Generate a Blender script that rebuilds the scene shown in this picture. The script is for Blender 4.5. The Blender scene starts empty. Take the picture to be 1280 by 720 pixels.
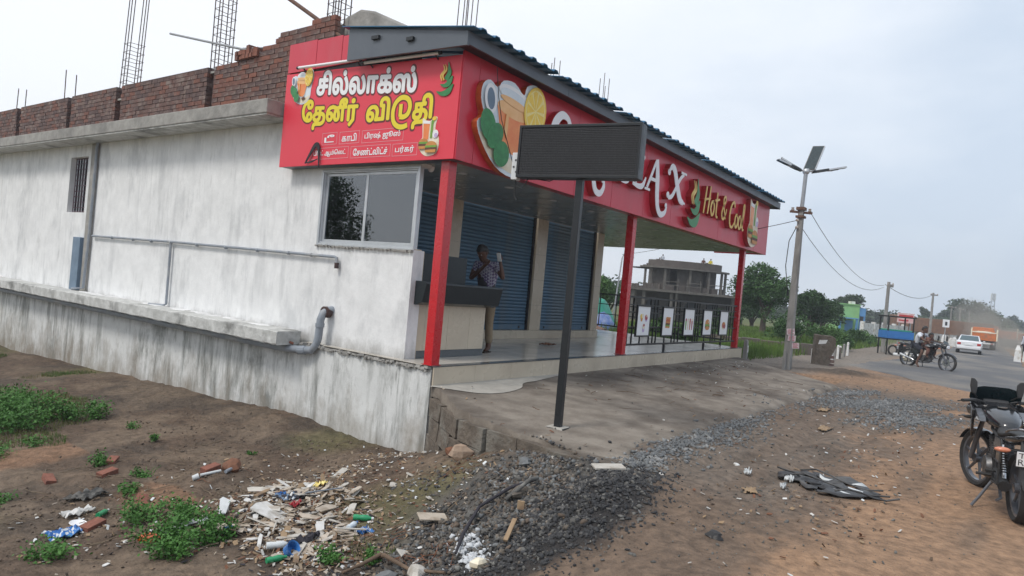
import bpy, math, random
import numpy as np
from math import sin, cos, pi, radians, atan2, hypot
from mathutils import Vector, Matrix, noise
from collections import defaultdict
R = random.Random(7)
NR = np.random.default_rng(7)
scene = bpy.context.scene
COL = scene.collection
# ------------------------------------------------------------------ camera, world, sun
CAM = (-6.972, -6.345, 1.2)
yaw, pitch, roll = 0.6321, -0.0033, 0.0908
Fv = Vector((cos(yaw)*cos(pitch), sin(yaw)*cos(pitch), sin(pitch)))
r0 = Vector((sin(yaw), -cos(yaw), 0)); u0 = r0.cross(Fv)
Rv = r0*cos(roll)+u0*sin(roll); Uv = -r0*sin(roll)+u0*cos(roll)
cd = bpy.data.cameras.new('camera'); cd.sensor_width = 36; cd.lens = 36*854.7/1280
cd.clip_start = .05; cd.clip_end = 3000
cam = bpy.data.objects.new('camera', cd); COL.objects.link(cam)
cam.matrix_world = Matrix(((Rv.x, Uv.x, -Fv.x, CAM[0]), (Rv.y, Uv.y, -Fv.y, CAM[1]), (Rv.z, Uv.z, -Fv.z, CAM[2]), (0, 0, 0, 1)))
scene.camera = cam
scene.view_settings.view_transform = 'Standard'; scene.view_settings.look = 'None'
scene.view_settings.exposure = 0.10; scene.view_settings.gamma = 1
w = bpy.data.worlds.new("World"); scene.world = w; w.use_nodes = True
nt = w.node_tree; bg = nt.nodes['Background']
SUN_EL, SUN_AZ = radians(52), radians(168)
sky = nt.nodes.new('ShaderNodeTexSky'); sky.sky_type = 'NISHITA'; sky.sun_disc = False
sky.sun_elevation = SUN_EL; sky.sun_rotation = pi/2-SUN_AZ; sky.dust_density = 3; sky.air_density = 1
bg.inputs['Strength'].default_value = 0.105
tc = nt.nodes.new('ShaderNodeTexCoord'); mp = nt.nodes.new('ShaderNodeMapping')
mp.inputs['Scale'].default_value = (1, 1, 2.6); mp.inputs['Location'].default_value = (.3, .1, .4)
n1 = nt.nodes.new('ShaderNodeTexNoise'); n1.inputs['Scale'].default_value = 2.3; n1.inputs['Detail'].default_value = 7; n1.inputs['Roughness'].default_value = .52
nt.links.new(tc.outputs['Generated'], mp.inputs[0]); nt.links.new(mp.outputs[0], n1.inputs['Vector'])
dp = nt.nodes.new('ShaderNodeVectorMath'); dp.operation = 'DOT_PRODUCT'; dp.inputs[1].default_value = (-.10, .86, .40)
nt.links.new(tc.outputs['Generated'], dp.inputs[0])
mr = nt.nodes.new('ShaderNodeMapRange'); mr.inputs[1].default_value = .0; mr.inputs[2].default_value = 1.0; mr.inputs[3].default_value = -.26; mr.inputs[4].default_value = .66
nt.links.new(dp.outputs['Value'], mr.inputs[0])
ad = nt.nodes.new('ShaderNodeMath'); ad.operation = 'ADD'; nt.links.new(n1.outputs[0], ad.inputs[0]); nt.links.new(mr.outputs[0], ad.inputs[1])
cr = nt.nodes.new('ShaderNodeValToRGB'); e = cr.color_ramp.elements
e[0].position = .22; e[0].color = (6.6, 7.6, 8.9, 1); e[1].position = .86; e[1].color = (10.4, 10.7, 11.2, 1)
m_ = cr.color_ramp.elements.new(.55); m_.color = (9.0, 9.6, 10.4, 1)
nt.links.new(ad.outputs[0], cr.inputs[0])
mx = nt.nodes.new('ShaderNodeMix'); mx.data_type = 'RGBA'; mx.inputs[0].default_value = .88
nt.links.new(sky.outputs[0], mx.inputs[6]); nt.links.new(cr.outputs[0], mx.inputs[7]); nt.links.new(mx.outputs[2], bg.inputs['Color'])
sd = bpy.data.lights.new('sun', 'SUN'); sd.energy = 1.8; sd.angle = radians(14); sd.color = (1, .96, .9)
sun = bpy.data.objects.new('sun', sd); COL.objects.link(sun)
sdir = Vector((cos(SUN_EL)*cos(SUN_AZ), cos(SUN_EL)*sin(SUN_AZ), sin(SUN_EL)))
sun.rotation_euler = sdir.to_track_quat('Z', 'Y').to_euler(); sun.location = (0, 0, 30)

# ------------------------------------------------------------------ materials
MATS = {}
def _n(nt, t, **k):
    n = nt.nodes.new(t)
    for a, b in k.items(): setattr(n, a, b)
    return n
def M(name, c1, c2=None, scale=4, rough=.7, bump=0, bscale=None, metal=0, c3=None, s3=.8, t3=(.5, .65), stretch=(1, 1, 1), attr=None, spec=.5, detail=8, rv=.12, coat=0):
    """principled material: c1/c2 mixed by fine noise, c3 in blotches, optional bump"""
    if name in MATS: return MATS[name]
    m = bpy.data.materials.new(name); m.use_nodes = True; MATS[name] = m
    nt = m.node_tree; L = nt.links.new; p = nt.nodes['Principled BSDF']
    p.inputs['Roughness'].default_value = rough; p.inputs['Metallic'].default_value = metal
    p.inputs['Specular IOR Level'].default_value = spec
    if coat: p.inputs['Coat Weight'].default_value = coat; p.inputs['Coat Roughness'].default_value = .12
    tc = _n(nt, 'ShaderNodeTexCoord'); mp = _n(nt, 'ShaderNodeMapping'); mp.inputs['Scale'].default_value = stretch
    L(tc.outputs['Object'], mp.inputs[0])
    nz = _n(nt, 'ShaderNodeTexNoise'); nz.inputs['Scale'].default_value = scale; nz.inputs['Detail'].default_value = detail; nz.inputs['Roughness'].default_value = .62
    L(mp.outputs[0], nz.inputs['Vector'])
    if c2 is None: c2 = tuple(x*.8 for x in c1)
    rp = _n(nt, 'ShaderNodeValToRGB'); rp.color_ramp.elements[0].position = .36; rp.color_ramp.elements[1].position = .66
    rp.color_ramp.elements[0].color = (*c1, 1); rp.color_ramp.elements[1].color = (*c2, 1)
    L(nz.outputs[0], rp.inputs[0]); out = rp.outputs[0]
    if attr:
        at = _n(nt, 'ShaderNodeAttribute'); at.attribute_name = attr
        mm = _n(nt, 'ShaderNodeMix'); mm.data_type = 'RGBA'; mm.blend_type = 'MULTIPLY'; mm.inputs[0].default_value = 1
        L(at.outputs['Color'], mm.inputs[6]); L(out, mm.inputs[7]); out = mm.outputs[2]
    if c3:
        n3 = _n(nt, 'ShaderNodeTexNoise'); n3.inputs['Scale'].default_value = s3; n3.inputs['Detail'].default_value = 9; n3.inputs['Roughness'].default_value = .6
        L(mp.outputs[0], n3.inputs['Vector'])
        r3 = _n(nt, 'ShaderNodeMapRange'); r3.inputs[1].default_value = t3[0]; r3.inputs[2].default_value = t3[1]; L(n3.outputs[0], r3.inputs[0])
        m3 = _n(nt, 'ShaderNodeMix'); m3.data_type = 'RGBA'; L(r3.outputs[0], m3.inputs[0]); L(out, m3.inputs[6]); m3.inputs[7].default_value = (*c3, 1); out = m3.outputs[2]
    L(out, p.inputs['Base Color'])
    if rv:
        rr = _n(nt, 'ShaderNodeMapRange'); rr.inputs[3].default_value = max(.02, rough-rv); rr.inputs[4].default_value = min(1, rough+rv); L(nz.outputs[0], rr.inputs[0]); L(rr.outputs[0], p.inputs['Roughness'])
    if bump:
        nb = _n(nt, 'ShaderNodeTexNoise'); nb.inputs['Scale'].default_value = bscale or scale*3; nb.inputs['Detail'].default_value = 8
        L(tc.outputs['Object'], nb.inputs['Vector'])
        b = _n(nt, 'ShaderNodeBump'); b.inputs['Strength'].default_value = bump; b.inputs['Distance'].default_value = .03
        L(nb.outputs[0], b.inputs['Height']); L(b.outputs[0], p.inputs['Normal'])
    return m
def plaster(name, base, dark, stain, zlo, zhi, streak=.5, ruddy=None, pt=(.44, .60)):
    """lime-washed plaster: vertical run-off streaks, patches, splash-back dirt at the foot"""
    m = bpy.data.materials.new(name); m.use_nodes = True; MATS[name] = m
    nt = m.node_tree; L = nt.links.new; p = nt.nodes['Principled BSDF']; p.inputs['Roughness'].default_value = .9; p.inputs['Specular IOR Level'].default_value = .2
    tc = _n(nt, 'ShaderNodeTexCoord')
    def nz(scale, st, det=8, ro=.6, loc=(0, 0, 0)):
        mp = _n(nt, 'ShaderNodeMapping'); mp.inputs['Scale'].default_value = st; mp.inputs['Location'].default_value = loc; L(tc.outputs['Object'], mp.inputs[0])
        n = _n(nt, 'ShaderNodeTexNoise'); n.inputs['Scale'].default_value = scale; n.inputs['Detail'].default_value = det; n.inputs['Roughness'].default_value = ro
        L(mp.outputs[0], n.inputs['Vector']); return n.outputs[0]
    def rng(v, a, b, c=0, d=1):
        r = _n(nt, 'ShaderNodeMapRange'); r.inputs[1].default_value = a; r.inputs[2].default_value = b; r.inputs[3].default_value = c; r.inputs[4].default_value = d; L(v, r.inputs[0]); return r.outputs[0]
    def mth(op, a, b):
        q = _n(nt, 'ShaderNodeMath'); q.operation = op
        for i, v in ((0, a), (1, b)):
            if isinstance(v, (int, float)): q.inputs[i].default_value = v
            else: L(v, q.inputs[i])
        return q.outputs[0]
    def mix(f, a, b):
        q = _n(nt, 'ShaderNodeMix'); q.data_type = 'RGBA'
        L(f, q.inputs[0])
        for i, v in ((6, a), (7, b)):
            if isinstance(v, tuple): q.inputs[i].default_value = (*v, 1)
            else: L(v, q.inputs[i])
        return q.outputs[2]
    c = mix(rng(nz(3, (1, 1, 1)), .35, .7), base, tuple(x*.86 for x in base))
    s = rng(nz(3.2, (1.2, 1.2, .18), 9, .72), .47, .68)                     # vertical streaks
    pat = rng(nz(.55, (1, 1, .8), 5, .6, (3, 1, 2)), *pt)
    c = mix(mth('MULTIPLY', mth('MULTIPLY', s, pat), streak), c, stain)
    s2 = rng(nz(9, (1.6, 1.6, .16), 6, .7, (5, 0, 1)), .56, .72); pat2 = rng(nz(.8, (1, 1, .6), 4, .6, (13, 4, 2)), .50, .62)
    c = mix(mth('MULTIPLY', mth('MULTIPLY', s2, pat2), streak*.9), c, dark)
    b2 = rng(nz(.9, (1, 1, .45), 10, .72, (7, 2, 5)), .53, .64)                # damp blotches
    c = mix(mth('MULTIPLY', b2, streak*.8), c, stain)
    sp = _n(nt, 'ShaderNodeSeparateXYZ'); L(tc.outputs['Object'], sp.inputs[0])
    g = mth('ADD', rng(sp.outputs[2], zlo, zhi, 1, 0), rng(nz(2.2, (1, 1, .6), 9, .7), .3, .7, -.55, .45))
    c = mix(rng(g, .25, 1.1, 0, .9), c, ruddy or dark)                    # dirt splashed up from the ground
    fl = rng(nz(17, (1, 1, 1), 10, .75, (9, 9, 9)), .66, .70)                 # flaked spots
    c = mix(mth('MULTIPLY', fl, .5), c, dark)
    L(c, p.inputs['Base Color'])
    b = _n(nt, 'ShaderNodeBump'); b.inputs['Strength'].default_value = .35; b.inputs['Distance'].default_value = .02
    L(nz(14, (1, 1, .7), 9, .7), b.inputs['Height']); L(b.outputs[0], p.inputs['Normal'])
    return m
plaster('white_wall', (.84, .84, .835), (.32, .315, .30), (.50, .505, .51), 0, .3, .75)
plaster('plinth_wall', (.70, .705, .69), (.15, .15, .135), (.21, .215, .20), -1.65, -.35, 1.15, (.24, .205, .16), (.34, .50))
M('concrete', (.36, .345, .32), (.27, .26, .24), 5, .9, .4, c3=(.17, .165, .155), s3=1.3, t3=(.5, .7))
M('concrete_ledge', (.60, .60, .58), (.42, .42, .40), 6, .9, .4, c3=(.2, .2, .19), s3=1.6, t3=(.52, .68))
M('ceiling', (.30, .32, .31), (.25, .27, .26), 2, .25, 0, spec=.5)
M('brick_a', (.20, .085, .06), (.13, .06, .048), 9, .9, .5, c3=(.24, .15, .12), s3=4, t3=(.55, .7))
M('brick_b', (.16, .085, .07), (.11, .065, .055), 9, .9, .5, c3=(.22, .17, .15), s3=4, t3=(.5, .65))
M('brick_c', (.26, .10, .065), (.17, .07, .05), 9, .9, .5)
M('brick_d', (.115, .07, .065), (.085, .055, .05), 9, .9, .5, c3=(.2, .14, .12), s3=5)
M('mortar', (.17, .14, .125), (.11, .09, .08), 12, .95, .5)
M('brick_far', (.17, .09, .07), (.10, .06, .05), 6, .9, .4, c3=(.2, .15, .13), s3=5)
M('red_panel', (.60, .030, .060), (.56, .028, .054), 1.2, .32, .03, bscale=1.1, spec=.5, rv=.10, c3=(.54, .06, .085), s3=2.5, t3=(.52, .75), stretch=(1, 1, .35))
M('red_banner', (.74, .045, .075), (.72, .042, .07), 1, .45, 0, rv=.03)
M('red_dark', (.40, .015, .02), (.34, .012, .016), 3, .35)
M('red_post', (.56, .012, .022), (.48, .01, .018), 6, .28, rv=.1, coat=.3, c3=(.48, .03, .04), s3=3, t3=(.6, .8))
M('print_white', (.85, .85, .86), (.82, .82, .83), 2, .5)
M('print_yellow', (.80, .66, .03), (.78, .62, .03), 2, .5)
M('print_outline', (.13, .02, .02), (.12, .02, .02), 2, .5)
M('print_line', (.75, .35, .38), (.72, .32, .35), 2, .5)
M('letter_white', (.82, .82, .84), (.78, .78, .8), 3, .35)
M('gold', (.75, .50, .10), (.68, .42, .07), 5, .35)
M('logo_green', (.03, .24, .07), (.02, .18, .05), 4, .4)
M('leaf_print', (.02, .17, .045), (.04, .26, .08), 12, .45)
M('glass_print', (.60, .68, .74), (.72, .78, .82), 5, .35)
M('tea', (.78, .20, .05), (.84, .30, .09), 4, .35)
M('tea_top', (.85, .50, .22), (.80, .42, .15), 5, .35)
M('lemon', (.86, .62, .06), (.80, .50, .04), 10, .4)
M('lemon_pale', (.88, .74, .30), (.85, .68, .2), 12, .4)
M('bun', (.62, .28, .07), (.5, .2, .05), 8, .5)
M('salad', (.12, .3, .04), (.2, .38, .05), 14, .5)
M('patty', (.13, .05, .03), (.1, .035, .02), 10, .6)
M('cream', (.8, .74, .6), (.72, .62, .45), 8, .5)
M('berry', (.45, .06, .08), (.3, .03, .06), 9, .4)
M('lilac', (.45, .3, .55), (.6, .5, .7), 9, .4)
M('sauce', (.55, .12, .03), (.4, .07, .02), 9, .4)
M('grey_trim', (.105, .12, .14), (.095, .11, .13), 3, .42, metal=.2)
M('blue_roof', (.03, .15, .28), (.025, .12, .23), 3, .4, metal=.3)
M('dark_metal', (.022, .024, .027), (.018, .02, .022), 8, .4, metal=.3)
M('black_steel', (.02, .021, .023), (.03, .03, .03), 7, .38, metal=.4)
M('led_face', (.045, .047, .05), (.035, .036, .04), 60, .6)
M('led_louvre', (.075, .077, .082), (.05, .05, .055), 30, .6)
M('tile_beige', (.58, .50, .39), (.54, .465, .36), 1.6, .28, spec=.5, c3=(.49, .415, .32), s3=.8)
M('tile_floor', (.56, .515, .45), (.51, .47, .41), 1.5, .20, spec=.35, rv=.06, c3=(.36, .335, .30), s3=1.2, t3=(.5, .7))
M('grout', (.16, .145, .125), (.12, .11, .1), 9, .9)
M('granite', (.022, .027, .031), (.03, .036, .04), 60, .16, spec=.25, rv=.04)
M('granite_edge', (.07, .08, .085), (.09, .10, .11), 40, .2, spec=.6)
M('shutter_blue', (.085, .175, .27), (.06, .135, .215), 2.2, .40, metal=.15, c3=(.13, .18, .22), s3=1.1, stretch=(1, 1, .4))
M('alu', (.58, .60, .62), (.5, .52, .54), 4, .35, metal=.5)
M('galv', (.36, .37, .39), (.28, .29, .3), 9, .45, metal=.6)
M('rust', (.055, .04, .045), (.09, .045, .035), 12, .75, metal=.2)
M('rusty_bar', (.16, .08, .05), (.10, .06, .045), 12, .85)
M('pvc', (.27, .30, .34), (.22, .245, .28), 6, .5, c3=(.35, .36, .37), s3=3)
M('pvc_blue', (.16, .23, .32), (.13, .19, .26), 4, .5)
M('bars_maroon', (.07, .025, .04), (.05, .02, .03), 5, .6)
M('dark_inside', (.015, .016, .02), (.01, .01, .012), 3, .8)
M('inner_wall', (.30, .28, .25), (.27, .25, .22), 2, .8)
M('tyre', (.018, .018, .019), (.03, .028, .026), 16, .82, .2, c3=(.07, .055, .042), s3=5, t3=(.55, .75))
M('rubber', (.022, .022, .023), (.028, .028, .028), 9, .6)
M('bike_black', (.014, .015, .018), (.022, .023, .026), 5, .16, spec=.6, rv=.06, coat=.5, c3=(.06, .055, .05), s3=4, t3=(.55, .8))
M('bike_grey', (.12, .125, .14), (.09, .095, .105), 5, .3, metal=.3, coat=.4)
M('bike_plastic', (.025, .026, .028), (.035, .035, .036), 9, .55, c3=(.08, .07, .055), s3=6, t3=(.55, .8))
M('chrome', (.55, .56, .58), (.4, .41, .42), 7, .22, metal=.95)
M('engine_alloy', (.16, .16, .165), (.08, .08, .082), 14, .45, metal=.6, c3=(.07, .055, .045), s3=6)
M('windscreen', (.012, .03, .036), (.01, .024, .03), 3, .12, spec=.7)
M('amber', (.62, .24, .14), (.55, .18, .10), 9, .25, spec=.6)
M('lamp_red', (.45, .02, .02), (.3, .01, .01), 9, .2, spec=.6)
M('plate_white', (.78, .79, .8), (.7, .71, .72), 5, .45)
M('ink', (.02, .02, .025), (.02, .02, .025), 5, .6)
M('skin', (.115, .055, .035), (.09, .043, .028), 8, .55, spec=.4)
M('hair', (.008, .007, .007), (.014, .012, .011), 25, .6)
M('cloth_dark', (.035, .032, .04), (.022, .02, .026), 20, .85)
M('cloth_tan', (.26, .20, .13), (.2, .15, .095), 14, .9)
M('cloth_white', (.68, .71, .76), (.58, .61, .66), 8, .85)
M('cloth_brown', (.16, .07, .05), (.11, .05, .04), 10, .85)
M('cloth_navy', (.02, .022, .035), (.014, .016, .024), 12, .9)
M('leather', (.05, .03, .022), (.035, .02, .015), 12, .6)
M('pole_concrete', (.30, .29, .275), (.2, .195, .185), 7, .9, .3, c3=(.14, .135, .125), s3=2.5, t3=(.5, .65), stretch=(1, 1, .3))
M('solar_back', (.11, .11, .115), (.09, .09, .095), 5, .4, metal=.4)
M('porcelain', (.4, .36, .32), (.3, .26, .24), 5, .3)
M('wire', (.03, .03, .032), (.03, .03, .032), 5, .6)
M('poster', (.62, .55, .55), (.4, .3, .34), 12, .8)
M('asphalt', (.115, .115, .118), (.085, .085, .088), 18, .9, .25, c3=(.20, .18, .155), s3=.35, t3=(.46, .66))
M('dirt', (1.22, 1.18, 1.14), (.66, .66, .67), 9, .97, 1.0, bscale=24, attr='soil', spec=.15, detail=12)
M('slab', (.27, .235, .195), (.165, .138, .112), 2.6, .88, .55, bscale=22, c3=(.105, .086, .070), s3=.8, t3=(.46, .62), detail=12, spec=.3)
M('slab_pale', (.42, .395, .35), (.33, .31, .275), 5, .9, .3)
M('masonry', (.15, .122, .095), (.09, .073, .058), 7, .95, .8, c3=(.18, .165, .14), s3=3)
M('gravel', (.17, .175, .175), (.11, .115, .12), 20, .9, c3=(.24, .24, .235), s3=6, t3=(.55, .6))
M('rubble_dark', (.05, .05, .052), (.028, .028, .03), 12, .95, c3=(.11, .105, .10), s3=7, t3=(.58, .64))
M('rubble_brown', (.15, .125, .10), (.085, .07, .056), 12, .95, c3=(.2, .17, .14), s3=7, t3=(.55, .62))
M('rubble_mid', (.135, .13, .12), (.07, .066, .06), 12, .95, c3=(.19, .185, .17), s3=7, t3=(.55, .62))
M('ash', (.62, .64, .66), (.4, .41, .42), 14, .95)
M('tile_shard', (.52, .45, .37), (.38, .32, .25), 8, .45, c3=(.28, .22, .16), s3=5, t3=(.52, .7))
M('tile_pale', (.54, .51, .46), (.43, .40, .35), 8, .5, c3=(.3, .25, .2), s3=5, t3=(.55, .7))
M('cardboard', (.33, .23, .14), (.25, .17, .10), 9, .9, c3=(.18, .12, .08), s3=4)
M('paper', (.66, .65, .63), (.5, .49, .46), 9, .9, c3=(.34, .31, .27), s3=4)
M('plastic_green', (.02, .30, .12), (.015, .22, .09), 6, .2, spec=.7)
M('plastic_blue', (.03, .14, .42), (.05, .2, .5), 6, .3)
M('plastic_red', (.42, .03, .04), (.35, .02, .03), 6, .35)
M('plastic_white', (.66, .68, .68), (.55, .57, .57), 5, .35)
M('black_sheet', (.022, .022, .024), (.04, .04, .042), 6, .5, c3=(.09, .085, .08), s3=4)
M('wood_old', (.15, .10, .065), (.09, .06, .04), 9, .85, stretch=(1, 1, 4))
M('twig', (.20, .15, .10), (.12, .09, .06), 9, .9)
M('root_red', (.20, .085, .045), (.13, .06, .035), 9, .9)
M('scrap_brown', (.26, .20, .14), (.17, .13, .09), 9, .9, c3=(.36, .31, .25), s3=5)
M('earth_clod', (.15, .11, .082), (.09, .068, .052), 12, .95)
M('stone_tan', (.42, .31, .23), (.3, .2, .14), 6, .9, .5)
M('low_grass', (.06, .12, .025), (.13, .14, .05), .9, .8, spec=.2, c3=(.16, .14, .06), s3=1.2)
M('leaf_a', (.030, .078, .018), (.055, .125, .03), 1.3, .6, spec=.3, detail=3)
M('leaf_b', (.022, .055, .016), (.045, .10, .028), 1.1, .6, spec=.3, detail=3)
M('leaf_c', (.055, .12, .028), (.085, .17, .04), 1.5, .6, spec=.3, detail=3)
M('leaf_far', (.035, .06, .03), (.06, .09, .042), .25, .8, spec=.2, detail=4)
M('weed', (.045, .13, .022), (.075, .19, .035), 3, .6, spec=.3, detail=4)
M('grass', (.075, .145, .025), (.13, .20, .045), .6, .8, spec=.2, detail=6, c3=(.17, .17, .06), s3=.8, t3=(.55, .72))
M('bark', (.10, .075, .055), (.06, .045, .035), 8, .95, .6, stretch=(1, 1, .3))
M('block_grey', (.12, .10, .088), (.075, .066, .058), 4, .95, c3=(.12, .10, .09), s3=2)
M('block_dark', (.10, .088, .078), (.07, .062, .056), 4, .95)
M('cement_pale', (.155, .14, .125), (.10, .09, .08), 3, .9)
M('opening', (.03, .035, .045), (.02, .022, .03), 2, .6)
M('house_green', (.26, .50, .20), (.23, .45, .18), 3, .8)
M('house_blue', (.12, .30, .56), (.10, .26, .5), 3, .8)
M('cart_blue', (.03, .17, .46), (.025, .14, .4), 4, .5)
M('tarp_green', (.03, .30, .20), (.02, .22, .16), 6, .5)
M('tarp_blue', (.05, .12, .38), (.25, .3, .45), 6, .5)
M('car_white', (.72, .73, .75), (.68, .69, .71), 3, .25, coat=.5)
M('car_glass', (.05, .09, .10), (.04, .07, .08), 3, .08, spec=.8)
M('orange_paint', (.60, .17, .035), (.5, .13, .03), 3, .6, c3=(.35, .16, .08), s3=3)
M('yellow_paint', (.65, .5, .12), (.55, .42, .1), 3, .6)
M('white_paint', (.7, .7, .69), (.6, .6, .58), 4, .7, c3=(.42, .38, .33), s3=5)
M('banner_pink', (.66, .34, .34), (.72, .6, .58), 4, .7)
M('sign_red', (.5, .04, .04), (.5, .04, .04), 4, .6)
M('brown_load', (.22, .12, .075), (.15, .085, .06), 3, .9)
def glass_mat():
    m = bpy.data.materials.new('window_glass'); m.use_nodes = True; nt = m.node_tree; MATS['window_glass'] = m
    nt.nodes.remove(nt.nodes['Principled BSDF']); L = nt.links.new
    t = _n(nt, 'ShaderNodeBsdfTransparent'); t.inputs[0].default_value = (.62, .70, .74, 1)
    g = _n(nt, 'ShaderNodeBsdfGlossy'); g.inputs['Roughness'].default_value = .015; g.inputs[0].default_value = (.9, .95, 1, 1)
    f = _n(nt, 'ShaderNodeFresnel'); f.inputs[0].default_value = 1.8
    a = _n(nt, 'ShaderNodeMath'); a.operation = 'ADD'; a.inputs[1].default_value = .07; L(f.outputs[0], a.inputs[0])
    x = _n(nt, 'ShaderNodeMixShader'); L(a.outputs[0], x.inputs[0]); L(t.outputs[0], x.inputs[1]); L(g.outputs[0], x.inputs[2])
    L(x.outputs[0], nt.nodes['Material Output'].inputs[0])
glass_mat()
def plaid():
    m = bpy.data.materials.new('plaid'); m.use_nodes = True; nt = m.node_tree; MATS['plaid'] = m; L = nt.links.new; p = nt.nodes['Principled BSDF']; p.inputs['Roughness'].default_value = .9
    tc = _n(nt, 'ShaderNodeTexCoord'); mp = _n(nt, 'ShaderNodeMapping'); mp.inputs['Rotation'].default_value = (.5, .4, .6); L(tc.outputs['Object'], mp.inputs[0])
    ck = _n(nt, 'ShaderNodeTexChecker'); ck.inputs['Scale'].default_value = 28; ck.inputs[1].default_value = (.34, .34, .40, 1); ck.inputs[2].default_value = (.10, .07, .16, 1)
    L(mp.outputs[0], ck.inputs[0]); L(ck.outputs[0], p.inputs['Base Color'])
plaid()

# ------------------------------------------------------------------ mesh helpers
class B:
    """collects geometry that becomes ONE mesh object"""
    def __init__(s): s.v = []; s.f = []; s.m = []; s.mi = 0
    def add(s, vs, fs):
        n = len(s.v); s.v += [tuple(p) for p in vs]; s.f += [tuple(n+i for i in f) for f in fs]; s.m += [s.mi]*len(fs); return s
    def box(s, c, d, rot=None, taper=1.0):
        x, y, z = d[0]/2, d[1]/2, d[2]/2; t = taper
        P = [(-x, -y, -z), (x, -y, -z), (x, y, -z), (-x, y, -z), (-x*t, -y*t, z), (x*t, -y*t, z), (x*t, y*t, z), (-x*t, y*t, z)]
        if rot is not None: P = [rot @ Vector(p) for p in P]
        P = [(p[0]+c[0], p[1]+c[1], p[2]+c[2]) for p in P]
        return s.add(P, [(0, 3, 2, 1), (4, 5, 6, 7), (0, 1, 5, 4), (1, 2, 6, 5), (2, 3, 7, 6), (3, 0, 4, 7)])
    def bb(s, x0, x1, y0, y1, z0, z1):
        return s.box(((x0+x1)/2, (y0+y1)/2, (z0+z1)/2), (x1-x0, y1-y0, z1-z0))
    def tube(s, pts, r, n=8, cap=True):
        pts = [Vector(p) for p in pts]; rs = r if isinstance(r, (list, tuple)) else [r]*len(pts)
        vs = []; ref = None
        for i, p in enumerate(pts):
            d = (pts[min(i+1, len(pts)-1)]-pts[max(i-1, 0)]).normalized()
            if ref is None: ref = Vector((0, 0, 1)) if abs(d.z) < .9 else Vector((1, 0, 0))
            a = d.cross(ref).normalized(); b = a.cross(d).normalized(); ref = b
            for k in range(n):
                t = 2*pi*k/n; vs.append(p+(a*cos(t)+b*sin(t))*rs[i])
        fs = []
        for i in range(len(pts)-1):
            for k in range(n):
                k2 = (k+1) % n; fs.append((i*n+k, (i+1)*n+k, (i+1)*n+k2, i*n+k2))
        if cap: fs += [tuple(range(n)), tuple(range(len(vs)-1, len(vs)-1-n, -1))]
        return s.add(vs, fs)
    def lathe(s, c, axis, prof, n=24, closed=False):
        """prof: list of (radius, offset along axis)"""
        ax = Vector(axis).normalized(); ref = Vector((0, 0, 1)) if abs(ax.z) < .9 else Vector((1, 0, 0))
        a = ax.cross(ref).normalized(); b = ax.cross(a); c = Vector(c); vs = []
        for (r, o) in prof:
            for k in range(n):
                t = 2*pi*k/n; vs.append(c+ax*o+(a*cos(t)+b*sin(t))*r)
        m = len(prof); fs = []
        for i in range(m if closed else m-1):
            j = (i+1) % m
            for k in range(n): k2 = (k+1) % n; fs.append((i*n+k, i*n+k2, j*n+k2, j*n+k))
        return s.add(vs, fs)
    def ball(s, c, r, n=12, m=8, rot=None):
        if not isinstance(r, (tuple, list)): r = (r, r, r)
        vs = []; fs = []
        for i in range(m+1):
            th = pi*i/m
            for k in range(n):
                ph = 2*pi*k/n; p = Vector((r[0]*sin(th)*cos(ph), r[1]*sin(th)*sin(ph), r[2]*cos(th)))
                if rot is not None: p = rot @ p
                vs.append(p+Vector(c))
        for i in range(m):
            for k in range(n): k2 = (k+1) % n; fs.append((i*n+k, (i+1)*n+k, (i+1)*n+k2, i*n+k2))
        return s.add(vs, fs)
    def loft(s, rings, cap=True):
        n = len(rings[0]); vs = [p for r in rings for p in r]; fs = []
        for i in range(len(rings)-1):
            for k in range(n): k2 = (k+1) % n; fs.append((i*n+k, i*n+k2, (i+1)*n+k2, (i+1)*n+k))
        if cap: fs += [tuple(range(n-1, -1, -1)), tuple(range(len(vs)-n, len(vs)))]
        return s.add(vs, fs)
    def prism(s, poly, fn, d0, d1):
        """poly 2D outline (ccw); fn(u,v,d) -> 3D; extruded from d0 to d1"""
        n = len(poly); vs = [fn(u, v, d0) for u, v in poly]+[fn(u, v, d1) for u, v in poly]
        fs = [tuple(range(n-1, -1, -1)), tuple(range(n, 2*n))]+[(i, (i+1) % n, n+(i+1) % n, n+i) for i in range(n)]
        return s.add(vs, fs)
    def build(s, name, mat, parent=None, smooth=None, bevel=0, loc=None, **k):
        me = bpy.data.meshes.new(name); me.from_pydata(s.v, [], s.f)
        ms = mat if isinstance(mat, (list, tuple)) else [mat]
        for q in ms: me.materials.append(MATS[q])
        if len(ms) > 1: me.polygons.foreach_set('material_index', s.m)
        me.update()
        if smooth:
            me.polygons.foreach_set('use_smooth', [True]*len(me.polygons)); me.set_sharp_from_angle(angle=radians(smooth))
        return link(name, me, parent, bevel, loc, **k)
def link(name, me, parent=None, bevel=0, loc=None, **k):
    o = bpy.data.objects.new(name, me); COL.objects.link(o)
    if parent: o.parent = parent
    if loc: o.location = loc
    if bevel:
        b = o.modifiers.new('bevel', 'BEVEL'); b.width = bevel; b.segments = 2; b.limit_method = 'ANGLE'; b.harden_normals = False
    for a, c in k.items(): o[a] = c
    return o
def thing(name, label, cat, loc=(0, 0, 0), rz=0, group=None):
    o = bpy.data.objects.new(name, None); COL.objects.link(o); o.empty_display_size = .2
    o.location = loc; o.rotation_euler = (0, 0, rz); o['label'] = label; o['category'] = cat
    if group: o['group'] = group
    return o
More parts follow.
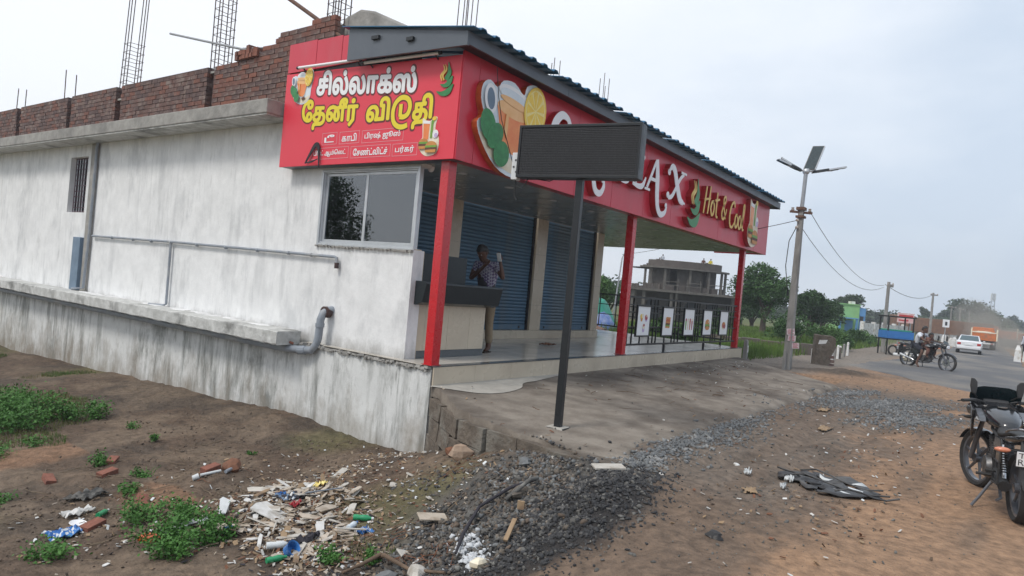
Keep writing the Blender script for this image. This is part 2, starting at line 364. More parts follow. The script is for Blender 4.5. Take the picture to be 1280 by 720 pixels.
def copy_thing(root, loc, rz=None, label=None):
    ch = defaultdict(list)
    for o in COL.objects:
        if o.parent: ch[o.parent].append(o)
    def cp(o, par):
        c = o.copy(); COL.objects.link(c); c.parent = par
        for x in ch[o]: cp(x, c)
        return c
    r = cp(root, None); r.location = loc
    if rz is not None: r.rotation_euler = (0, 0, rz)
    if label: r['label'] = label
    return r
def mesh_np(name, V, F, mat, parent=None, smooth=False, attr=None, **k):
    """fast mesh from numpy arrays; F (n,3) or (n,4)"""
    me = bpy.data.meshes.new(name); V = np.asarray(V, np.float32); F = np.asarray(F, np.int32)
    me.vertices.add(len(V)); me.vertices.foreach_set('co', V.ravel()); c = F.shape[1]
    me.loops.add(F.size); me.loops.foreach_set('vertex_index', F.ravel()); me.polygons.add(len(F))
    me.polygons.foreach_set('loop_start', np.arange(0, F.size, c, dtype=np.int32)); me.polygons.foreach_set('loop_total', np.full(len(F), c, np.int32))
    ms = mat if isinstance(mat, (list, tuple)) else [mat]
    for q in ms: me.materials.append(MATS[q])
    if smooth: me.polygons.foreach_set('use_smooth', np.ones(len(F), bool))
    if attr is not None:
        a = me.color_attributes.new('soil', 'FLOAT_COLOR', 'POINT'); a.data.foreach_set('color', np.concatenate([attr, np.ones((len(V), 1))], 1).astype(np.float32).ravel())
    me.update(calc_edges=True); me.validate()
    return link(name, me, parent, **k)
def rings_x(spec, n=14, p=2.4):
    """superellipse rings along x: (x, zc, half width, half height[, y])"""
    out = []
    for s in spec:
        x, zc, hw, hh = s[:4]; y0 = s[4] if len(s) > 4 else 0; r = []
        for k in range(n):
            t = 2*pi*k/n; c, q = cos(t), sin(t)
            r.append((x, y0+hw*math.copysign(abs(c)**(2/p), c), zc+hh*math.copysign(abs(q)**(2/p), q)))
        out.append(r)
    return out
def rotz(a): return Matrix.Rotation(a, 3, 'Z')
def rotx(a): return Matrix.Rotation(a, 3, 'X')
def roty(a): return Matrix.Rotation(a, 3, 'Y')
def catmull(P, k=6, closed=False):
    out = []; n = len(P)
    for i in range(n if closed else n-1):
        p0 = P[(i-1) % n] if (closed or i) else P[0]; p1 = P[i]; p2 = P[(i+1) % n]; p3 = P[(i+2) % n] if (closed or i+2 < n) else P[-1]
        for j in range(k):
            t = j/k; out.append(tuple(.5*((2*b)+(c-a)*t+(2*a-5*b+4*c-d)*t*t+(-a+3*b-3*c+d)*t**3) for a, b, c, d in zip(p0, p1, p2, p3)))
    if not closed: out.append(tuple(P[-1]))
    return out
# text: font outline -> filled rows (non-zero winding), so that overlapping strokes stay solid
def text_quads(s, bold=0, rows=60, res=3, fat=0):
    c = bpy.data.curves.new('t', 'FONT'); c.body = s; c.size = 1; c.offset = bold; c.fill_mode = 'NONE'; c.resolution_u = res
    o = bpy.data.objects.new('t', c); COL.objects.link(o); dg = bpy.context.evaluated_depsgraph_get()
    me = bpy.data.meshes.new_from_object(o.evaluated_get(dg)); v = [(a.co.x, a.co.y) for a in me.vertices]; E = [tuple(e.vertices) for e in me.edges]
    bpy.data.objects.remove(o); bpy.data.curves.remove(c); bpy.data.meshes.remove(me)
    adj = defaultdict(list)
    for a, b in E: adj[a].append(b); adj[b].append(a)
    seen = set(); segs = []
    for a in sorted(adj):
        if a in seen: continue
        loop = [a]; seen.add(a); prev, cur = a, (a+1 if a+1 in adj[a] else adj[a][0])
        while cur != a and cur not in seen:
            seen.add(cur); loop.append(cur); nn = [x for x in adj[cur] if x != prev]; prev = cur
            if not nn: break
            cur = nn[0]
        segs += [(v[loop[i]], v[loop[(i+1) % len(loop)]]) for i in range(len(loop))]
    if fat:    # union of copies shifted round a circle = a heavier weight
        segs = [((p[0]+fat*cos(a), p[1]+fat*sin(a)), (q[0]+fat*cos(a), q[1]+fat*sin(a))) for a in [2*pi*k/10 for k in range(10)] for p, q in segs]
        v = [(p[0]+d*fat, p[1]+d*fat) for p in v for d in (-1, 1)]
    ys = [p[1] for p in v]; y0, y1 = min(ys), max(ys); h = (y1-y0)/rows; Q = []
    for r in range(rows):
        ya = y0+r*h; yb = ya+h; ym = (ya+yb)/2; X = []
        for (p, q) in segs:
            if (p[1] <= ym) != (q[1] <= ym):
                k = (q[0]-p[0])/(q[1]-p[1]); X.append((p[0]+k*(ym-p[1]), max(-2, min(2, k)), 1 if q[1] > p[1] else -1))
        X.sort(); w_ = 0
        for (x, k, d) in X:
            if w_ == 0: st = (x, k)
            w_ += d
            if w_ == 0:
                f = .5*h; Q.append(((st[0]-st[1]*f, ya), (x-k*f, ya), (x+k*f, yb), (st[0]+st[1]*f, yb)))
    xs = [p[0] for p in v]; return Q, (min(xs), max(xs), y0, y1)
def text_part(s, bold, fn, box, name, mat, parent, d=0.0, keep=False, rows=60, slope=0, split=False, fat=0, **k):
    """fit the text into box=(u0,u1,v0,v1) of a plane given by fn(u,v,d)"""
    Q, (x0, x1, y0, y1) = text_quads(s, bold, rows, fat=fat); u0, u1, v0, v1 = box
    su = (u1-u0)/(x1-x0); sv = (v1-v0)/(y1-y0); um = (u0+u1)/2; groups = [Q]
    if split:      # one object per letter: rows that touch, then pieces that stand over each other
        par = list(range(len(Q)))
        def find(i):
            while par[i] != i: par[i] = par[par[i]]; i = par[i]
            return i
        byrow = defaultdict(list)
        for i, q in enumerate(Q): byrow[round(q[0][1], 5)].append(i)
        ks = sorted(byrow)
        for a, b_ in zip(ks[:-1], ks[1:]):
            for i in byrow[a]:
                for j in byrow[b_]:
                    if min(Q[i][2][0], Q[j][1][0]) >= max(Q[i][3][0], Q[j][0][0]): par[find(i)] = find(j)
        G = defaultdict(list)
        for i in range(len(Q)): G[find(i)].append(Q[i])
        ext = sorted(([min(p[0] for q in g for p in q), max(p[0] for q in g for p in q), g] for g in G.values()), key=lambda e: e[0]-e[1]); out = []
        for a, b_, g in ext:
            for o in out:
                if min(b_, o[1])-max(a, o[0]) > .6*(b_-a): o[2] += g; break
            else: out.append([a, b_, list(g)])
        groups = [o[2] for o in out]
    for g in groups:
        b = B()
        for q in g:
            P = [(u0+(x-x0)*su, v0+(y-y0)*sv) for x, y in q]; b.add([fn(u, v+slope*(u-um), d) for u, v in P], [(0, 1, 2, 3)])
        o = b.build(name, mat, parent, **k)
    return o
# ------------------------------------------------------------------ ground
CP = [(0.3,0,-1.28),(0.3,2.2,-1.22),(0.3,5.7,-1.31),(0.3,11,-1.55),(0.3,16,-1.74),(.3,25,-1.9),(-.1,.3,-1.27),(-.1,4,-1.27),
 (-1,0.2,-1.22),(-1,3,-1.32),(-1.2,7,-1.45),(-1.5,12,-1.65),(-3,16,-1.75),(-3,0,-1.33),(-3,3,-1.45),(-4,6,-1.55),(-5,10,-1.7),
 (-6,1,-1.4),(-8,4,-1.5),(-8,-1,-1.25),(-12,8,-1.7),(-.9,-1.41,-.78),(-.95,-2.2,-.52),(-1.1,-2.9,-.45),(-.5,-.5,-1.02),(-.15,-.15,-1.18),
 (-3.2,-3.2,-.9),(-2.4,-2.2,-1.0),(-1.6,-1.2,-1.08),(-1.8,-2.4,-.76),(-2.2,-3.3,-.62),(-3.4,-2.2,-1.12),(-4,-1.2,-1.27),
 (-1.77,-4.36,-.43),(-3.4,-4.6,-.47),(-2.97,-4.54,-.45),(-.8,-4.0,-.43),(-5,-5,-.62),(-7,-5.5,-.6),(-7,-4,-1.0),(-4.5,-4,-.85),(-5.5,-2.5,-1.1),
 (-1,-3.6,-.44),(0,-3.3,-.43),(3,-3.3,-.43),(7,-3.4,-.44),(12,-3,-.46),(0,-5,-.45),(3,-5,-.46),(1.7,-6.5,-.42),(5,-7,-.45),(-3,-6.5,-.45),
 (-7,-7.5,-.45),(-12,-8,-.45),(-12,-4,-.9),(1,-1,-.75),(2,2,-.8),(3,-1.5,-.6),(8,-1.5,-.6),(8,4,-.8),(13,4,-.6),(13.2,-1.4,-.44),(14,-2.4,-.45),
 (14,2,-.46),(20,3,-.5),(20,-1,-.46),(20,-4,-.47),(20,-9,-.47),(10,-5,-.45),(10,-9,-.45),(2,-10,-.45),(-5,-11,-.45),(14,8,-.5),(22,8,-.5)]
CPa = np.array(CP)
def _tps():
    X = CPa[:, :2]; n = len(X); r = np.hypot(X[:, None, 0]-X[None, :, 0], X[:, None, 1]-X[None, :, 1])
    K = np.where(r > 0, r*r*np.log(r+1e-9), 0)+np.eye(n)*.02; Pm = np.hstack([np.ones((n, 1)), X])
    A = np.zeros((n+3, n+3)); A[:n, :n] = K; A[:n, n:] = Pm; A[n:, :n] = Pm.T
    return np.linalg.solve(A, np.concatenate([CPa[:, 2], np.zeros(3)]))
TW = _tps()
def vnoise(x, y, s, seed=0):
    """vectorised value noise"""
    x = x/s+seed*17.3; y = y/s+seed*9.1; xi = np.floor(x).astype(np.int64); yi = np.floor(y).astype(np.int64); fx = x-xi; fy = y-yi
    fx = fx*fx*(3-2*fx); fy = fy*fy*(3-2*fy)
    def h(a, b): v = np.sin(a*127.1+b*311.7+seed*74.7)*43758.5453; return v-np.floor(v)
    return (h(xi, yi)*(1-fx)+h(xi+1, yi)*fx)*(1-fy)+(h(xi, yi+1)*(1-fx)+h(xi+1, yi+1)*fx)*fy-.5
def sstep(a, b, x): t = np.clip((x-a)/(b-a), 0, 1); return t*t*(3-2*t)
def road_y(x): # left and right edge of the tarred road
    l = np.where(x > 19, -1.9+(-3.2+1.9)*sstep(19, 36, x), -1.9-(19-x)*.78); l = l+np.where(x > 36, .022*(x-36), 0)
    r = -7.3+.03*np.maximum(x-25, 0)+np.where(x > 60, .00*(x-60), 0)-np.maximum(25-x, 0)*.25
    return l, r
def H(x, y, fine=True):
    x = np.asarray(x, float); y = np.asarray(y, float); sh = x.shape; xf = x.ravel(); yf = y.ravel()
    cx = np.clip(xf, -12, 22); cy = np.clip(yf, -11, 25); z = TW[-3]+TW[-2]*cx+TW[-1]*cy
    for i in range(0, len(CPa)):
        d2 = (cx-CPa[i, 0])**2+(cy-CPa[i, 1])**2+1e-9; z = z+TW[i]*.5*d2*np.log(d2)
    far = np.maximum(sstep(14, 22, xf), sstep(9, 12, -yf)*(xf > -3)); z = z*(1-far)+(-.47)*far
    # low field left of the building stays low
    z = np.where((xf > 22), -.47, z)
    l, r = road_y(xf); onroad = sstep(-.2, .8, l-yf)*sstep(-.5, .5, yf-r+.2)*(xf > 8)
    if fine:
        rough = .05*vnoise(xf, yf, 1.3, 1)+.03*vnoise(xf, yf, .45, 2)+.016*vnoise(xf, yf, .17, 3)+.010*vnoise(xf, yf, .07, 4)
        low = sstep(-.6, -1.0, z)
        sl = np.exp(-(((xf+2.3)/1.3)**2+((yf+3.3)/1.3)**2))
        rough = rough*(.55+1.1*low+1.9*sl)+low*(.022*vnoise(xf, yf, .10, 9)+.016*vnoise(xf, yf, .055, 10))+sl*(.07*vnoise(xf, yf, .13, 6)+.035*vnoise(xf, yf, .06, 7)); z = z+rough*(1-onroad)
        z = z+.15*np.exp(-(((xf+1.95)/.8)**2+((yf+3.8)/.42)**2))            # black heap
        ub, vb = (xf-14.35)*.6-(yf+2.3)*.8, (xf-14.35)*.8+(yf+2.3)*.6; z = z+.13*np.exp(-((ub/1.15)**2+(vb/.42)**2))*(.7+1.4*vnoise(xf, yf, .4, 5))  # soil bank past the apron
        z = z+.10*np.exp(-(((xf+2.9)/.9)**2+((yf+.45)/.6)**2))          # rubbish heap
        z = z+.12*np.exp(-(((xf+2.5)/.35)**2+((yf-.9)/.25)**2))
        # tyre ruts in the dirt
        ru = np.exp(-((yf+4.05+.10*(xf-1)+.15*np.sin(xf*.9))/.13)**2)+np.exp(-((yf+4.55+.12*(xf-1)+.12*np.sin(xf*.8+1))/.12)**2)
        z = z-.05*ru*sstep(-1.5, 0, xf)*sstep(9, 5, xf)
        z = z+.018*vnoise(xf*1.0, yf*5, 1.2, 8)*sstep(-2, 0, xf)*(yf < -3.2)*(1-onroad)
    z = z-onroad*.035
    # sunk under the concrete apron and building
    ins = (xf > -.6)*(xf < 12.3)*(yf > -3.0)*(yf < .1); z = np.where(ins > 0, np.minimum(z, -.55), z)
    return z.reshape(sh)
def gz(x, y): return float(H(np.array([x]), np.array([y]))[0])
def soil(x, y, z):
    """albedo of the ground by what it is: orange murram, brown earth, burnt rubble, packed grit"""
    n1 = vnoise(x, y, 1.1, 11)+.35*vnoise(x, y, .13, 17); n2 = vnoise(x, y, .35, 12); n3 = vnoise(x, y, 3.1, 13); n4 = vnoise(x*.5, y*3, .8, 14)
    def C(*c): return np.array(c)[None, :]
    def mix(a, b, t): t = np.clip(t, 0, 1)[:, None]; return a*(1-t)+b*t
    orange = C(.31, .20, .128); brown = C(.165, .122, .092); dark = C(.085, .068, .055); black = C(.04, .038, .038); grey = C(.19, .165, .14); grit = C(.26, .235, .20)
    c = np.repeat(orange, len(x), 0)
    c = mix(c, brown, sstep(-.2, .25, n1+.5*n2+.28))                      # general mottling
    c = mix(c, orange*1.05, sstep(-4.9, -5.6, y+.7*n1)*sstep(7, 3, x)*.8)
    c = mix(c, C(.17, .14, .115), sstep(-5.5, -4.6, y+.7*n1+.3*n2)*sstep(-1.7, -.4, x)*.95)
    c = mix(c, C(.10, .082, .068), sstep(.12, .34, vnoise(x+.4*y, y*2.2, .75, 61))*sstep(-5.4, -4.4, y)*(x > -1)*.75)  # grit washed off the apron
    c = mix(c, brown*1.05, sstep(.05, .3, n4)*(x > -1)*.7)
    c = mix(c, orange*1.0, sstep(10, 13, x)*sstep(-.1, .2, n3+.2)*.9)
    low = sstep(-.55, -.85, z)*(x < .6)
    c = mix(c, brown*.70, low)
    c = mix(c, dark*1.1, low*sstep(-.1, .2, n1+n2*.6))
    c = mix(c, C(.20, .155, .115), low*sstep(-.1, .2, vnoise(x, y, .5, 23))*.6)
    c = mix(c, C(.13, .13, .06), low*sstep(.0, .3, vnoise(x, y, 1.7, 21)+.3*sstep(-3.0, -4.0, x))*.55)
    c = mix(c, C(.25, .15, .095), low*sstep(.1, .3, vnoise(x, y, 1.2, 22))*.7*(x < -3))
    rub = np.exp(-(((x+2.0)/1.25)**2+((y+2.95+.25*x*0)/1.05)**2)); c = mix(c, C(.10, .095, .088), sstep(.25, .6, rub+.25*n1))
    rub2 = np.exp(-(((x+2.35)/1.1)**2+((y+3.7)/.55)**2)); c = mix(c, black, sstep(.35, .65, rub2+.3*n1))
    ub, vb = (x-14.35)*.6-(y+2.3)*.8, (x-14.35)*.8+(y+2.3)*.6; bank = np.clip(np.exp(-((ub/1.3)**2+(vb/.6)**2))*1.5+.5*n2, 0, 1)*(np.hypot(x-14.35, y+2.3) < 3)
    c = mix(c, C(.20, .185, .165), (x > 12.6)*sstep(-2.4, -1.7, y+.4*n3)*sstep(1.0, .2, y)*.85); c = mix(c, dark*1.15, bank)
    c = mix(c, C(.22, .20, .175), sstep(13, 19, x)*sstep(-3.0, -2.4, y+.5*n3)*sstep(-.9, -1.7, y)*.6)
    l, r = road_y(x); c = mix(c, C(.24, .215, .18), sstep(.4, -1.5, y-r)*(x > 16)*.85)
    fld = sstep(.1, .9, y+.3*n3)*(x > 13.0); c = mix(c, C(.10, .125, .045), fld*.9); c = mix(c, C(.19, .16, .09), fld*sstep(.1, .35, n3)*.6)
    c = mix(c, C(.10, .125, .05), (x > 60)*(y > l+1.5)*.9); c = mix(c, C(.12, .13, .06), (x > 60)*(y < r-6)*.9)
    c = mix(c, C(.12, .14, .06), (x < -12)*sstep(0, 3, y)); 
    return np.clip(c, .01, .8)
def axis(segs):
    out = []
    for a, b, st in segs: out.append(np.arange(a, b, st))
    return np.concatenate(out+[[segs[-1][1]]])
gx = axis([(-1500, -300, 150), (-300, -60, 30), (-60, -14, 4), (-14, -6.4, .3), (-6.4, 4, .05), (4, 9, .12), (9, 24, .25), (24, 60, 1.5), (60, 300, 12), (300, 1500, 100)])
gy = axis([(-1500, -300, 150), (-300, -40, 20), (-40, -9, 1.5), (-9, -6.6, .2), (-6.6, 1.6, .05), (1.6, 8, .12), (8, 20, .4), (20, 60, 3), (60, 300, 20), (300, 1500, 100)])
GX, GY = np.meshgrid(gx, gy); GZ = H(GX, GY)
nx, ny = len(gx), len(gy); idx = np.arange(nx*ny).reshape(ny, nx)
F = np.stack([idx[:-1, :-1], idx[:-1, 1:], idx[1:, 1:], idx[1:, :-1]], -1).reshape(-1, 4)
mesh_np('ground', np.stack([GX, GY, GZ], -1).reshape(-1, 3), F, 'dirt', smooth=True, attr=soil(GX.ravel(), GY.ravel(), GZ.ravel()), kind='structure')
# tarred road
rx = np.concatenate([np.arange(11.5, 40, .35), np.arange(40, 130, 3), np.arange(130, 1200, 40)]); V = []
l, r = road_y(rx)
for i, x in enumerate(rx):
    ll = l[i]+.25*float(vnoise(np.array([x]), np.array([0.]), 1.1, 31)[0])+.1*R.uniform(-1, 1)*(x < 40)
    ll = max(ll, r[i]+.15); rr = r[i]+.3*float(vnoise(np.array([x]), np.array([3.]), 2.0, 32)[0])
    for k in range(7): V.append((x, ll+(rr-ll)*k/6, -.462+.02*sin(pi*k/6)))
F = [(i*7+k, i*7+k+1, (i+1)*7+k+1, (i+1)*7+k) for i in range(len(rx)-1) for k in range(6)]
mesh_np('road', np.array(V), np.array(F)[:, ::-1], 'asphalt', smooth=True, kind='structure')
# concrete apron in front of the shop: broken left edge, ragged front edge
us = np.linspace(0, 1, 150); vs_ = np.linspace(0, 1, 50); V = []; 
def apron_edges(v):
    y = -.045-3.2*v
    xl = np.interp(v, [0, .1, .3, .45, .62, .8, .93, 1], [.0, -.18, -.62, -.86, -.93, -1.0, -1.12, -.9])+.05*np.interp(v*40 % 1, [0, .5, 1], [-.5, .5, -.5])*1.2+.07*float(vnoise(np.array([v*9.]), np.array([0.]), 1, 41)[0])
    return xl, 13.0-2.9*v, y
def apron_z(x, y): return -.268-.042*(-y)+.012*float(vnoise(np.array([x]), np.array([y]), 1.6, 42)[0])+.006*float(vnoise(np.array([x]), np.array([y]), .3, 43)[0])
for v in vs_:
    xl, xr, y = apron_edges(v)
    for u in us:
        uu = u**1.5; x = xl+(xr-xl)*uu
        yy = y-(.30*float(vnoise(np.array([x]), np.array([0.]), .9, 44)[0])+.16*float(vnoise(np.array([x]), np.array([1.]), .25, 45)[0]))*v**6-.28*v**4*np.exp(-((x+.9)/.5)**2)
        V.append((x, yy, apron_z(x, yy)-(.05*max(0, v-.965)/.035)*(x > -.3)))
nu, nv = len(us), len(vs_); V = np.array(V); idx = np.arange(nu*nv).reshape(nv, nu)
F = [q for q in np.stack([idx[:-1, :-1], idx[1:, :-1], idx[1:, 1:], idx[:-1, 1:]], -1).reshape(-1, 4)]
def ring_skirt(V, loop, dz):
    n = len(V); V2 = V[loop]+np.array([0, 0, -dz])+NR.normal(0, .008, (len(loop), 3)); V = np.concatenate([V, V2]); F2 = []
    for i in range(len(loop)-1): F2.append((loop[i], n+i, n+i+1, loop[i+1]))
    return V, F2
loop = list(idx[:, 0])+list(idx[-1, 1:])+list(idx[::-1, -1][1:])
V, F2 = ring_skirt(V, np.array(loop), .13)
mesh_np('concrete_apron', V, np.array(F+F2), 'slab', smooth=False, kind='structure')
# pale screed patch beside the platform
b = B(); pp = [(-.05, -.10), (.25, -.62), (.7, -.75), (1.3, -.62), (1.7, -.38), (2.2, -.30), (3.2, -.12), (3.0, -.05), (.02, -.05)]
pp = catmull(pp, 4, True); b.add([(x, y, apron_z(x, y)+.009) for x, y in pp], [tuple(range(len(pp)))][:1])
b.build('screed_patch', 'slab_pale', kind='structure')
# rough stone footing under the broken left edge of the apron
ft = thing('stone_footing', 'rough dark masonry footing under the broken left edge of the concrete apron', 'wall', (-.5, -1.2, -.9))
off = Vector((.5, 1.2, .9))
def edge_at(y):
    v = (-.045-y)/3.2; return float(np.interp(v, [0, .1, .3, .45, .62, .8, .93, 1], [.0, -.18, -.62, -.86, -.93, -1.0, -1.12, -.9]))
bk = B()
for i in range(9):
    y0 = -.05-i*.3; y1 = y0-.3; x0, x1 = edge_at(y0)+.12, edge_at(y1)+.12
    bk.add([Vector(p)+off for p in ((x0, y0, -.38), (x1, y1, -.40), (x1, y1, -1.4), (x0, y0, -1.4), (x0+.4, y0, -.38), (x1+.4, y1, -.4), (x1+.4, y1, -1.4), (x0+.4, y0, -1.4))],
           [(0, 1, 2, 3), (4, 7, 6, 5), (0, 4, 5, 1)])
bk.build('mortar_core', 'masonry', ft)
for row in range(4):
    y = -.06-R.uniform(0, .1); zt = -.41-row*.245
    while y > -2.75:
        ln = R.uniform(.4, .75); ym = y-ln/2; xm = edge_at(ym)+.05; zc = zt-.12
        if gz(xm-.1, ym) < zc+.11:
            a = atan2(edge_at(y-ln)-edge_at(y), -ln); s = B()
            s.box((0, 0, 0), (.2, ln-.010, .238)); sm = []
            for p in s.v: sm.append((p[0]+R.uniform(-.012, .012), p[1]+R.uniform(-.012, .012), p[2]+R.uniform(-.010, .010)))
            s.v = [tuple(rotz(atan2(edge_at(y-ln)-edge_at(y), ln))@Vector(p)+Vector((xm, ym, zc))+off) for p in sm]
            s.build('stone', 'masonry', ft, bevel=.004)
        y -= ln
# ------------------------------------------------------------------ the shop building
shop = thing('shop_building', 'whitewashed single storey roadside shop with red fronted porch, blue shutters and unfinished brick parapet', 'shop')
def part(b, name, mat, parent=None, **k): return b.build(name, mat, parent or shop, **k)
W0, W1 = .12, .34
b = B()   # side wall with its two openings
for y0, y1, z0, z1 in ((.66, 2.86, -.05, 1.585), (2.86, 11.72, -.05, 3.70), (11.72, 12.71, -.05, 2.02), (11.72, 12.71, 3.37, 3.70), (12.71, 20, -.05, 3.70), (.66, 2.86, 2.80, 3.70)):
    b.bb(W0, W1, y0, y1, z0, z1)
part(b, 'side_wall', 'white_wall')
part(B().bb(0, .6, .0, 20, -2.4, -.055), 'plinth', 'plinth_wall')
# crumbling mortar along the top of the plinth
b = B(); 
for i in range(95):
    y = .02+i*.031+R.uniform(-.01, .01); b.box((.055+R.uniform(-.035, .02), y, -.05+R.uniform(-.012, .014)), (.16, R.uniform(.02, .09), R.uniform(.015, .045)), rotz(R.uniform(-.5, .5))@roty(R.uniform(-.2, .2)))
part(b, 'mortar_edge', 'concrete', kind='stuff')
b = B(); ny_ = 60; y0, y1 = 2.9, 18
lr = []
for i in range(ny_*2+1):
    y = y0+(y1-y0)*i/ny_/2; q = lambda a=.006: R.uniform(-a, a); lr.append([(-.001, y, -.06), (-.44+q(), y, -.062+q()), (-.452+q(.008), y, -.045+q()), (-.45+q(.008), y, .14+q()), (-.435+q(), y, .156+q(.004)), (-.001, y, .158)])
b.loft(lr)
b.bb(-.02, .119, y0+.25, y1, -.05, .15); b.mi = 0
part(b, 'ledge', 'concrete_ledge')
b = B()
for i in range(22): # left-over lime on top of the ledge against the wall
    y = R.uniform(3.1, 11); b.ball((.0+R.uniform(-.12, .08), y, .155), (R.uniform(.05, .16), R.uniform(.1, .4), R.uniform(.006, .02)), 8, 4)
part(b, 'lime_crust', 'white_wall', kind='stuff')
# roof slab, back block
part(B().bb(-.42, 9.9, 3.77, 20, 3.68, 3.92), 'roof_slab', 'concrete', bevel=.015)
part(B().bb(-.40, 9.88, 3.79, 19.9, 3.655, 3.679), 'slab_soffit', 'concrete_ledge')
part(B().bb(.34, 9.55, 3.02, 3.2, -.1, 3.655).bb(9.3, 9.55, 3.2, 20, -.1, 3.655), 'back_wall', 'inner_wall')
part(B().bb(.345, .36, .67, 2.86, 0.0, 1.58), 'inner_lining', 'tile_beige')
# pilaster on side wall and reveals
part(B().bb(.085, .119, 11.16, 11.5, .16, 3.655), 'wall_pier', 'concrete')
part(B().bb(.02, .118, 11.55, 11.95, .16, 1.42), 'duct', 'pvc_blue', bevel=.01)
# barred window
bw = part(B().bb(.30, .33, 11.72, 12.71, 2.02, 3.37), 'barred_window', 'dark_inside')
b = B(); b.bb(.24, .30, 11.722, 11.77, 2.022, 3.368); b.bb(.24, .30, 12.66, 12.708, 2.022, 3.368); b.bb(.24, .30, 11.77, 12.66, 2.022, 2.07); b.bb(.24, .3, 11.77, 12.66, 3.32, 3.368); b.bb(.24, .3, 12.2, 12.24, 2.07, 3.32)
b.build('frame', 'bars_maroon', bw)
for k in range(9): B().bb(.225, .24, 11.77, 12.66, 2.14+k*.135, 2.158+k*.135).build('bar', 'bars_maroon', bw)
for k in range(6): B().tube([(.232, 11.85+k*.15, 2.05), (.232, 11.85+k*.15, 3.34)], .008, 6).build('bar', 'alu', bw)
# sliding window by the sign
wn = part(B().bb(.13, .20, .67, .71, 1.59, 2.79).bb(.13, .20, 2.81, 2.85, 1.59, 2.79).bb(.13, .2, .71, 2.81, 1.59, 1.635).bb(.13, .2, .71, 2.81, 2.745, 2.79).bb(.105, .13, .655, .70, 1.575, 2.8).bb(.105, .13, 2.82, 2.865, 1.575, 2.8).bb(.105, .13, .70, 2.82, 1.575, 1.61).bb(.105, .13, .7, 2.82, 2.765, 2.8), 'sliding_window', 'alu', bevel=.004)
for i, (a, c, xo) in enumerate(((.71, 1.83, .145), (1.77, 2.81, .168))):
    B().bb(xo, xo+.02, a, a+.055, 1.637, 2.743).bb(xo, xo+.02, c-.055, c, 1.637, 2.743).bb(xo, xo+.02, a+.055, c-.055, 1.637, 1.68).bb(xo, xo+.02, a+.055, c-.055, 2.70, 2.743).build('sash', 'alu', wn, bevel=.003)
    B().bb(xo+.007, xo+.012, a+.055, c-.055, 1.68, 2.70).build('pane', 'window_glass', wn)
b = B()
for i in range(26): y = .7+i*.085; b.box((.105, y, 1.566+R.uniform(-.006, .006)), (.06, .07, .02+R.uniform(0, .012)), rotz(R.uniform(-.4, .4)))
part(b, 'sill_mortar', 'concrete', kind='stuff')
# platform: riser tiles, floor tiles, step
part(B().bb(0.02, 13.26, -.03, 2.74, -.60, -.022).bb(9.55, 13.26, 2.74, 5.9, -.6, -.022), 'platform_core', 'grout')
fl = part(B().bb(.015, 13.265, -.028, 2.735, -.0215, -.0095).bb(9.55, 13.265, 2.735, 5.9, -.0215, -.0095), 'floor_bed', 'grout')
def jt(x): return x+R.uniform(-.0012, .0012)
for j in range(10):
    for i in range(22):
        x0 = .0+i*.61; y0 = -.04+j*.61; x1 = min(x0+.604, 13.27); y1 = y0+.604
        if j >= 4 and x0 < 9.5: 
            if j > 4 or True: 
                if y0 > 2.2 and not (j == 4): continue
        if j == 4 and x0 < 9.5: y1 = 2.735
        if x1-x0 < .05 or y0 > 5.8: continue
        m = 'granite_edge' if False else 'tile_floor'
        B().bb(x0, x1, y0+(.12 if j == 0 else 0), y1, -.0094, jt(0)).build('floor_tile', m, fl)
for i in range(11): # dark nosing along the front edge
    x0 = -.005+i*1.21; B().bb(x0, min(x0+1.205, 13.275), -.055, .075, -.0094, .004).build('nosing', 'granite_edge', fl)
for i in range(15):
    x0 = .003+i*.9; B().bb(x0, min(x0+.896, 13.27), -.047, -.0305, -.30, -.011).build('riser_tile', 'tile_beige', fl)
for i in range(7): y0 = -.03+i*.9; B().bb(13.261, 13.275, y0, min(y0+.896, 5.9), -.3, -.011).build('riser_tile', 'tile_beige', fl)
st = part(B().bb(.36, 9.53, 2.752, 3.02, -.0, .176), 'step_core', 'grout')
for i in range(16): x0 = .362+i*.575; B().bb(x0, min(x0+.571, 9.54), 2.738, 2.7515, .002, .18).build('step_tile', 'tile_beige', st)
for i in range(16): x0 = .362+i*.575; B().bb(x0, min(x0+.571, 9.54), 2.738, 3.0, .1805, .19).build('step_tile', 'tile_beige', st)
# pilasters
for x0, x1 in ((.36, .88), (3.10, 3.58), (6.32, 6.76), (9.22, 9.56)):
    pl = part(B().bb(x0+.012, x1-.012, 2.80, 3.02, .19, 2.84), 'pilaster', 'grout')
    z = .192
    while z < 2.83:
        z1 = min(z+.60, 2.838); B().bb(x0, x1, 2.784, 2.80, z, z1-.004).build('tile', 'tile_beige', pl)
        B().bb(x0, x0+.0118, 2.80, 3.0, z, z1-.004).build('tile', 'tile_beige', pl); B().bb(x1-.0118, x1, 2.8, 3.0, z, z1-.004).build('tile', 'tile_beige', pl); z = z1
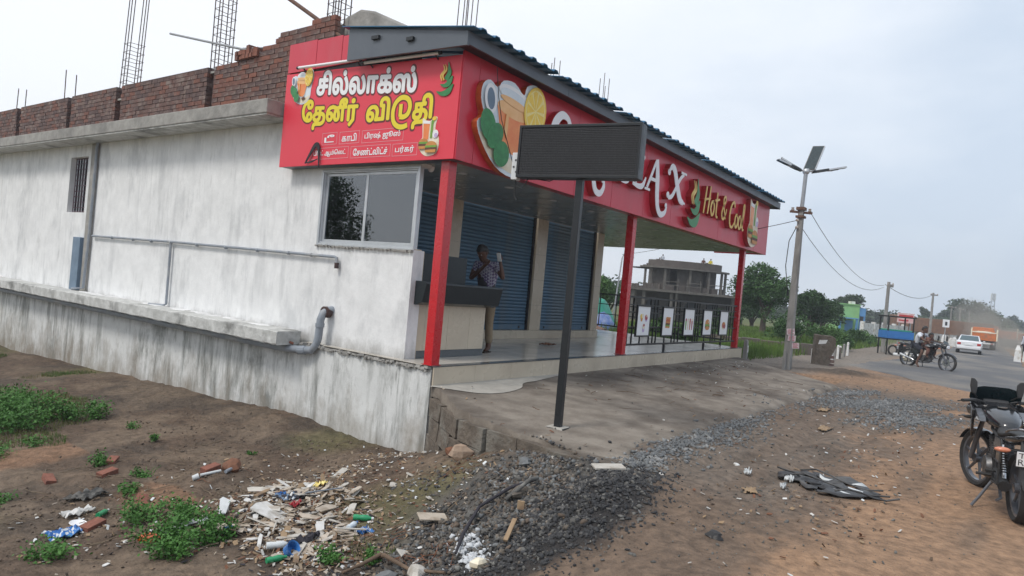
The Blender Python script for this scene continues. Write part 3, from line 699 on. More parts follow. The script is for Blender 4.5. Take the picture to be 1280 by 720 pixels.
# roller shutters: every slat
slat = None
for x0, x1 in ((.89, 3.09), (3.59, 6.31), (6.77, 9.21)):
    sh = part(B().bb(x0+.01, x1-.01, 2.93, 2.95, .2, 2.84), 'roller_shutter', 'dark_metal')
    B().bb(x0, x0+.05, 2.84, 2.93, .191, 2.84).build('guide', 'dark_metal', sh); B().bb(x1-.05, x1, 2.84, 2.93, .191, 2.84).build('guide', 'dark_metal', sh)
    b = B(); P = [(0, 0), (-.012, .01), (-.019, .03), (-.019, .052), (-.010, .068), (0, .072)]; b.loft([[(x, 2.9+p[0], p[1]) for p in P] for x in (x0+.055, x1-.055)])
    me = None
    for k in range(33):
        z = .32+k*.0765
        if me is None: o = b.build('slat', 'shutter_blue', sh, smooth=40); me = o.data
        else: o = link('slat', me, sh)
        o.location = (0, R.uniform(-.004, .004), z); o.rotation_euler = (R.uniform(-.03, .03), 0, 0) if False else (0, 0, 0)
    B().bb(x0+.055, x1-.055, 2.875, 2.91, .195, .318).build('bottom_rail', 'shutter_blue', sh, bevel=.006)
    for xx in (x0+.3, x1-.3): B().lathe((xx, 2.874, .255), (0, -1, 0), [(0, 0), (.028, 0), (.028, .012), (0, .012)], 12).build('lock', 'dark_metal', sh)
# ceiling strips and downlights
cl = part(B().bb(-.06, 14.1, -.13, 2.8, 2.874, 2.90).bb(9.56, 14.1, 2.8, 5.6, 2.874, 2.90), 'ceiling_frame', 'dark_metal')
for i in range(24):
    x0 = -.05+i*.59
    y1 = 2.79 if x0 < 9.2 else 5.55
    B().bb(x0, min(x0+.574, 14.08), -.125, y1, 2.850, 2.8735).build('ceiling_panel', 'ceiling', cl)
for x, y in ((2.23, .65), (3.41, 2.05), (3.65, .68), (4.73, 2.03), (5.07, .68), (6.23, 2.1), (7.57, 2.05), (.95, .6), (6.6, .7), (8.2, .7), (9.0, 2.05)):
    d = B().lathe((x, y, 2.8495), (0, 0, -1), [(.0, .0), (.085, 0), (.085, .006), (.07, .008), (0, .008)], 20).build('downlight', 'alu', cl, smooth=30)
    B().lathe((x, y, 2.8412), (0, 0, -1), [(0, 0), (.068, 0), (0, .001)], 20).build('diffuser', 'print_white', d)
# posts
for x0 in (0.0, 5.68, 12.86):
    p = part(B().bb(x0, x0+.16, .01, .16, .005, 2.849), 'post', 'red_post', bevel=.006)
    B().bb(x0-.02, x0+.18, -.005, .18, .0045, .012).build('foot_plate', 'red_dark', p)
# counter
ct = part(B().bb(.14, 1.93, .715, 1.35, .0, .80), 'counter', 'grout')
for x0, x1 in ((.125, .52), (.524, 1.04), (1.044, 1.56), (1.564, 1.95)): B().bb(x0, x1, .69, .7145, .115, .80).build('panel', 'tile_beige', ct)
B().bb(1.931, 1.95, .72, 1.34, .115, .8).build('panel', 'tile_beige', ct)
B().bb(.125, .29, .665, .689, .8, 1.60).build('panel', 'tile_beige', ct)
B().bb(.125, 1.952, .684, .7145, .002, .112).build('skirting', 'granite_edge', ct)
b = B(); sec = [(.62, .80), (.50, .845), (.44, 1.12), (.46, 1.15), (1.4, 1.15), (1.4, .80)]
b.loft([[(x, y, z) for y, z in sec] for x in (.22, 2.05)]); b.build('worktop', 'granite', ct, bevel=.006)
B().bb(.30, 1.50, .80, .83, 1.151, 1.57).build('back_board', 'granite', ct, bevel=.004)
# small camera dome beside the window
part(B().lathe((.42, .75, 2.849), (0, 0, -1), [(0, 0), (.05, 0), (.05, .03), (.04, .06), (.02, .078), (0, .08)], 14), 'camera_dome', 'print_white', smooth=40)
# red cladding of the side return above and beside the banner
for (y0, y1, z0, z1) in ((3.0, 3.72, 4.40, 4.88), (2.37, 2.99, 4.40, 4.86), (1.80, 2.36, 4.40, 4.84)):
    part(B().bb(-.115, -.09, y0, y1, z0, z1), 'cladding_panel', 'red_panel', bevel=.003)
part(B().bb(-.088, .3, 1.82, 3.70, 3.93, 4.86), 'cladding_core', 'dark_metal')
part(B().bb(-.09, .118, -.13, 3.70, 2.83, 2.849), 'return_soffit', 'grey_trim')
# canopy: grey barge board, eaves board, corrugated blue roofing
b = B()
sec = [(-.42, 4.25), (1.95, 4.33), (1.95, 4.82), (-.42, 4.44)]
b.loft([[(x, y, z) for y, z in sec] for x in (-.34, -.30)]); part(b, 'barge_board', 'grey_trim', bevel=.004)
b = B(); b.loft([[(x, y, z) for y, z in sec] for x in (14.48, 14.52)]); part(b, 'barge_board', 'grey_trim', bevel=.004)
for i in range(6):
    x0 = -.30+i*2.463; part(B().bb(x0, x0+2.460, -.42, -.385, 4.27, 4.44), 'eaves_board', 'grey_trim', bevel=.003)
part(B().bb(-.299, 14.47, -.384, -.16, 4.30, 4.32), 'eaves_soffit', 'dark_metal')
def corrugated(x0, x1, y0, y1, z0, z1, pitch=.29, h=.034, y_cut=None):
    xs = []; n = int((x1-x0)/pitch)
    for i in range(n+1):
        a = x0+i*pitch; xs += [(a, 0), (a+pitch*.50, 0), (a+pitch*.60, h), (a+pitch*.86, h), (a+pitch*.96, 0)]
    top = [(x, z) for x, z in xs if x <= x1]; V = []; F = []
    for (y, zb) in ((y0, z0), (y1, z1)):
        for x, z in top: V.append((x, y, zb+z+.012))
    for (y, zb) in ((y0, z0), (y1, z1)):
        for x, z in top: V.append((x, y, zb+z))
    m = len(top)
    for i in range(m-1):
        F += [(i, i+1, m+i+1, m+i), (2*m+i, 3*m+i, 3*m+i+1, 2*m+i+1), (i, 2*m+i, 2*m+i+1, i+1), (m+i, m+i+1, 3*m+i+1, 3*m+i)]
    F += [(0, m, 3*m, 2*m), (m-1, 3*m-1, 4*m-1, 2*m-1)]
    return B().add(V, F)
for i in range(7):
    x0 = -.40+i*2.14
    part(corrugated(x0, x0+2.15, -.56, 2.05, 4.447+(i % 2)*.0015, 4.835+(i % 2)*.0015), 'roof_sheet', 'blue_roof')
part(B().bb(-.38, -.345, .55, .68, 4.44, 4.49), 'purlin_end', 'dark_metal'); part(B().bb(-.38, -.345, 1.25, 1.4, 4.56, 4.61), 'purlin_end', 'dark_metal')
# ---- brick parapet: bays with sunk columns between
bays = [(2.85, 6.36, 0), (6.62, 10.22, 1), (10.48, 12.88, 2), (13.12, 16.25, 3), (16.5, 19.9, 4)]
BL, BH, BD = .235, .078, .115
bricks = []; 
proto = {}
for mname in ('brick_a', 'brick_b', 'brick_c', 'brick_d'):
    q = B().box((0, 0, 0), (BD, BL, BH)); me = bpy.data.meshes.new('brick'); me.from_pydata(q.v, [], q.f); me.materials.append(MATS[mname]); proto[mname] = me
used_bricks = 0
def lay(parent, x, ya, yb, zb, rows_fn, stuff=None):
    """lay brick courses in a wall face at x; rows_fn(y)-> number of courses"""
    global used_bricks
    r = 0; maxr = max(rows_fn(ya+k*(yb-ya)/20) for k in range(21))
    for r in range(maxr):
        y = ya-(.12 if r % 2 else 0)
        while y < yb-.03:
            y0 = max(y, ya); y1 = min(y+BL, yb); y += BL+.012
            if y1-y0 < .05 or rows_fn((y0+y1)/2) <= r or (y1 < 3.76 and r < 10): continue
            z = zb+r*(BH+.0105)+BH/2; xx = x+R.uniform(-.006, .006); sc = (y1-y0)/BL
            mt = R.choices(('brick_a', 'brick_b', 'brick_c', 'brick_d'), (3, 4, 1, 3))[0]
            if stuff is None and used_bricks < 296:
                o = link('brick', proto[mt], parent); o.location = (xx, (y0+y1)/2, z); o.scale = (1, sc, 1); o.rotation_euler = (R.uniform(-.02, .02), 0, R.uniform(-.03, .03)); used_bricks += 1
            else: stuff.append((xx, (y0+y1)/2, z, sc))
def rows0(y): # broken top of the first bay
    return int(np.interp(y, [2.8, 3.5, 3.51, 4.25, 4.26, 4.55, 4.56, 4.8, 4.81, 5.0, 5.01, 6.36], [16, 16, 15, 15, 14, 14, 13, 13, 12, 12, 11, 11]))
ROWS = [rows0, lambda y: 11, lambda y: 11, lambda y: 11, lambda y: 11]
stuff = []
for (ya, yb, k) in bays:
    top = 3.925+11*(BH+.0105)
    wl = part(B().bb(.14, .245, ya+.01, yb-.01, 3.921, top-.01), 'parapet_bay', 'mortar')
    if k == 0: lay(wl, .135, ya, yb, 3.926, ROWS[0], None)
    elif k == 1: lay(wl, .135, ya, yb, 3.926, ROWS[1], stuff)
    else: lay(wl, .135, ya, yb, 3.926, ROWS[k], stuff)
    if k > 0: B().bb(.085, .25, ya, yb, top+.001, top+.008).build('mortar_cap', 'mortar', wl)
b = B()
for (x, y, z, sc) in stuff: b.mi = R.choice((0, 0, 1, 1, 2)); b.box((x, y, z), (BD, BL*sc, BH))
b.build('far_bricks', ['brick_b', 'brick_d', 'brick_a'], shop, kind='stuff')
part(B().bb(.16, .3, 2.87, 4.5, 4.9, 5.22), 'parapet_core', 'mortar')
for i, (ya, yb) in enumerate(((6.36, 6.62), (10.22, 10.48), (12.88, 13.12), (16.25, 16.5))):
    part(B().bb(.20, .3, ya-.005, yb+.005, 3.921, 4.88), 'column_recess', 'brick_d')
# further walls of the roof parapet behind
b = B(); b.bb(.4, 9.4, 19.6, 19.8, 3.921, 4.85).bb(9.2, 9.4, 3, 19.6, 3.921, 4.6); part(b, 'rear_parapet', 'brick_far')
# loose bricks on the wall head
for (y, z, n_) in ((5.30, 4.905, 3), (5.52, 4.905, 2), (5.05, 4.905, 2)):
    for j in range(n_):
        for i in range(2 if j < 2 else 1):
            o = link('loose_brick', proto[R.choice(('brick_c', 'brick_c', 'brick_a'))], shop); o.location = (.15+R.uniform(-.02, .02), y+i*.12-.06, z+.04+j*.081); o.rotation_euler = (0, 0, 1.57+R.uniform(-.3, .3))
# rebar cages of the unfinished columns
def rebar(x, y, z0, z1, w_=.2, n=6, ties=(0, 1), lean=(0, 0), short=()):
    rc = part(B().box((x, y, z0+.02), (w_+.06, w_+.06, .04)), 'rebar_cage', 'concrete')
    pos = [(-1, -1), (1, -1), (1, 1), (-1, 1), (-1, 0), (1, 0), (0, -1), (0, 1)][:n]
    for k, (a, c) in enumerate(pos):
        top = z1-R.uniform(0, .12)*(z1-z0) if k not in short else z0+(z1-z0)*.6; jx, jy = R.uniform(-.02, .02), R.uniform(-.02, .02)
        B().tube([(x+a*w_/2, y+c*w_/2, z0), (x+a*w_/2+lean[0]*(top-z0)+jx, y+c*w_/2+lean[1]*(top-z0)+jy, top)], .010, 6).build('bar', 'rust', rc)
    z = z0+ties[0]*(z1-z0)+.1
    while z < z0+ties[1]*(z1-z0):
        lx, ly = lean[0]*(z-z0), lean[1]*(z-z0); h = w_/2+.012; jz = R.uniform(-.02, .02)
        B().tube([(x+lx-h, y+ly-h, z), (x+lx+h, y+ly-h, z+jz), (x+lx+h, y+ly+h, z), (x+lx-h, y+ly+h, z+jz), (x+lx-h, y+ly-h, z)], .006, 4).build('tie', 'rust', rc); z += .17
rebar(.3, 10.36, 4.6, 8.0, .30, 6, (0, .40), (.0, -.06))
rebar(.3, 6.55, 4.8, 7.4, .27, 6, (0, 1), (0, .0))
rebar(.3, 3.05, 4.3, 6.9, .26, 8, (0, 1))
rebar(3.4, 3.0, 4.6, 7.3, .26, 6, (0, .62))
rebar(6.6, 3.0, 4.4, 6.9, .28, 3, (0, .2))
rebar(9.3, 3.0, 4.4, 7.2, .30, 5, (0, .2), short=(1,))
for y, z in ((13.95, 5.75), (13.3, 5.55), (17.3, 5.6), (16.65, 5.5)): part(B().tube([(.3, y, 4.7), (.3+R.uniform(-.02, .02), y, z)], .012, 6), 'starter_bar', 'rust')
# lump of cement and leaning batten above the sign
b = B().box((.5, 2.75, 5.1), (.5, 1.0, .62)); 
part(B().loft([[(x, y, z) for y, z in ((3.1, 4.5), (3.1, 5.28), (2.98, 5.42), (2.62, 5.50), (2.3, 5.42), (1.5, 5.06), (1.5, 4.5))] for x in (.38, .8)]), 'cement_block', 'concrete', bevel=.04)
part(B().tube([(.1, 4.32, 5.90), (.12, 3.5, 5.42), (.14, 2.72, 4.95)], .035, 8), 'leaning_batten', 'rusty_bar')
part(B().tube([(.1, 8.27, 5.81), (.1, 4.75, 4.93)], .022, 8), 'conduit', 'galv')
part(B().tube([(.1, 5.6, 4.75), (.1, 5.57, 5.10), (.1, 5.5, 5.13), (.1, 4.70, 5.04)], .018, 8), 'conduit', 'galv')
# plumbing on the side wall
b = B(); b.tube([(.06, 11.02, 1.47), (.06, 7.4, 1.46), (.06, 4, 1.42), (.06, 2.32, 1.40), (.06, 2.26, 1.385), (.06, 2.25, 1.27)], .024, 8)
pp = part(b, 'water_pipe', 'pvc', smooth=40)
for y in (10, 9, 8.2, 7.4, 6.4, 5.4, 4.4, 3.5, 2.9): B().tube([(.06, y-.02, 1.40+(y-2.3)*.008), (.06, y+.02, 1.40+(y-2.3)*.008)], .034, 8).build('clip', 'pvc', pp)
B().tube([(.06, 2.25, 1.31), (.06, 2.25, 1.22)], .036, 10).build('tap_end', 'rust', pp)
part(B().tube([(.06, 7.40, 1.45), (.06, 7.38, .2), (.02, 7.42, .17), (-.1, 7.75, .166)], .026, 8), 'drop_pipe', 'pvc', smooth=40)
part(B().tube([(.05, 11.14, 3.66), (.05, 11.16, 1.55), (.03, 11.18, .24), (-.08, 11.5, .19)], .032, 8), 'rain_pipe', 'pvc', smooth=40)
b = B().tube([(-.22, 18, -.15), (-.22, 9.0, -.14), (-.2, 3.1, -.13), (-.12, 2.72, -.12), (-.08, 2.5, -.10), (-.06, 2.42, .0), (-.05, 2.40, .10), (-.05, 2.38, .40), (-.03, 2.36, .50), (.05, 2.34, .55), (.13, 2.33, .56)], .062, 12)
wp = part(b, 'waste_pipe', 'pvc', smooth=50)
for pa, pb in (((-.05, 2.385, .28), (-.05, 2.385, .34)), ((-.10, 2.62, -.115), (-.14, 2.74, -.125)), ((-.2, 9.0, -.14), (-.2, 9.1, -.14)), ((-.2, 5.5, -.135), (-.2, 5.6, -.135))): B().tube([pa, pb], .072, 12).build('coupling', 'pvc', wp)
part(B().lathe((-.02, 2.36, .52), (1, 0, 0), [(0, 0), (.09, 0), (.09, .11), (0, .11)], 14), 'pipe_hole', 'rust')
part(B().tube([(-.2, 2.95, .0), (-.2, 2.9, -.02), (-.16, 2.86, -.04)], .02, 6), 'stub_pipe', 'brick_c')

# ---- terrace railings
def rail_front():
    t = thing('terrace_railing', 'black steel railing carrying five framed menu boards at the front of the terrace', 'railing', (5.9, .08, 0))
    def H_(x0, x1, z, s=.025): B().bb(x0-5.9, x1-5.9, -s/2, s/2, z-s/2, z+s/2).build('rail', 'black_steel', t)
    def V_(x, z0, z1, s=.026): B().bb(x-5.9-s/2, x-5.9+s/2, -s/2+.0015, s/2+.0015, z0, z1).build('bar', 'black_steel', t)
    H_(5.86, 12.85, 1.20, .04); H_(5.86, 12.85, .19, .04); H_(5.86, 12.85, .88); H_(5.86, 12.85, .56); H_(5.86, 12.85, 1.04, .02)
    for x in (5.98, 6.2, 7.05, 7.25, 7.42, 8.32, 8.5, 8.7, 9.65, 9.82, 9.98, 10.92, 11.08, 11.25, 12.2, 12.42, 12.65): V_(x, .21, 1.18)
    for x in (6.6, 7.9, 9.2, 10.45, 11.75): V_(x, .21, .36); 
    for x in (7.92, 10.45): V_(x, 0.004, .17, .045)
    return t
rail_front()
boards = [(6.28, 6.96, 'ice', 'upright framed menu board with ice cream and berry cups, nearest the middle red post'), (7.60, 8.23, 'sandwich', 'framed menu board showing one stacked sandwich, second from the middle post'),
          (8.87, 9.55, 'shake', 'framed menu board with a row of four tall drinks, middle one of the five'), (10.13, 10.80, 'burger', 'framed menu board showing a brown burger, fourth from the middle post'), (11.38, 12.06, 'chicken', 'framed menu board with red fried chicken, beside the far red post')]
for x0, x1, kind, lab in boards:
    t = thing('menu_board', lab, 'menu board', ((x0+x1)/2, .04, .36), group='framed menu boards hung on the terrace railing'); w_ = (x1-x0)/2
    B().bb(-w_, w_, -.02, .02, 0, .03).bb(-w_, w_, -.02, .02, .65, .68).bb(-w_, -w_+.03, -.02, .02, .03, .65).bb(w_-.03, w_, -.02, .02, .03, .65).build('frame', 'black_steel', t)
    B().bb(-w_+.031, w_-.031, -.008, .012, .031, .649).build('panel', 'print_white', t)
    def disc(cx, cz, rx, rz, mat, d=0, n=14):
        b = B(); f = lambda u, v, dd: (u, -.0095-dd, v); b.prism([(cx+rx*cos(2*pi*k/n), cz+rz*sin(2*pi*k/n)) for k in range(n)], f, d, d+.0015); b.build('picture', mat, t)
    def poly(P, mat, d=0): b = B(); b.prism(P, lambda u, v, dd: (u, -.0095-dd, v), d, d+.0015); b.build('picture', mat, t)
    if kind == 'ice':
        poly([(-.13, .33), (-.07, .33), (-.04, .42), (-.17, .42)], 'bun'); disc(-.12, .44, .06, .05, 'lemon', .002); disc(-.07, .45, .045, .05, 'cream', .004)
        poly([(.09, .33), (.17, .33), (.19, .40), (.06, .40)], 'lilac'); disc(.12, .42, .07, .06, 'berry', .002); disc(.14, .45, .03, .03, 'cream', .004)
        poly([(-.02, .10), (.07, .10), (.08, .2), (-.04, .2)], 'lilac'); disc(.02, .22, .06, .06, 'cream', .002); disc(.03, .25, .04, .03, 'berry', .004)
    elif kind == 'sandwich':
        for k, (m, zz) in enumerate((('bun', .20), ('salad', .24), ('patty', .27), ('bun', .31), ('sauce', .35), ('bun', .40))): poly([(-.13, zz), (.11, zz-.01), (.13, zz+.04), (-.11, zz+.05)], m, .002*k)
    elif kind == 'shake':
        for k, m in enumerate(('salad', 'cream', 'sauce', 'berry')): x = -.2+k*.13; poly([(x-.02, .15), (x+.02, .15), (x+.04, .38), (x-.04, .38)], m); disc(x, .40, .04, .035, 'cream' if k % 2 else 'berry', .002)
    elif kind == 'burger':
        disc(0, .33, .15, .10, 'bun'); poly([(-.16, .25), (.16, .25), (.16, .30), (-.16, .30)], 'salad', .002); poly([(-.15, .20), (.15, .20), (.16, .25), (-.16, .25)], 'patty', .004); disc(0, .2, .14, .05, 'bun', .006); disc(.05, .36, .03, .02, 'cream', .008)
    else:
        disc(0, .27, .15, .11, 'cream'); disc(-.04, .29, .09, .08, 'sauce', .002); disc(.06, .26, .08, .07, 'berry', .004); disc(.02, .33, .06, .04, 'bun', .006)
t = thing('terrace_side_railing', 'black steel railing with a small solid panel on the far side edge of the terrace', 'railing', (12.95, 3, 0))
B().bb(-.02, .02, -2.6, 2.8, 1.19, 1.23).build('rail', 'black_steel', t); B().bb(-.02, .02, -2.6, 2.8, .17, .21).build('rail', 'black_steel', t)
B().bb(-.012, .012, -2.6, 2.8, .87, .895).build('rail', 'black_steel', t); B().bb(-.012, .012, -2.6, 2.8, .55, .575).build('rail', 'black_steel', t)
for y in np.arange(-2.6, 2.9, .6): B().bb(-.014, .014, y-.013, y+.013, .2, 1.2).build('bar', 'black_steel', t)
B().bb(-.018, .018, 1.95, 2.45, .36, 1.02).build('panel', 'dark_metal', t)
for y in (-2.5, 0, 2.6): B().bb(-.02, .02, y-.02, y+.02, 0.004, .17).build('bar', 'black_steel', t)
# ------------------------------------------------------------------ fascia sign (front) and banner (side)
fs = thing('fascia_sign', 'long red fascia sign over the porch with raised white lettering, tea cup and gold script', 'shop sign', (7, -.17, 2.83))
def fx(u, v, d): return (u-7, -d, v-2.83)       # u = X, v = Z, d = distance out of the face
B().bb(-7.08, 7.28, .032, .06, .01, 1.36).build('backing', 'dark_metal', fs)
J = [-.10, .26, 1.63, 2.98, 4.32, 5.68, 7.06, 8.48, 10.05, 11.6, 13.1, 14.3]
for a, c in zip(J[:-1], J[1:]):
    B().bb(a-7+.004, c-7-.004, 0, .03, 0, 1.468).build('panel', 'red_panel', fs, bevel=.003)
B().bb(-7.1, 7.3, .031, .2, .002, .018).build('bottom_return', 'red_dark', fs)
B().bb(7.3, 7.33, 0, 1.6, 0, 1.465).build('end_panel', 'red_panel', fs)
class Layer:
    """flat pieces standing on a body that stands off the panel"""
    def __init__(s, root, fn, base, thick): s.r = root; s.fn = fn; s.d0 = base; s.t = thick; s.k = 0
    def body(s, poly, side, face, name='backing'):
        b = B(); b.prism(poly, s.fn, s.d0, s.d0+s.t); o = b.build(name, side, s.r)
        b = B(); b.prism(poly, s.fn, s.d0+s.t+.0005, s.d0+s.t+.004); b.build('face', face, o); s.cur = o; s.z = s.d0+s.t+.0045; return o
    def flat(s, poly, mat, name='print', lift=.0022):
        b = B(); b.prism(poly, s.fn, s.z, s.z+.002); b.build(name, mat, s.cur); s.z += lift
    def ell(s, cx, cz, rx, rz, mat, a0=0, a1=2*pi, rot=0, name='print', n=22):
        P = []
        for k in range(n+(0 if a1-a0 > 6.28 else 1)):
            t = a0+(a1-a0)*k/n; x, z = rx*cos(t), rz*sin(t); P.append((cx+x*cos(rot)-z*sin(rot), cz+x*sin(rot)+z*cos(rot)))
        s.flat(P, mat, name)
def stroke_poly(pts, ws, k=6):
    """closed outline of a brush stroke through pts with widths ws"""
    Q = catmull([(p[0], p[1], w_) for p, w_ in zip(pts, ws)], k); Lf, Rt = [], []
    for i, (x, y, w_) in enumerate(Q):
        a = Q[max(i-1, 0)]; c = Q[min(i+1, len(Q)-1)]; dx, dy = c[0]-a[0], c[1]-a[1]; l = hypot(dx, dy) or 1; nx_, ny_ = -dy/l, dx/l
        Lf.append((x+nx_*w_/2, y+ny_*w_/2)); Rt.append((x-nx_*w_/2, y-ny_*w_/2))
    return Lf, Rt
def stroke3(fn, pts, ws, d0, d1, b, k=6):
    Lf, Rt = stroke_poly(pts, ws, k); n = len(Lf); V = [fn(*p, d1) for p in Lf]+[fn(*p, d1) for p in Rt]+[fn(*p, d0) for p in Lf]+[fn(*p, d0) for p in Rt]; Fc = []
    for i in range(n-1): Fc += [(i, n+i, n+i+1, i+1), (2*n+i, i, i+1, 2*n+i+1), (n+i, 3*n+i, 3*n+i+1, n+i+1)]
    Fc += [(0, 2*n, 3*n, n), (n-1, 2*n-1, 4*n-1, 3*n-1)]; b.add(V, Fc)
def letter(root, fn, strokes, d0, d1, side, face, name='letter', dots=()):
    b = B(); g = B(); 
    for i, (pts, ws) in enumerate(strokes):
        stroke3(fn, pts, ws, d0, d1+i*.0012, b); stroke3(fn, pts, ws, d1+.0008+i*.0012+.006, d1+.008+i*.0012+.006, g)
    for i, (x, z, r) in enumerate(dots):
        P = [(x+r*cos(2*pi*k/14), z+r*sin(2*pi*k/14)) for k in range(14)]; b.prism(P, fn, d0, d1-.002-i*.001); g.prism(P, fn, d1-.001+i*.0008, d1+.0052+i*.0008)
    o = b.build(name, side, root); g.build('face', face, o); return o
D0, D1 = .002, .12
W_ = .15
# C
letter(fs, fx, [([(2.50, 3.86), (2.40, 3.98), (2.22, 4.00), (2.06, 3.86), (2.0, 3.66), (2.05, 3.46), (2.2, 3.34), (2.38, 3.34), (2.52, 3.44)], [.10, .10, .13, .16, .17, .16, .13, .10, .06])], D0, D1, 'red_dark', 'letter_white', dots=((2.49, 3.86, .085),))
# H with a long swash
letter(fs, fx, [([(2.88, 3.92), (2.98, 3.97), (3.0, 3.7), (2.98, 3.42), (2.9, 3.36)], [.06, .14, .15, .15, .10]), ([(3.46, 3.98), (3.40, 3.7), (3.40, 3.40), (3.40, 3.14), (3.50, 2.99), (3.66, 2.98), (3.76, 3.10), (3.75, 3.22)], [.14, .14, .14, .13, .12, .11, .09, .05]), ([(3.0, 3.68), (3.2, 3.70), (3.4, 3.68)], [.08, .08, .08])], D0, D1, 'red_dark', 'letter_white', dots=((3.74, 3.22, .055),))
# I
letter(fs, fx, [([(3.95, 3.95), (3.96, 3.7), (3.95, 3.42)], [.15, .14, .15]), ([(3.84, 3.97), (4.06, 3.97)], [.05, .05]), ([(3.84, 3.40), (4.06, 3.40)], [.05, .05])], D0, D1, 'red_dark', 'letter_white')
for x in (4.28, 4.92):   # L L
    letter(fs, fx, [([(x+.05, 3.98), (x+.08, 3.72), (x+.05, 3.42)], [.15, .14, .14]), ([(x-.04, 3.98), (x+(.2 if x < 4.5 else .36), 3.98)], [.05, .05]), ([(x-.05, 3.38), (x+.2, 3.36), (x+.38, 3.40), (x+.50, 3.58)], [.06, .10, .11, .04])], D0, D1, 'red_dark', 'letter_white', dots=((x+.36, 3.95, .05),) if x > 4.5 else ())
# A with a tail
letter(fs, fx, [([(5.50, 3.40), (5.66, 3.66), (5.84, 3.98)], [.07, .08, .07]), ([(5.88, 4.03), (5.95, 3.7), (6.00, 3.34), (6.08, 3.08), (6.24, 2.96), (6.44, 3.02), (6.52, 3.16)], [.12, .17, .17, .15, .13, .10, .05]), ([(5.66, 3.60), (5.95, 3.60)], [.07, .07]), ([(5.40, 3.37), (5.64, 3.37)], [.05, .05])], D0, D1, 'red_dark', 'letter_white', dots=((6.50, 3.18, .055),))
# X
letter(fs, fx, [([(6.52, 3.92), (6.64, 4.03), (6.80, 3.96), (6.98, 3.68), (7.18, 3.42), (7.38, 3.36)], [.05, .13, .17, .18, .17, .09]), ([(7.30, 3.98), (7.12, 3.86), (6.92, 3.62), (6.74, 3.42), (6.56, 3.36)], [.07, .09, .09, .10, .08]), ([(7.14, 4.0), (7.44, 4.0)], [.05, .05]), ([(7.18, 3.36), (7.46, 3.36)], [.05, .05])], D0, D1, 'red_dark', 'letter_white', dots=((6.53, 3.90, .07), (6.55, 3.42, .07)))
def steam_logo(root, fn, cx, cz, s, d0, d1, side):
    L_ = lambda P: [(cx+x*s, cz+z*s) for x, z in P]
    letter(root, fn, [(L_([(-.36, -.50), (-.1, -.60), (.2, -.55), (.42, -.30)]), [.03*s, .16*s, .24*s, .04*s]), (L_([(-.2, -.26), (.02, -.32), (.22, -.24), (.36, 0)]), [.03*s, .14*s, .22*s, .05*s]), (L_([(.06, -.12), (.2, .12), (.16, .34), (.12, .52)]), [.22*s, .20*s, .09*s, .02*s])], d0, d1, side, 'logo_green', 'emblem')
    letter(root, fn, [(L_([(-.12+i*.1, -.14), (-.20+i*.1, .06), (-.04+i*.1, .24), (-.12+i*.1, .44)]), [.03*s, .07*s, .07*s, .02*s]) for i in range(2)], d0, d1+.004, side, 'gold', 'emblem')
steam_logo(fs, fx, 8.02, 3.56, .92, D0, D1, 'red_dark')
# Hot & Cool, gold script on red bodies
GS = {'H': [([(0, 0), (.05, .3), (.10, .62)], [.06, .07, .06]), ([(.24, .02), (.29, .3), (.33, .66)], [.06, .07, .05]), ([(.0, .30), (.15, .34), (.36, .38)], [.05, .05, .04])],
      'o': [([(.18, .34), (.06, .30), (.02, .14), (.10, .02), (.20, .08), (.22, .24), (.14, .34)], [.06, .07, .07, .06, .07, .06, .05])],
      't': [([(.10, .60), (.08, .3), (.10, .06), (.2, .03)], [.05, .07, .06, .04]), ([(-.02, .40), (.10, .42), (.26, .46)], [.05, .05, .04])],
      '&': [([(.30, .05), (.14, .34), (.12, .52), (.22, .58), (.24, .46), (.08, .28), (.04, .12), (.14, .03), (.28, .14), (.34, .3)], [.05, .06, .06, .05, .05, .06, .06, .06, .05, .04])],
      'C': [([(.36, .52), (.28, .64), (.12, .54), (.03, .28), (.10, .05), (.26, .02), (.38, .14)], [.06, .06, .07, .08, .07, .06, .04])],
      'l': [([(.02, .06), (.12, .34), (.16, .62), (.08, .64), (.07, .3), (.10, .04), (.20, .04)], [.04, .06, .06, .05, .06, .06, .04])]}
for ch, x, z in (('H', 8.62, 3.32), ('o', 9.06, 3.33), ('t', 9.36, 3.31), ('&', 9.82, 3.32), ('C', 10.42, 3.22), ('o', 10.86, 3.25), ('o', 11.14, 3.24), ('l', 11.42, 3.24)):
    letter(fs, fx, [([(x+p[0]*1.08, z+p[1]*1.05) for p in P], [q*1.1 for q in ws]) for P, ws in GS[ch]], D0, D1, 'red_dark', 'gold')
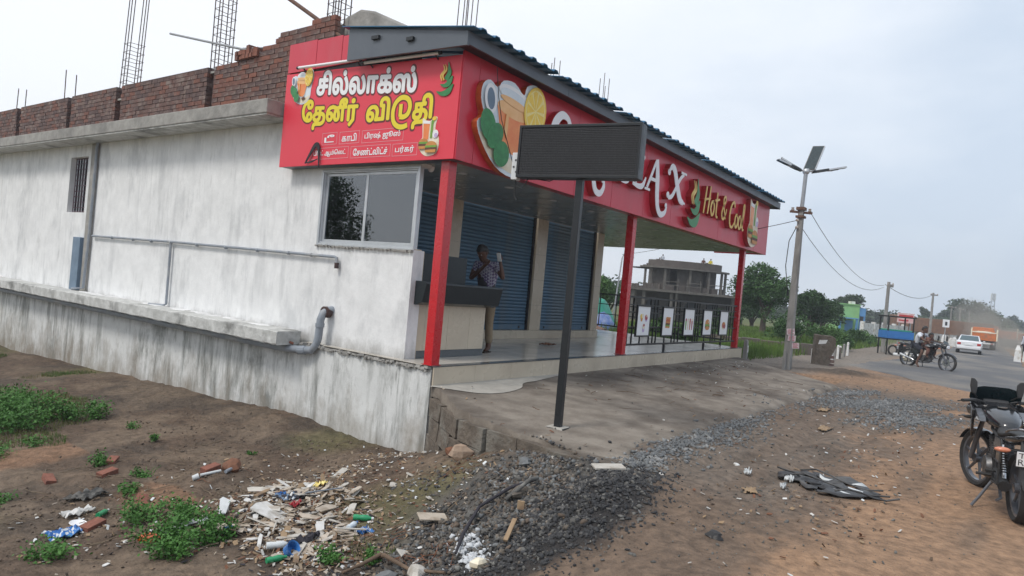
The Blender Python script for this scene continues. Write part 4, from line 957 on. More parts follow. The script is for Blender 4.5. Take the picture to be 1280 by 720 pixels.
def cup_art(root, fn, cx, cz, s, d0, t, side, flatmode=False):
    """glass cup of lemon tea on a saucer with mint leaves"""
    A = lambda P: [(cx+x*s, cz+z*s) for x, z in P]
    out = catmull([(-.74, .30), (-.72, .52), (-.58, .62), (-.42, .56), (-.30, .70), (-.05, .74), (.18, .62), (.24, .78), (.46, .86), (.68, .70), (.74, .40), (.66, .12), (.60, -.1), (.58, -.4), (.40, -.62), (.05, -.72), (-.34, -.62), (-.66, -.32), (-.78, -.06), (-.66, .08)], 3, True)
    Ly = Layer(root, fn, d0, t); Ly.body(A(out), side, 'glass_print', 'cup_relief')
    Ly.flat(A(catmull([(.0, -.66), (-.5, -.48), (-.72, -.18), (-.4, -.3), (.1, -.45), (.5, -.35), (.56, -.42), (.36, -.6)], 3, True)), 'cream')
    Ly.flat(A([(-.43, .50), (.36, .42), (.22, -.30), (.10, -.44), (-.16, -.40), (-.30, -.26)]), 'glass_print')
    Ly.flat(A([(-.40, .30), (.34, .22), (.20, -.28), (.08, -.38), (-.14, -.34), (-.26, -.22)]), 'tea')
    Ly.ell(cx-.03*s, cz+.30*s, .37*s, .12*s, 'tea_top', rot=-.08)
    Ly.ell(cx-.02*s, cz+.52*s, .38*s, .14*s, 'print_white', rot=-.15); Ly.ell(cx-.02*s, cz+.49*s, .35*s, .11*s, 'glass_print', rot=-.15); Ly.ell(cx-.03*s, cz+.42*s, .33*s, .06*s, 'tea_top', rot=-.12)
    Ly.flat(A([(-.22, -.05), (-.20, .22), (-.14, .22), (-.15, -.18)]), 'tea_top')
    Ly.flat(A([(.04, -.44), (.22, -.38), (.30, -.46), (.1, -.56)]), 'patty')
    Ly.ell(cx+.46*s, cz+.44*s, .27*s, .40*s, 'lemon', rot=-.1); Ly.ell(cx+.46*s, cz+.44*s, .235*s, .35*s, 'lemon_pale', rot=-.1)
    for k in range(9):
        a = 2*pi*k/9; P = [(0, 0), (.21*cos(a+.1), .31*sin(a+.1)), (.22*cos(a+.35), .33*sin(a+.35)), (.21*cos(a+.6), .31*sin(a+.6))]
        Ly.flat([(cx+(.46+p[0])*s, cz+(.44+p[1])*s) for p in [(.02*cos(a+.35), .03*sin(a+.35))]+P[1:]], 'lemon', lift=.0)
    Ly.z += .003
    Ly.ell(cx-.57*s, cz+.34*s, .13*s, .22*s, 'print_white', rot=.15); Ly.ell(cx-.57*s, cz+.34*s, .08*s, .16*s, 'pvc_blue', rot=.15)
    for (x, z, a, b_, ro) in ((-.58, -.06, .16, .24, .3), (-.42, -.18, .15, .22, -.5), (-.26, -.42, .17, .20, -.2)):
        Ly.ell(cx+x*s, cz+z*s, a*s, b_*s, 'leaf_print', rot=ro)
def snack_art(root, fn, cx, cz, s, d0, t, side):
    """tall drink behind two burgers"""
    A = lambda P: [(cx+x*s, cz+z*s) for x, z in P]
    out = catmull([(-.50, .86), (-.30, .80), (-.02, .76), (.22, .92), (.38, .86), (.30, .55), (.34, .2), (.52, .05), (.58, -.3), (.46, -.66), (.0, -.78), (-.3, -.7), (-.52, -.5), (-.6, -.25), (-.5, -.02), (-.42, .1)], 3, True)
    Ly = Layer(root, fn, d0, t); Ly.body(A(out), side, 'cream', 'snack_relief')
    Ly.flat(A([(-.42, .74), (-.04, .70), (-.06, -.05), (-.36, -.05)]), 'tea'); Ly.flat(A([(-.43, .78), (-.02, .74), (-.03, .62), (-.42, .66)]), 'print_white')
    Ly.flat(A([(.06, .72), (.14, .86), (.26, .84), (.18, .60), (.16, .0), (.04, .0)]), 'salad'); Ly.ell(cx+.22*s, cz+.84*s, .12*s, .09*s, 'lemon'); Ly.ell(cx+.36*s, cz+.16*s, .17*s, .18*s, 'print_white'); Ly.ell(cx+.40*s, cz+.1*s, .10*s, .1*s, 'lilac')
    for (x, z, q) in ((-.3, -.22, .26), (.2, -.40, .32)):
        Ly.ell(cx+x*s, cz+(z+.05)*s, q*s, q*.62*s, 'bun', 0, pi); Ly.flat(A([(x-q*1.05, z-.02), (x+q*1.05, z-.04), (x+q, z+.06), (x-q, z+.07)]), 'salad'); Ly.flat(A([(x-q, z-.12), (x+q, z-.12), (x+q*1.02, z-.03), (x-q*1.02, z-.02)]), 'patty'); Ly.flat(A([(x-q*.9, z-.24), (x+q*.9, z-.25), (x+q, z-.12), (x-q, z-.12)]), 'bun')
cup_art(fs, lambda u, v, d: fx(.99+(u-.99)*1.14, v, d), .99, 3.45, .93, D0, D1-.02, 'sauce')
snack_art(fs, fx, 12.45, 3.50, .78, D0, D1, 'red_dark')
# side banner, facing -X ; u runs from the far edge to the corner
bn = thing('side_banner', 'red Tamil tea shop banner with white and yellow lettering on the side of the porch', 'shop sign', (-.10, 1.8, 2.83))
def fy(u, v, d): return (-d, (3.74-u)-1.8, v-2.83)
b = B(); b.prism([(0, 2.83), (3.89, 2.83), (3.89, 4.235), (0, 4.385)], fy, -.02, .012); b.build('panel', 'red_banner', bn, bevel=.003)
# outline copies first, letters 1.5 mm further out
def btext(s, box, mat, bold, outl=None, rows=60, slope=0, name='letter'):
    if True: text_part(s, bold+outl, fy, (box[0]-.028, box[1]+.028, box[2]-.028, box[3]+.028), 'letter_outline', 'print_outline', bn, d=.0145, rows=rows, slope=slope, split=True, fat=.085)
    text_part(s, bold, fy, box, name, mat, bn, d=.0165, rows=rows, slope=slope, split=True, fat=.045)
# the banner is hung slightly out of level: split words so they follow its slope
def vs(u): return 0.0-.025*(u-1.9)
btext('சில்லாக்ஸ்', (.83, 3.08, 3.875, 4.275), 'print_white', .04, 0, slope=-.07)
btext('ேதனீர்', (.50, 1.88, 3.385, 3.88), 'print_yellow', .04, 0, slope=-.05)
btext('வி', (2.07, 2.58, 3.435, 3.80), 'print_yellow', .04, 0, 50)
btext('தி', (3.04, 3.43, 3.275, 3.77), 'print_yellow', .04, 0, 50)
# the joined letter du
def du(out, d, mat, nm):
    b = B(); w_ = .098+out; 
    for i, (pts, ws) in enumerate([([(2.80, 3.655), (2.80, 3.58), (2.80, 3.475)], [w_*.72]*3), ([(2.79, 3.475), (2.88, 3.468), (2.955, 3.51), (2.985, 3.61), (2.95, 3.70), (2.87, 3.745), (2.77, 3.74), (2.68, 3.67), (2.645, 3.55), (2.67, 3.42), (2.75, 3.345), (2.86, 3.322), (2.96, 3.345)], [w_*.74]*13)]):
        stroke3(fy, pts, ws, d-.001-i*.0003, d+i*.0004, b)
    b.build(nm, mat, bn)
du(.05, .0145, 'print_outline', 'lettering_outline'); du(0, .0165, 'print_yellow', 'lettering')
def tbox(s, u0, u1, v0, v1, bold=.05):
    b = B()
    for (a, c, e_, f_) in ((u0, u1, v0, v0+.007), (u0, u1, v1-.007, v1), (u0, u0+.007, v0+.007, v1-.007), (u1-.007, u1, v0+.007, v1-.007)): b.prism([(a, e_), (c, e_), (c, f_), (a, f_)], fy, .0125, .0145)
    b.build('text_border', 'print_line', bn, kind='stuff'); text_part(s, bold, fy, (u0+.06, u1-.06, v0+.035, v1-.035), 'small_text', 'print_white', bn, d=.0165, rows=34, fat=.02, kind='stuff')
tbox('டீ', 1.08, 1.44, 3.145, 3.335); tbox('காபி', 1.50, 1.96, 3.14, 3.33); tbox('பிரஷ் ஜூஸ்', 2.02, 2.90, 3.13, 3.32)
tbox('பிரட் ஆம்ெலட்', .84, 1.74, 2.92, 3.10); tbox('ேசண்ட்விட்ச்', 1.79, 2.66, 2.91, 3.09); tbox('பர்கர்', 2.70, 3.20, 2.905, 3.085)
cup_art(bn, fy, .46, 4.11, .37, .0126, .0005, 'print_white'); snack_art(bn, fy, 3.42, 3.13, .32, .0126, .0005, 'red_banner')
steam_logo(bn, fy, 3.62, 3.96, .38, .0126, .0135, 'red_banner')
for u0, u1, v in ((.42, 1.92, 4.425), (2.02, 3.55, 4.315)):
    tl = B().tube([fy(u0, v, .10), fy(u1, v-.045, .10)], .022, 10).build('tube_light', 'print_white', bn, smooth=50)
    for pts_ in ([fy(u0-.03, v, .10), fy(u0+.01, v, .10)], [fy(u1-.01, v-.045, .10), fy(u1+.03, v-.045, .10)]): B().tube(pts_, .026, 10).build('end_cap', 'dark_metal', tl)
    for pts_ in ([fy(u0+.1, v-.003, .09), fy(u0+.1, v-.06, .0)], [fy(u1-.1, v-.042, .09), fy(u1-.1, v-.10, .0)]): B().tube(pts_, .012, 6).build('bracket', 'dark_metal', tl)
# dark rag caught on the lower corner of the banner
t = thing('hanging_rag', 'loose black strip of cloth hanging over the first small words of the red banner', 'cloth', (-.14, 2.78, 2.98))
b = B()
stroke3(lambda u, v, d: (-d, -u, v), [(-.22, -.12), (-.10, .04), (.0, .16), (.07, .17), (.10, .08), (.12, -.05), (.14, -.2)], [.02, .05, .07, .06, .05, .03, .015], 0, .012, b)
stroke3(lambda u, v, d: (-d, -u, v), [(-.2, -.11), (-.05, -.10), (.1, -.06)], [.015, .03, .012], .013, .02, b)
b.build('fold', 'cloth_dark', t)
# cable hanging over the fascia
t = thing('hanging_cable', 'thin black cable drooping across the raised tea cup on the fascia', 'cable', (.4, -.35, 4.2))
B().tube([(0, .0, .0), (.04, -.04, -.4), (.14, -.05, -.7), (.42, -.10, -1.25)], .006, 5).build('cable', 'wire', t)

# ------------------------------------------------------------------ LED display on a post
ld = thing('led_display', 'blank black LED message board on a square dark steel post standing on the apron', 'sign', (-.28, -2.27, apron_z(-.28, -2.27)), radians(100))
zb = -ld.location.z
B().bb(-.04, .04, -.04, .04, -.05, 2.47+zb).build('post', 'dark_metal', ld, bevel=.004)
B().bb(-.11, .11, -.10, .10, -.012, .006).build('base_plate', 'dark_metal', ld); B().loft([[(x*s, y*s, z) for x, y in ((-.12, -.10), (.11, -.12), (.13, .10), (-.10, .12))] for s, z in ((1.1, -.03), (.85, .012))]).build('mortar_collar', 'slab_pale', ld)
hs = B(); x0, x1, z0, z1 = -.70, .78, 2.48+zb, 3.09+zb
hs.bb(x0, x1, -.09, .075, z0, z1); hs.build('cabinet', 'dark_metal', ld, bevel=.005)
B().bb(x0+.001, x1-.001, .076, .105, z0, z0+.03).bb(x0+.001, x1-.001, .076, .105, z1-.03, z1).bb(x0+.001, x0+.03, .076, .105, z0+.03, z1-.03).bb(x1-.03, x1-.001, .076, .105, z0+.03, z1-.03).build('bezel', 'dark_metal', ld, bevel=.002)
fc = B().bb(x0+.031, x1-.031, .0755, .088, z0+.031, z1-.031).build('led_panel', 'led_face', ld)
b = B(); nz_ = 28; dz = (z1-z0-.07)/nz_
for i in range(nz_):
    z = z0+.036+i*dz; b.bb(x0+.033, x1-.033, .0885, .098, z, z+.0045)
nx_ = 66; dx = (x1-x0-.07)/nx_
b.build('led_louvres', 'led_louvre', fc, kind='stuff')
b = B()
for i in range(nx_):
    x = x0+.036+i*dx; b.bb(x, x+.004, .0885, .0945, z0+.032, z1-.032)
b.build('led_mullions', 'led_face', fc, kind='stuff')
B().bb(.79, .87, -.05, .05, z0-.02, z0+.30).build('controller_box', 'plastic_white', ld, bevel=.006)
for k, (px, pz) in enumerate(((.805, .06), (.84, .12), (.82, .2))): B().bb(px-.01, px+.01, .051, .056, z0+pz, z0+pz+.02).build('mark', 'led_louvre', ld)
b = B().tube([(.83, 0, z0-.02), (.80, .0, z0-.10), (.72, 0, z0-.12), (.66, 0, z0+.01)], .007, 5).tube([(.82, .02, z0-.02), (.83, .0, z0-.2), (.79, .0, z0-.26)], .005, 5); b.build('cable', 'wire', ld)
B().tube([(.55, -.05, z0), (.4, -.04, z0-.02), (.35, -.04, z0)], .006, 5).build('cable', 'wire', ld)

# ------------------------------------------------------------------ people
def skin_mesh(name, V, E, Rr, mat, parent, sub=1, root=0, smooth=60):
    me = bpy.data.meshes.new('sk'); me.from_pydata([tuple(v) for v in V], E, []); o = bpy.data.objects.new('sk', me); COL.objects.link(o)
    m = o.modifiers.new('s', 'SKIN'); m.use_smooth_shade = True
    for i, s in enumerate(me.skin_vertices[0].data): s.radius = Rr[i] if isinstance(Rr[i], tuple) else (Rr[i], Rr[i]); s.use_root = (i == root)
    if sub: q = o.modifiers.new('u', 'SUBSURF'); q.levels = sub; q.render_levels = sub
    dg = bpy.context.evaluated_depsgraph_get(); r = bpy.data.meshes.new_from_object(o.evaluated_get(dg)); bpy.data.objects.remove(o); bpy.data.meshes.remove(me)
    r.materials.clear(); r.materials.append(MATS[mat]); r.name = name
    return link(name, r, parent)
class Graph:
    def __init__(s): s.v = []; s.e = []; s.r = []
    def n(s, p, r, prev=None):
        s.v.append(Vector(p)); s.r.append(r)
        if prev is not None: s.e.append((prev, len(s.v)-1))
        return len(s.v)-1
    def chain(s, pts, rs, prev=None):
        for p, r in zip(pts, rs): prev = s.n(p, r, prev)
        return prev
def hand(g, w_, wrist, d, palm_n, side, curl=.5):
    """palm plus four unequal bent fingers and a thumb from the side of the palm"""
    d = Vector(d).normalized(); nrm = Vector(palm_n).normalized(); s = d.cross(nrm).normalized()*side; p = Vector(wrist)
    pm = g.n(p+d*.045, (.034, .016), w_)
    pe = g.n(p+d*.085, (.036, .014), pm)
    for k, (o, L) in enumerate(((-.027, .068), (-.009, .078), (.009, .073), (.026, .058))):
        b0 = p+d*.095+s*o; c = curl+.1*k
        q = g.n(b0, .0085, pe); q = g.n(b0+(d*cos(c*.6)+nrm*sin(c*.6))*L*.42, .008, q); q = g.n(b0+(d*cos(c*.6)+nrm*sin(c*.6))*L*.42+(d*cos(c*1.5)+nrm*sin(c*1.5))*L*.33, .0075, q)
        g.n(g.v[q]+(d*cos(c*2.2)+nrm*sin(c*2.2))*L*.25, .0065, q)
    q = g.n(p+d*.035-s*.036, .011, pm); q = g.n(p+d*.065-s*.052+nrm*.012, .0095, q); g.n(p+d*.09-s*.05+nrm*.024, .0085, q)
def person(name_label, loc, rz, J, scale, shirt, trousers, group=None, hairmat='hair', sleeve=.5, vest=None, shorts=False, feet='leather', extra=None, skin='skin', curl=.6):
    """J: joints pelvis chest neck head(centre) face(dir) and L/R shoulder elbow wrist hip knee ankle toe in metres for a 1.7 m adult"""
    t = thing('person', name_label, 'person', loc, rz, group); t.scale = (scale,)*3
    V_ = {k: Vector(v) for k, v in J.items()}
    g = Graph(); pel = g.n(V_['pelvis'], (.15, .10)); w_ = g.n((V_['pelvis']+V_['chest'])/2, (.13, .095), pel); ch = g.n(V_['chest'], (.155, .10), w_)
    nk0 = g.n(V_['neck'], (.06, .06), ch); up = (V_['head']-V_['neck']).normalized(); g.n(V_['neck']+up*.06, .052, nk0)
    for s in 'LR':
        sg = 1 if s == 'L' else -1
        a = g.n(V_['sh'+s], .062, ch); m_ = g.n(V_['sh'+s].lerp(V_['el'+s], .5), .047, a); e_ = g.n(V_['el'+s], .038, m_); f_ = g.n(V_['el'+s].lerp(V_['wr'+s], .4), .037, e_); q = g.n(V_['wr'+s], (.025, .02), f_)
        hand(g, q, V_['wr'+s], V_['wr'+s]-V_['el'+s], J.get('palm'+s, (0, -sg, -.2)), sg, curl)
        h_ = g.n(V_['hip'+s], .088, pel); m_ = g.n(V_['hip'+s].lerp(V_['kn'+s], .5), .072, h_); k_ = g.n(V_['kn'+s], .054, m_); c_ = g.n(V_['kn'+s].lerp(V_['an'+s], .35), .053, k_); a_ = g.n(V_['an'+s], .036, c_)
        td = (V_['to'+s]-V_['an'+s]); hl = g.n(V_['an'+s]+Vector((0, 0, -.045))-td*.15, .03, a_); m2 = g.n(V_['an'+s].lerp(V_['to'+s], .6), (.036, .025), a_); g.n(V_['to'+s], (.040, .016), m2)
    body = skin_mesh('body', g.v, g.e, g.r, skin, t)
    # head with brow, nose, lips, ears
    f = Vector(J['face']).normalized(); up = (up-f*up.dot(f)).normalized(); rt = f.cross(up); hc = V_['head']
    Mx = Matrix((rt, f, up)).transposed(); b = B(); rings = []
    prof = [(-.125, .030, .028, .030), (-.112, .048, .045, .034), (-.09, .058, .058, .026), (-.06, .066, .072, .014), (-.03, .070, .082, .006), (0, .074, .088, 0), (.03, .077, .092, -.004), (.06, .076, .090, -.008), (.09, .066, .078, -.010), (.112, .046, .055, -.012), (.124, .016, .02, -.014)]
    for z, hw, hd, oy in prof:
        rings.append([hc+Mx@Vector((hw*cos(2*pi*k/16), oy+hd*sin(2*pi*k/16), z)) for k in range(16)])
    b.loft(rings)
    P = lambda x, y, z: hc+Mx@Vector((x, y, z))
    b.loft([[P(-.008, .083, .015), P(.008, .083, .015), P(.006, .075, .02)], [P(-.016, .105, -.025), P(.016, .105, -.025), P(0, .112, -.018)], [P(-.014, .08, -.034), P(.014, .08, -.034), P(0, .1, -.034)]])
    for sg in (-1, 1): b.ball(P(sg*.078, -.005, -.005), (.012, .022, .034), 8, 6, Mx); 
    b.ball(P(0, .082, -.060), (.024, .010, .008), 8, 5, Mx); b.ball(P(0, .080, -.072), (.020, .010, .007), 8, 5, Mx)
    hd = b.build('head', skin, t, smooth=60)
    for sg in (-1, 1): 
        B().ball(P(sg*.030, .080, .010), (.012, .008, .008), 8, 6, Mx).build('eye', 'plastic_white', hd, smooth=60); B().ball(P(sg*.030, .086, .010), (.006, .004, .006), 6, 4, Mx).build('pupil', 'hair', hd, smooth=60)
    b = B(); rings = []
    for z, s_, oy in ((-.045, .95, -.05), (-.02, 1.06, -.035), (.01, 1.10, -.024), (.04, 1.12, -.014), (.07, 1.13, -.010), (.1, 1.06, -.010), (.125, .84, -.012), (.142, .42, -.014)):
        hw, hd_ = np.interp(z, [p[0] for p in prof], [p[1] for p in prof]), np.interp(z, [p[0] for p in prof], [p[2] for p in prof])
        if z > .11: hw, hd_ = .06*s_, .07*s_
        rr = []
        for k in range(20):
            a = 2*pi*k/20; yy = oy+hd_*s_*sin(a)*(1.0 if z > .05 else (.55 if sin(a) > 0 else 1)); rr.append(P((hw*s_+.004)*cos(a)+R.uniform(-.002, .002), yy+R.uniform(-.003, .003), z+R.uniform(-.003, .003)))
        rings.append(rr)
    b.loft(rings); b.build('hair', hairmat, t, smooth=60)
    # shirt
    g = Graph(); a0 = g.n(V_['pelvis']+Vector((0, 0, -.02)), (.168, .122)); a1 = g.n((V_['pelvis']+V_['chest'])/2, (.155, .118), a0); a2 = g.n(V_['chest'], (.172, .118), a1); g.n(V_['neck']+Vector((0, 0, -.01)), (.075, .07), a2)
    for s in 'LR':
        q = g.n(V_['sh'+s], .078, a2); e1 = V_['sh'+s].lerp(V_['el'+s], .55); q = g.n(e1, .064, q)
        if sleeve >= 1: q = g.n(V_['el'+s], .055, q); g.n(V_['el'+s].lerp(V_['wr'+s], .8), .042, q)
    skin_mesh('shirt', g.v, g.e, g.r, shirt, t)
    if vest:
        g = Graph(); q = g.n(V_['pelvis']+Vector((0, 0, .02)), (.178, .132)); q = g.n((V_['pelvis']+V_['chest'])/2, (.165, .128), q); g.n(V_['chest']+Vector((0, 0, .05)), (.178, .125), q)
        skin_mesh('vest', g.v, g.e, g.r, vest, t)
    g = Graph(); a0 = g.n(V_['pelvis']+Vector((0, 0, .03)), (.158, .115))
    for s in 'LR':
        q = g.n(V_['hip'+s], .104, a0); q = g.n(V_['hip'+s].lerp(V_['kn'+s], .5), .092, q)
        if shorts: g.n(V_['hip'+s].lerp(V_['kn'+s], .92), .084, q)
        else: q = g.n(V_['kn'+s], .074, q); g.n(V_['kn'+s].lerp(V_['an'+s], .93), .064, q)
    skin_mesh('trousers', g.v, g.e, g.r, trousers, t)
    for s in 'LR':
        td = (V_['to'+s]-V_['an'+s]); td.z = 0; td.normalize(); m_ = V_['an'+s].lerp(V_['to'+s], .45); zz = V_['to'+s].z-.022
        sd_ = Vector((-td.y, td.x, 0)); out = [(-.13, .03), (-.14, 0), (-.13, -.03), (0, -.038), (.09, -.045), (.14, -.02), (.14, .02), (.09, .045), (0, .038)]
        b = B(); b.loft([[Vector((m_.x, m_.y, zz))+td*u+sd_*v+Vector((0, 0, h_)) for u, v in out] for h_ in (-.008, .01)])
        b.tube([Vector((m_.x, m_.y, zz+.008))+td*.03+sd_*.045, Vector((m_.x, m_.y, zz+.062))+td*.02, Vector((m_.x, m_.y, zz+.008))+td*.03-sd_*.045], .012, 6); b.build('sandal', feet, t)
    return t
STAND = dict(pelvis=(0, 0, .93), chest=(.03, 0, 1.27), neck=(.05, 0, 1.45), head=(.13, 0, 1.60), face=(1, .1, -.45), shL=(.04, .18, 1.39), elL=(.12, .30, 1.16), wrL=(.30, .16, 1.34), shR=(.04, -.18, 1.39), elR=(.14, -.24, 1.14), wrR=(.27, -.06, 1.20),
             hipL=(0, .09, .90), knL=(.02, .10, .49), anL=(-.02, .11, .09), toL=(.13, .13, .03), hipR=(0, -.09, .90), knR=(.03, -.09, .49), anR=(.0, -.10, .09), toR=(.15, -.12, .03), palmL=(.3, -.8, .3), palmR=(0, .8, .5))
pj = dict(STAND); pj.update(chest=(.07, 0, 1.26), neck=(.13, 0, 1.43), head=(.24, -.01, 1.56), shL=(.09, .18, 1.38), shR=(.09, -.18, 1.38), wrL=(.20, .30, 1.44), elL=(.18, .36, 1.18), wrR=(.30, .06, 1.34), face=(1, -.1, -.75), palmL=(-.4, -.8, .2), palmR=(.2, .8, .4))
pr = person('man in plaid shirt, dark vest and tan trousers standing behind the counter, head bowed', (2.46, 1.10, 0), radians(190), pj, 1.10, 'plaid', 'cloth_tan', sleeve=.5, vest='cloth_dark')
t = thing('phone', 'small white phone held up beside the head of the man behind the counter', 'phone', (2.20, .70, 1.66), radians(190))
B().box((0, 0, 0), (.012, .075, .155), roty(.5)).build('case', 'plastic_white', t, bevel=.004); B().box((-.009, 0, .003), (.003, .066, .14), roty(.5)).build('screen', 'windscreen', t)
# ------------------------------------------------------------------ motorcycles (x forward, y left, wheels 1.38 apart)
def wheel(t, name, x, r=.305, wid=.05, spokes=6, disc=1):
    w_ = B().lathe((x, 0, r), (0, 1, 0), [(r-.055, -wid*.62), (r-.025, -wid), (r-.006, -wid*.7), (r, 0), (r-.006, wid*.7), (r-.025, wid), (r-.055, wid*.62)], 40, closed=True).build(name, 'tyre', t, smooth=40)
    b = B().lathe((x, 0, r), (0, 1, 0), [(r-.054, -wid*.6), (r-.075, -wid*.5), (r-.075, wid*.5), (r-.054, wid*.6)], 40, closed=True)
    for k in range(spokes):
        a = 2*pi*k/spokes+.2; ca, sa = cos(a), sin(a); b.tube([(x+.03*ca, 0, r+.03*sa), (x+(r-.07)*cos(a+.12), 0, r+(r-.07)*sin(a+.12))], [.018, .012], 6)
    b.lathe((x, 0, r), (0, 1, 0), [(0, -.05), (.045, -.05), (.045, .05), (0, .05)], 16); b.build('rim', 'bike_grey', w_, smooth=40)
    if disc: B().lathe((x, 0, r), (0, 1, 0), [(.06, .052*disc), (.12, .052*disc), (.12, .057*disc), (.06, .057*disc)], 24, closed=True).build('brake_disc', 'chrome', w_)
def motorcycle(label, loc, rz, scale, plate=None, fairing=True, group=None, lean=0, steer=0):
    t = thing('motorcycle', label, 'motorcycle', loc, rz, group); t.scale = (scale,)*3; t.rotation_euler = (lean, 0, rz)
    wheel(t, 'rear_wheel', 0, .305, .056, disc=0); wheel(t, 'front_wheel', 1.38, .305, .046, disc=-1)
    b = B().tube([(1.12, 0, .93), (.95, 0, .70), (.80, 0, .42), (.45, 0, .32), (.28, 0, .36)], .021, 8)
    for s in (-1, 1): b.tube([(1.10, s*.02, .86), (.70, s*.10, .74), (.32, s*.11, .70), (-.22, s*.09, .82)], .015, 7).tube([(.32, s*.10, .70), (.30, s*.10, .36)], .015, 7)
    b.build('frame', 'bike_plastic', t, smooth=50)
    for s in (-1, 1):
        B().tube([(.36, s*.085, .345), (0, s*.085, .305)], .022, 8).build('swing_arm', 'bike_plastic', t)
        sp = B().tube([(.06, s*.11, .36), (.16, s*.11, .66)], .018, 8).build('shock_absorber', 'chrome', t)
        b = B(); 
        for k in range(9): u = .18+k*.07; b.lathe((.06+.10*u, s*.11, .36+.30*u), (.10, 0, .30), [(.018, -.006), (.033, 0), (.018, .006)], 12)
        b.build('spring', 'bike_plastic', sp)
        B().tube([(1.38, s*.085, .305), (1.26, s*.085, .60), (1.17, s*.085, .85)], [.025, .026, .018], 10).build('fork_leg', 'bike_grey', t, smooth=40)
    B().bb(1.10, 1.22, -.11, .11, .83, .87).build('fork_yoke', 'bike_grey', t, bevel=.01)
    b = B().box((.62, 0, .36), (.34, .22, .20)).lathe((.60, .12, .36), (0, 1, 0), [(0, 0), (.11, 0), (.10, .05), (0, .06)], 20).lathe((.60, -.12, .36), (0, -1, 0), [(0, 0), (.11, 0), (.10, .05), (0, .06)], 20)
    for k in range(8): b.box((.735+k*.012, 0, .46+k*.022), (.14, .19, .010), roty(-.25))
    b.box((.78, 0, .55), (.10, .13, .20), roty(.35)); b.build('engine', 'engine_alloy', t, bevel=.006, smooth=40)
    b = B().tube([(.86, -.03, .50), (.93, -.06, .38), (.84, -.10, .25), (.55, -.13, .22), (.30, -.14, .25)], .020, 8); b.build('exhaust_pipe', 'bike_plastic', t, smooth=50)
    B().tube([(.32, -.15, .25), (.25, -.155, .28), (-.16, -.17, .41), (-.20, -.17, .42)], [.025, .045, .052, .03], 12).build('muffler', 'chrome', t, smooth=50)
    B().tube([(.05, -.205, .345), (-.14, -.212, .405)], .03, 8).build('heat_shield', 'plastic_white', t, smooth=50)
    tk = B().loft(rings_x([(.50, .80, .05, .035), (.54, .82, .085, .06), (.64, .84, .12, .085), (.78, .87, .155, .11), (.92, .89, .165, .12), (1.02, .89, .14, .10), (1.09, .87, .08, .06)], 18)).build('fuel_tank', 'bike_black', t, smooth=60)
    B().lathe((.86, 0, 1.003), (0, 0, 1), [(0, 0), (.045, 0), (.045, .012), (0, .015)], 18).build('filler_cap', 'chrome', tk, smooth=40)
    for s in (-1, 1):
        b = B(); b.prism([(.72, .82), (.92, .80), (1.04, .90), (.98, .95), (.84, .90), (.74, .87)], lambda u, v, d: (u, s*(.15+d), v), 0, .06); b.build('tank_scoop', 'bike_grey', tk, bevel=.005)
        b = B(); b.prism([(.74, .83), (.90, .82), (.84, .86)], lambda u, v, d: (u, s*(.212+d), v), 0, .004); b.build('decal', 'plastic_white', tk)
    B().loft(rings_x([(-.16, .835, .075, .02), (-.05, .83, .105, .035), (.12, .80, .115, .04), (.22, .77, .12, .04), (.36, .75, .125, .045), (.50, .77, .10, .045), (.56, .80, .06, .03)], 16)).build('seat', 'rubber', t, smooth=60)
    B().loft(rings_x([(-.38, .85, .03, .018), (-.30, .835, .07, .04), (-.12, .79, .105, .06), (.10, .745, .115, .065), (.30, .70, .11, .06), (.42, .68, .07, .05)], 16)).build('tail_section', 'bike_black', t, smooth=60)
    for s in (-1, 1): b = B(); b.prism([(.20, .48), (.42, .46), (.48, .62), (.40, .72), (.18, .72), (.14, .60)], lambda u, v, d: (u, s*(.10+d), v), 0, .03); b.build('side_panel', 'bike_black', t, bevel=.01)
    g = B()
    for s in (-1, 1): g.tube([(.02, s*.12, .84), (-.14, s*.13, .89), (-.30, s*.10, .93)], .013, 7)
    g.tube([(-.30, .10, .93), (-.34, 0, .93), (-.30, -.10, .93)], .013, 7); g.build('grab_rail', 'bike_grey', t, smooth=50)
    b = B()
    for k in range(13):
        a = 1.2+k*.125; r_ = .34; p = (r_*cos(a), r_*sin(a)+.315)
        if k: b.loft([[(pp[0], -.075, pp[1]), (pp[0], .075, pp[1]), (pp[0]*.98, .075, pp[1]-.012), (pp[0]*.98, -.075, pp[1]-.012)], [(p[0], -.075, p[1]), (p[0], .075, p[1]), (p[0]*.98, .075, p[1]-.012), (p[0]*.98, -.075, p[1]-.012)]])
        pp = p
    b.build('rear_mudguard', 'bike_plastic', t)
    b = B(); b.loft([[(x, -w_, z), (x, w_, z), (x+.02, w_, z-.0), (x+.02, -w_, z)] for x, z, w_ in ((-.27, .80, .07), (-.33, .66, .085), (-.35, .44, .08), (-.37, .36, .06))]); b.build('rear_flap', 'bike_plastic', t)
    b = B()
    for k in range(15):
        a = .55+k*.15; r_ = .335; p = (1.38+r_*cos(a), r_*sin(a)+.305)
        if k: b.loft([[(pp[0], -.055, pp[1]-.02), (pp[0], 0, pp[1]), (pp[0], .055, pp[1]-.02), (pp[0], 0, pp[1]-.010)], [(p[0], -.055, p[1]-.02), (p[0], 0, p[1]), (p[0], .055, p[1]-.02), (p[0], 0, p[1]-.010)]])
        pp = p
    b.build('front_mudguard', 'bike_black', t, smooth=60)
    tl = B().loft([[(x, y*w_, z+zz) for y, zz in ((-1, 0), (-.6, .025), (.6, .025), (1, 0), (.6, -.025), (-.6, -.025))] for x, z, w_ in ((-.34, .80, .06), (-.405, .80, .055))]).build('tail_light', 'lamp_red', t, smooth=50)
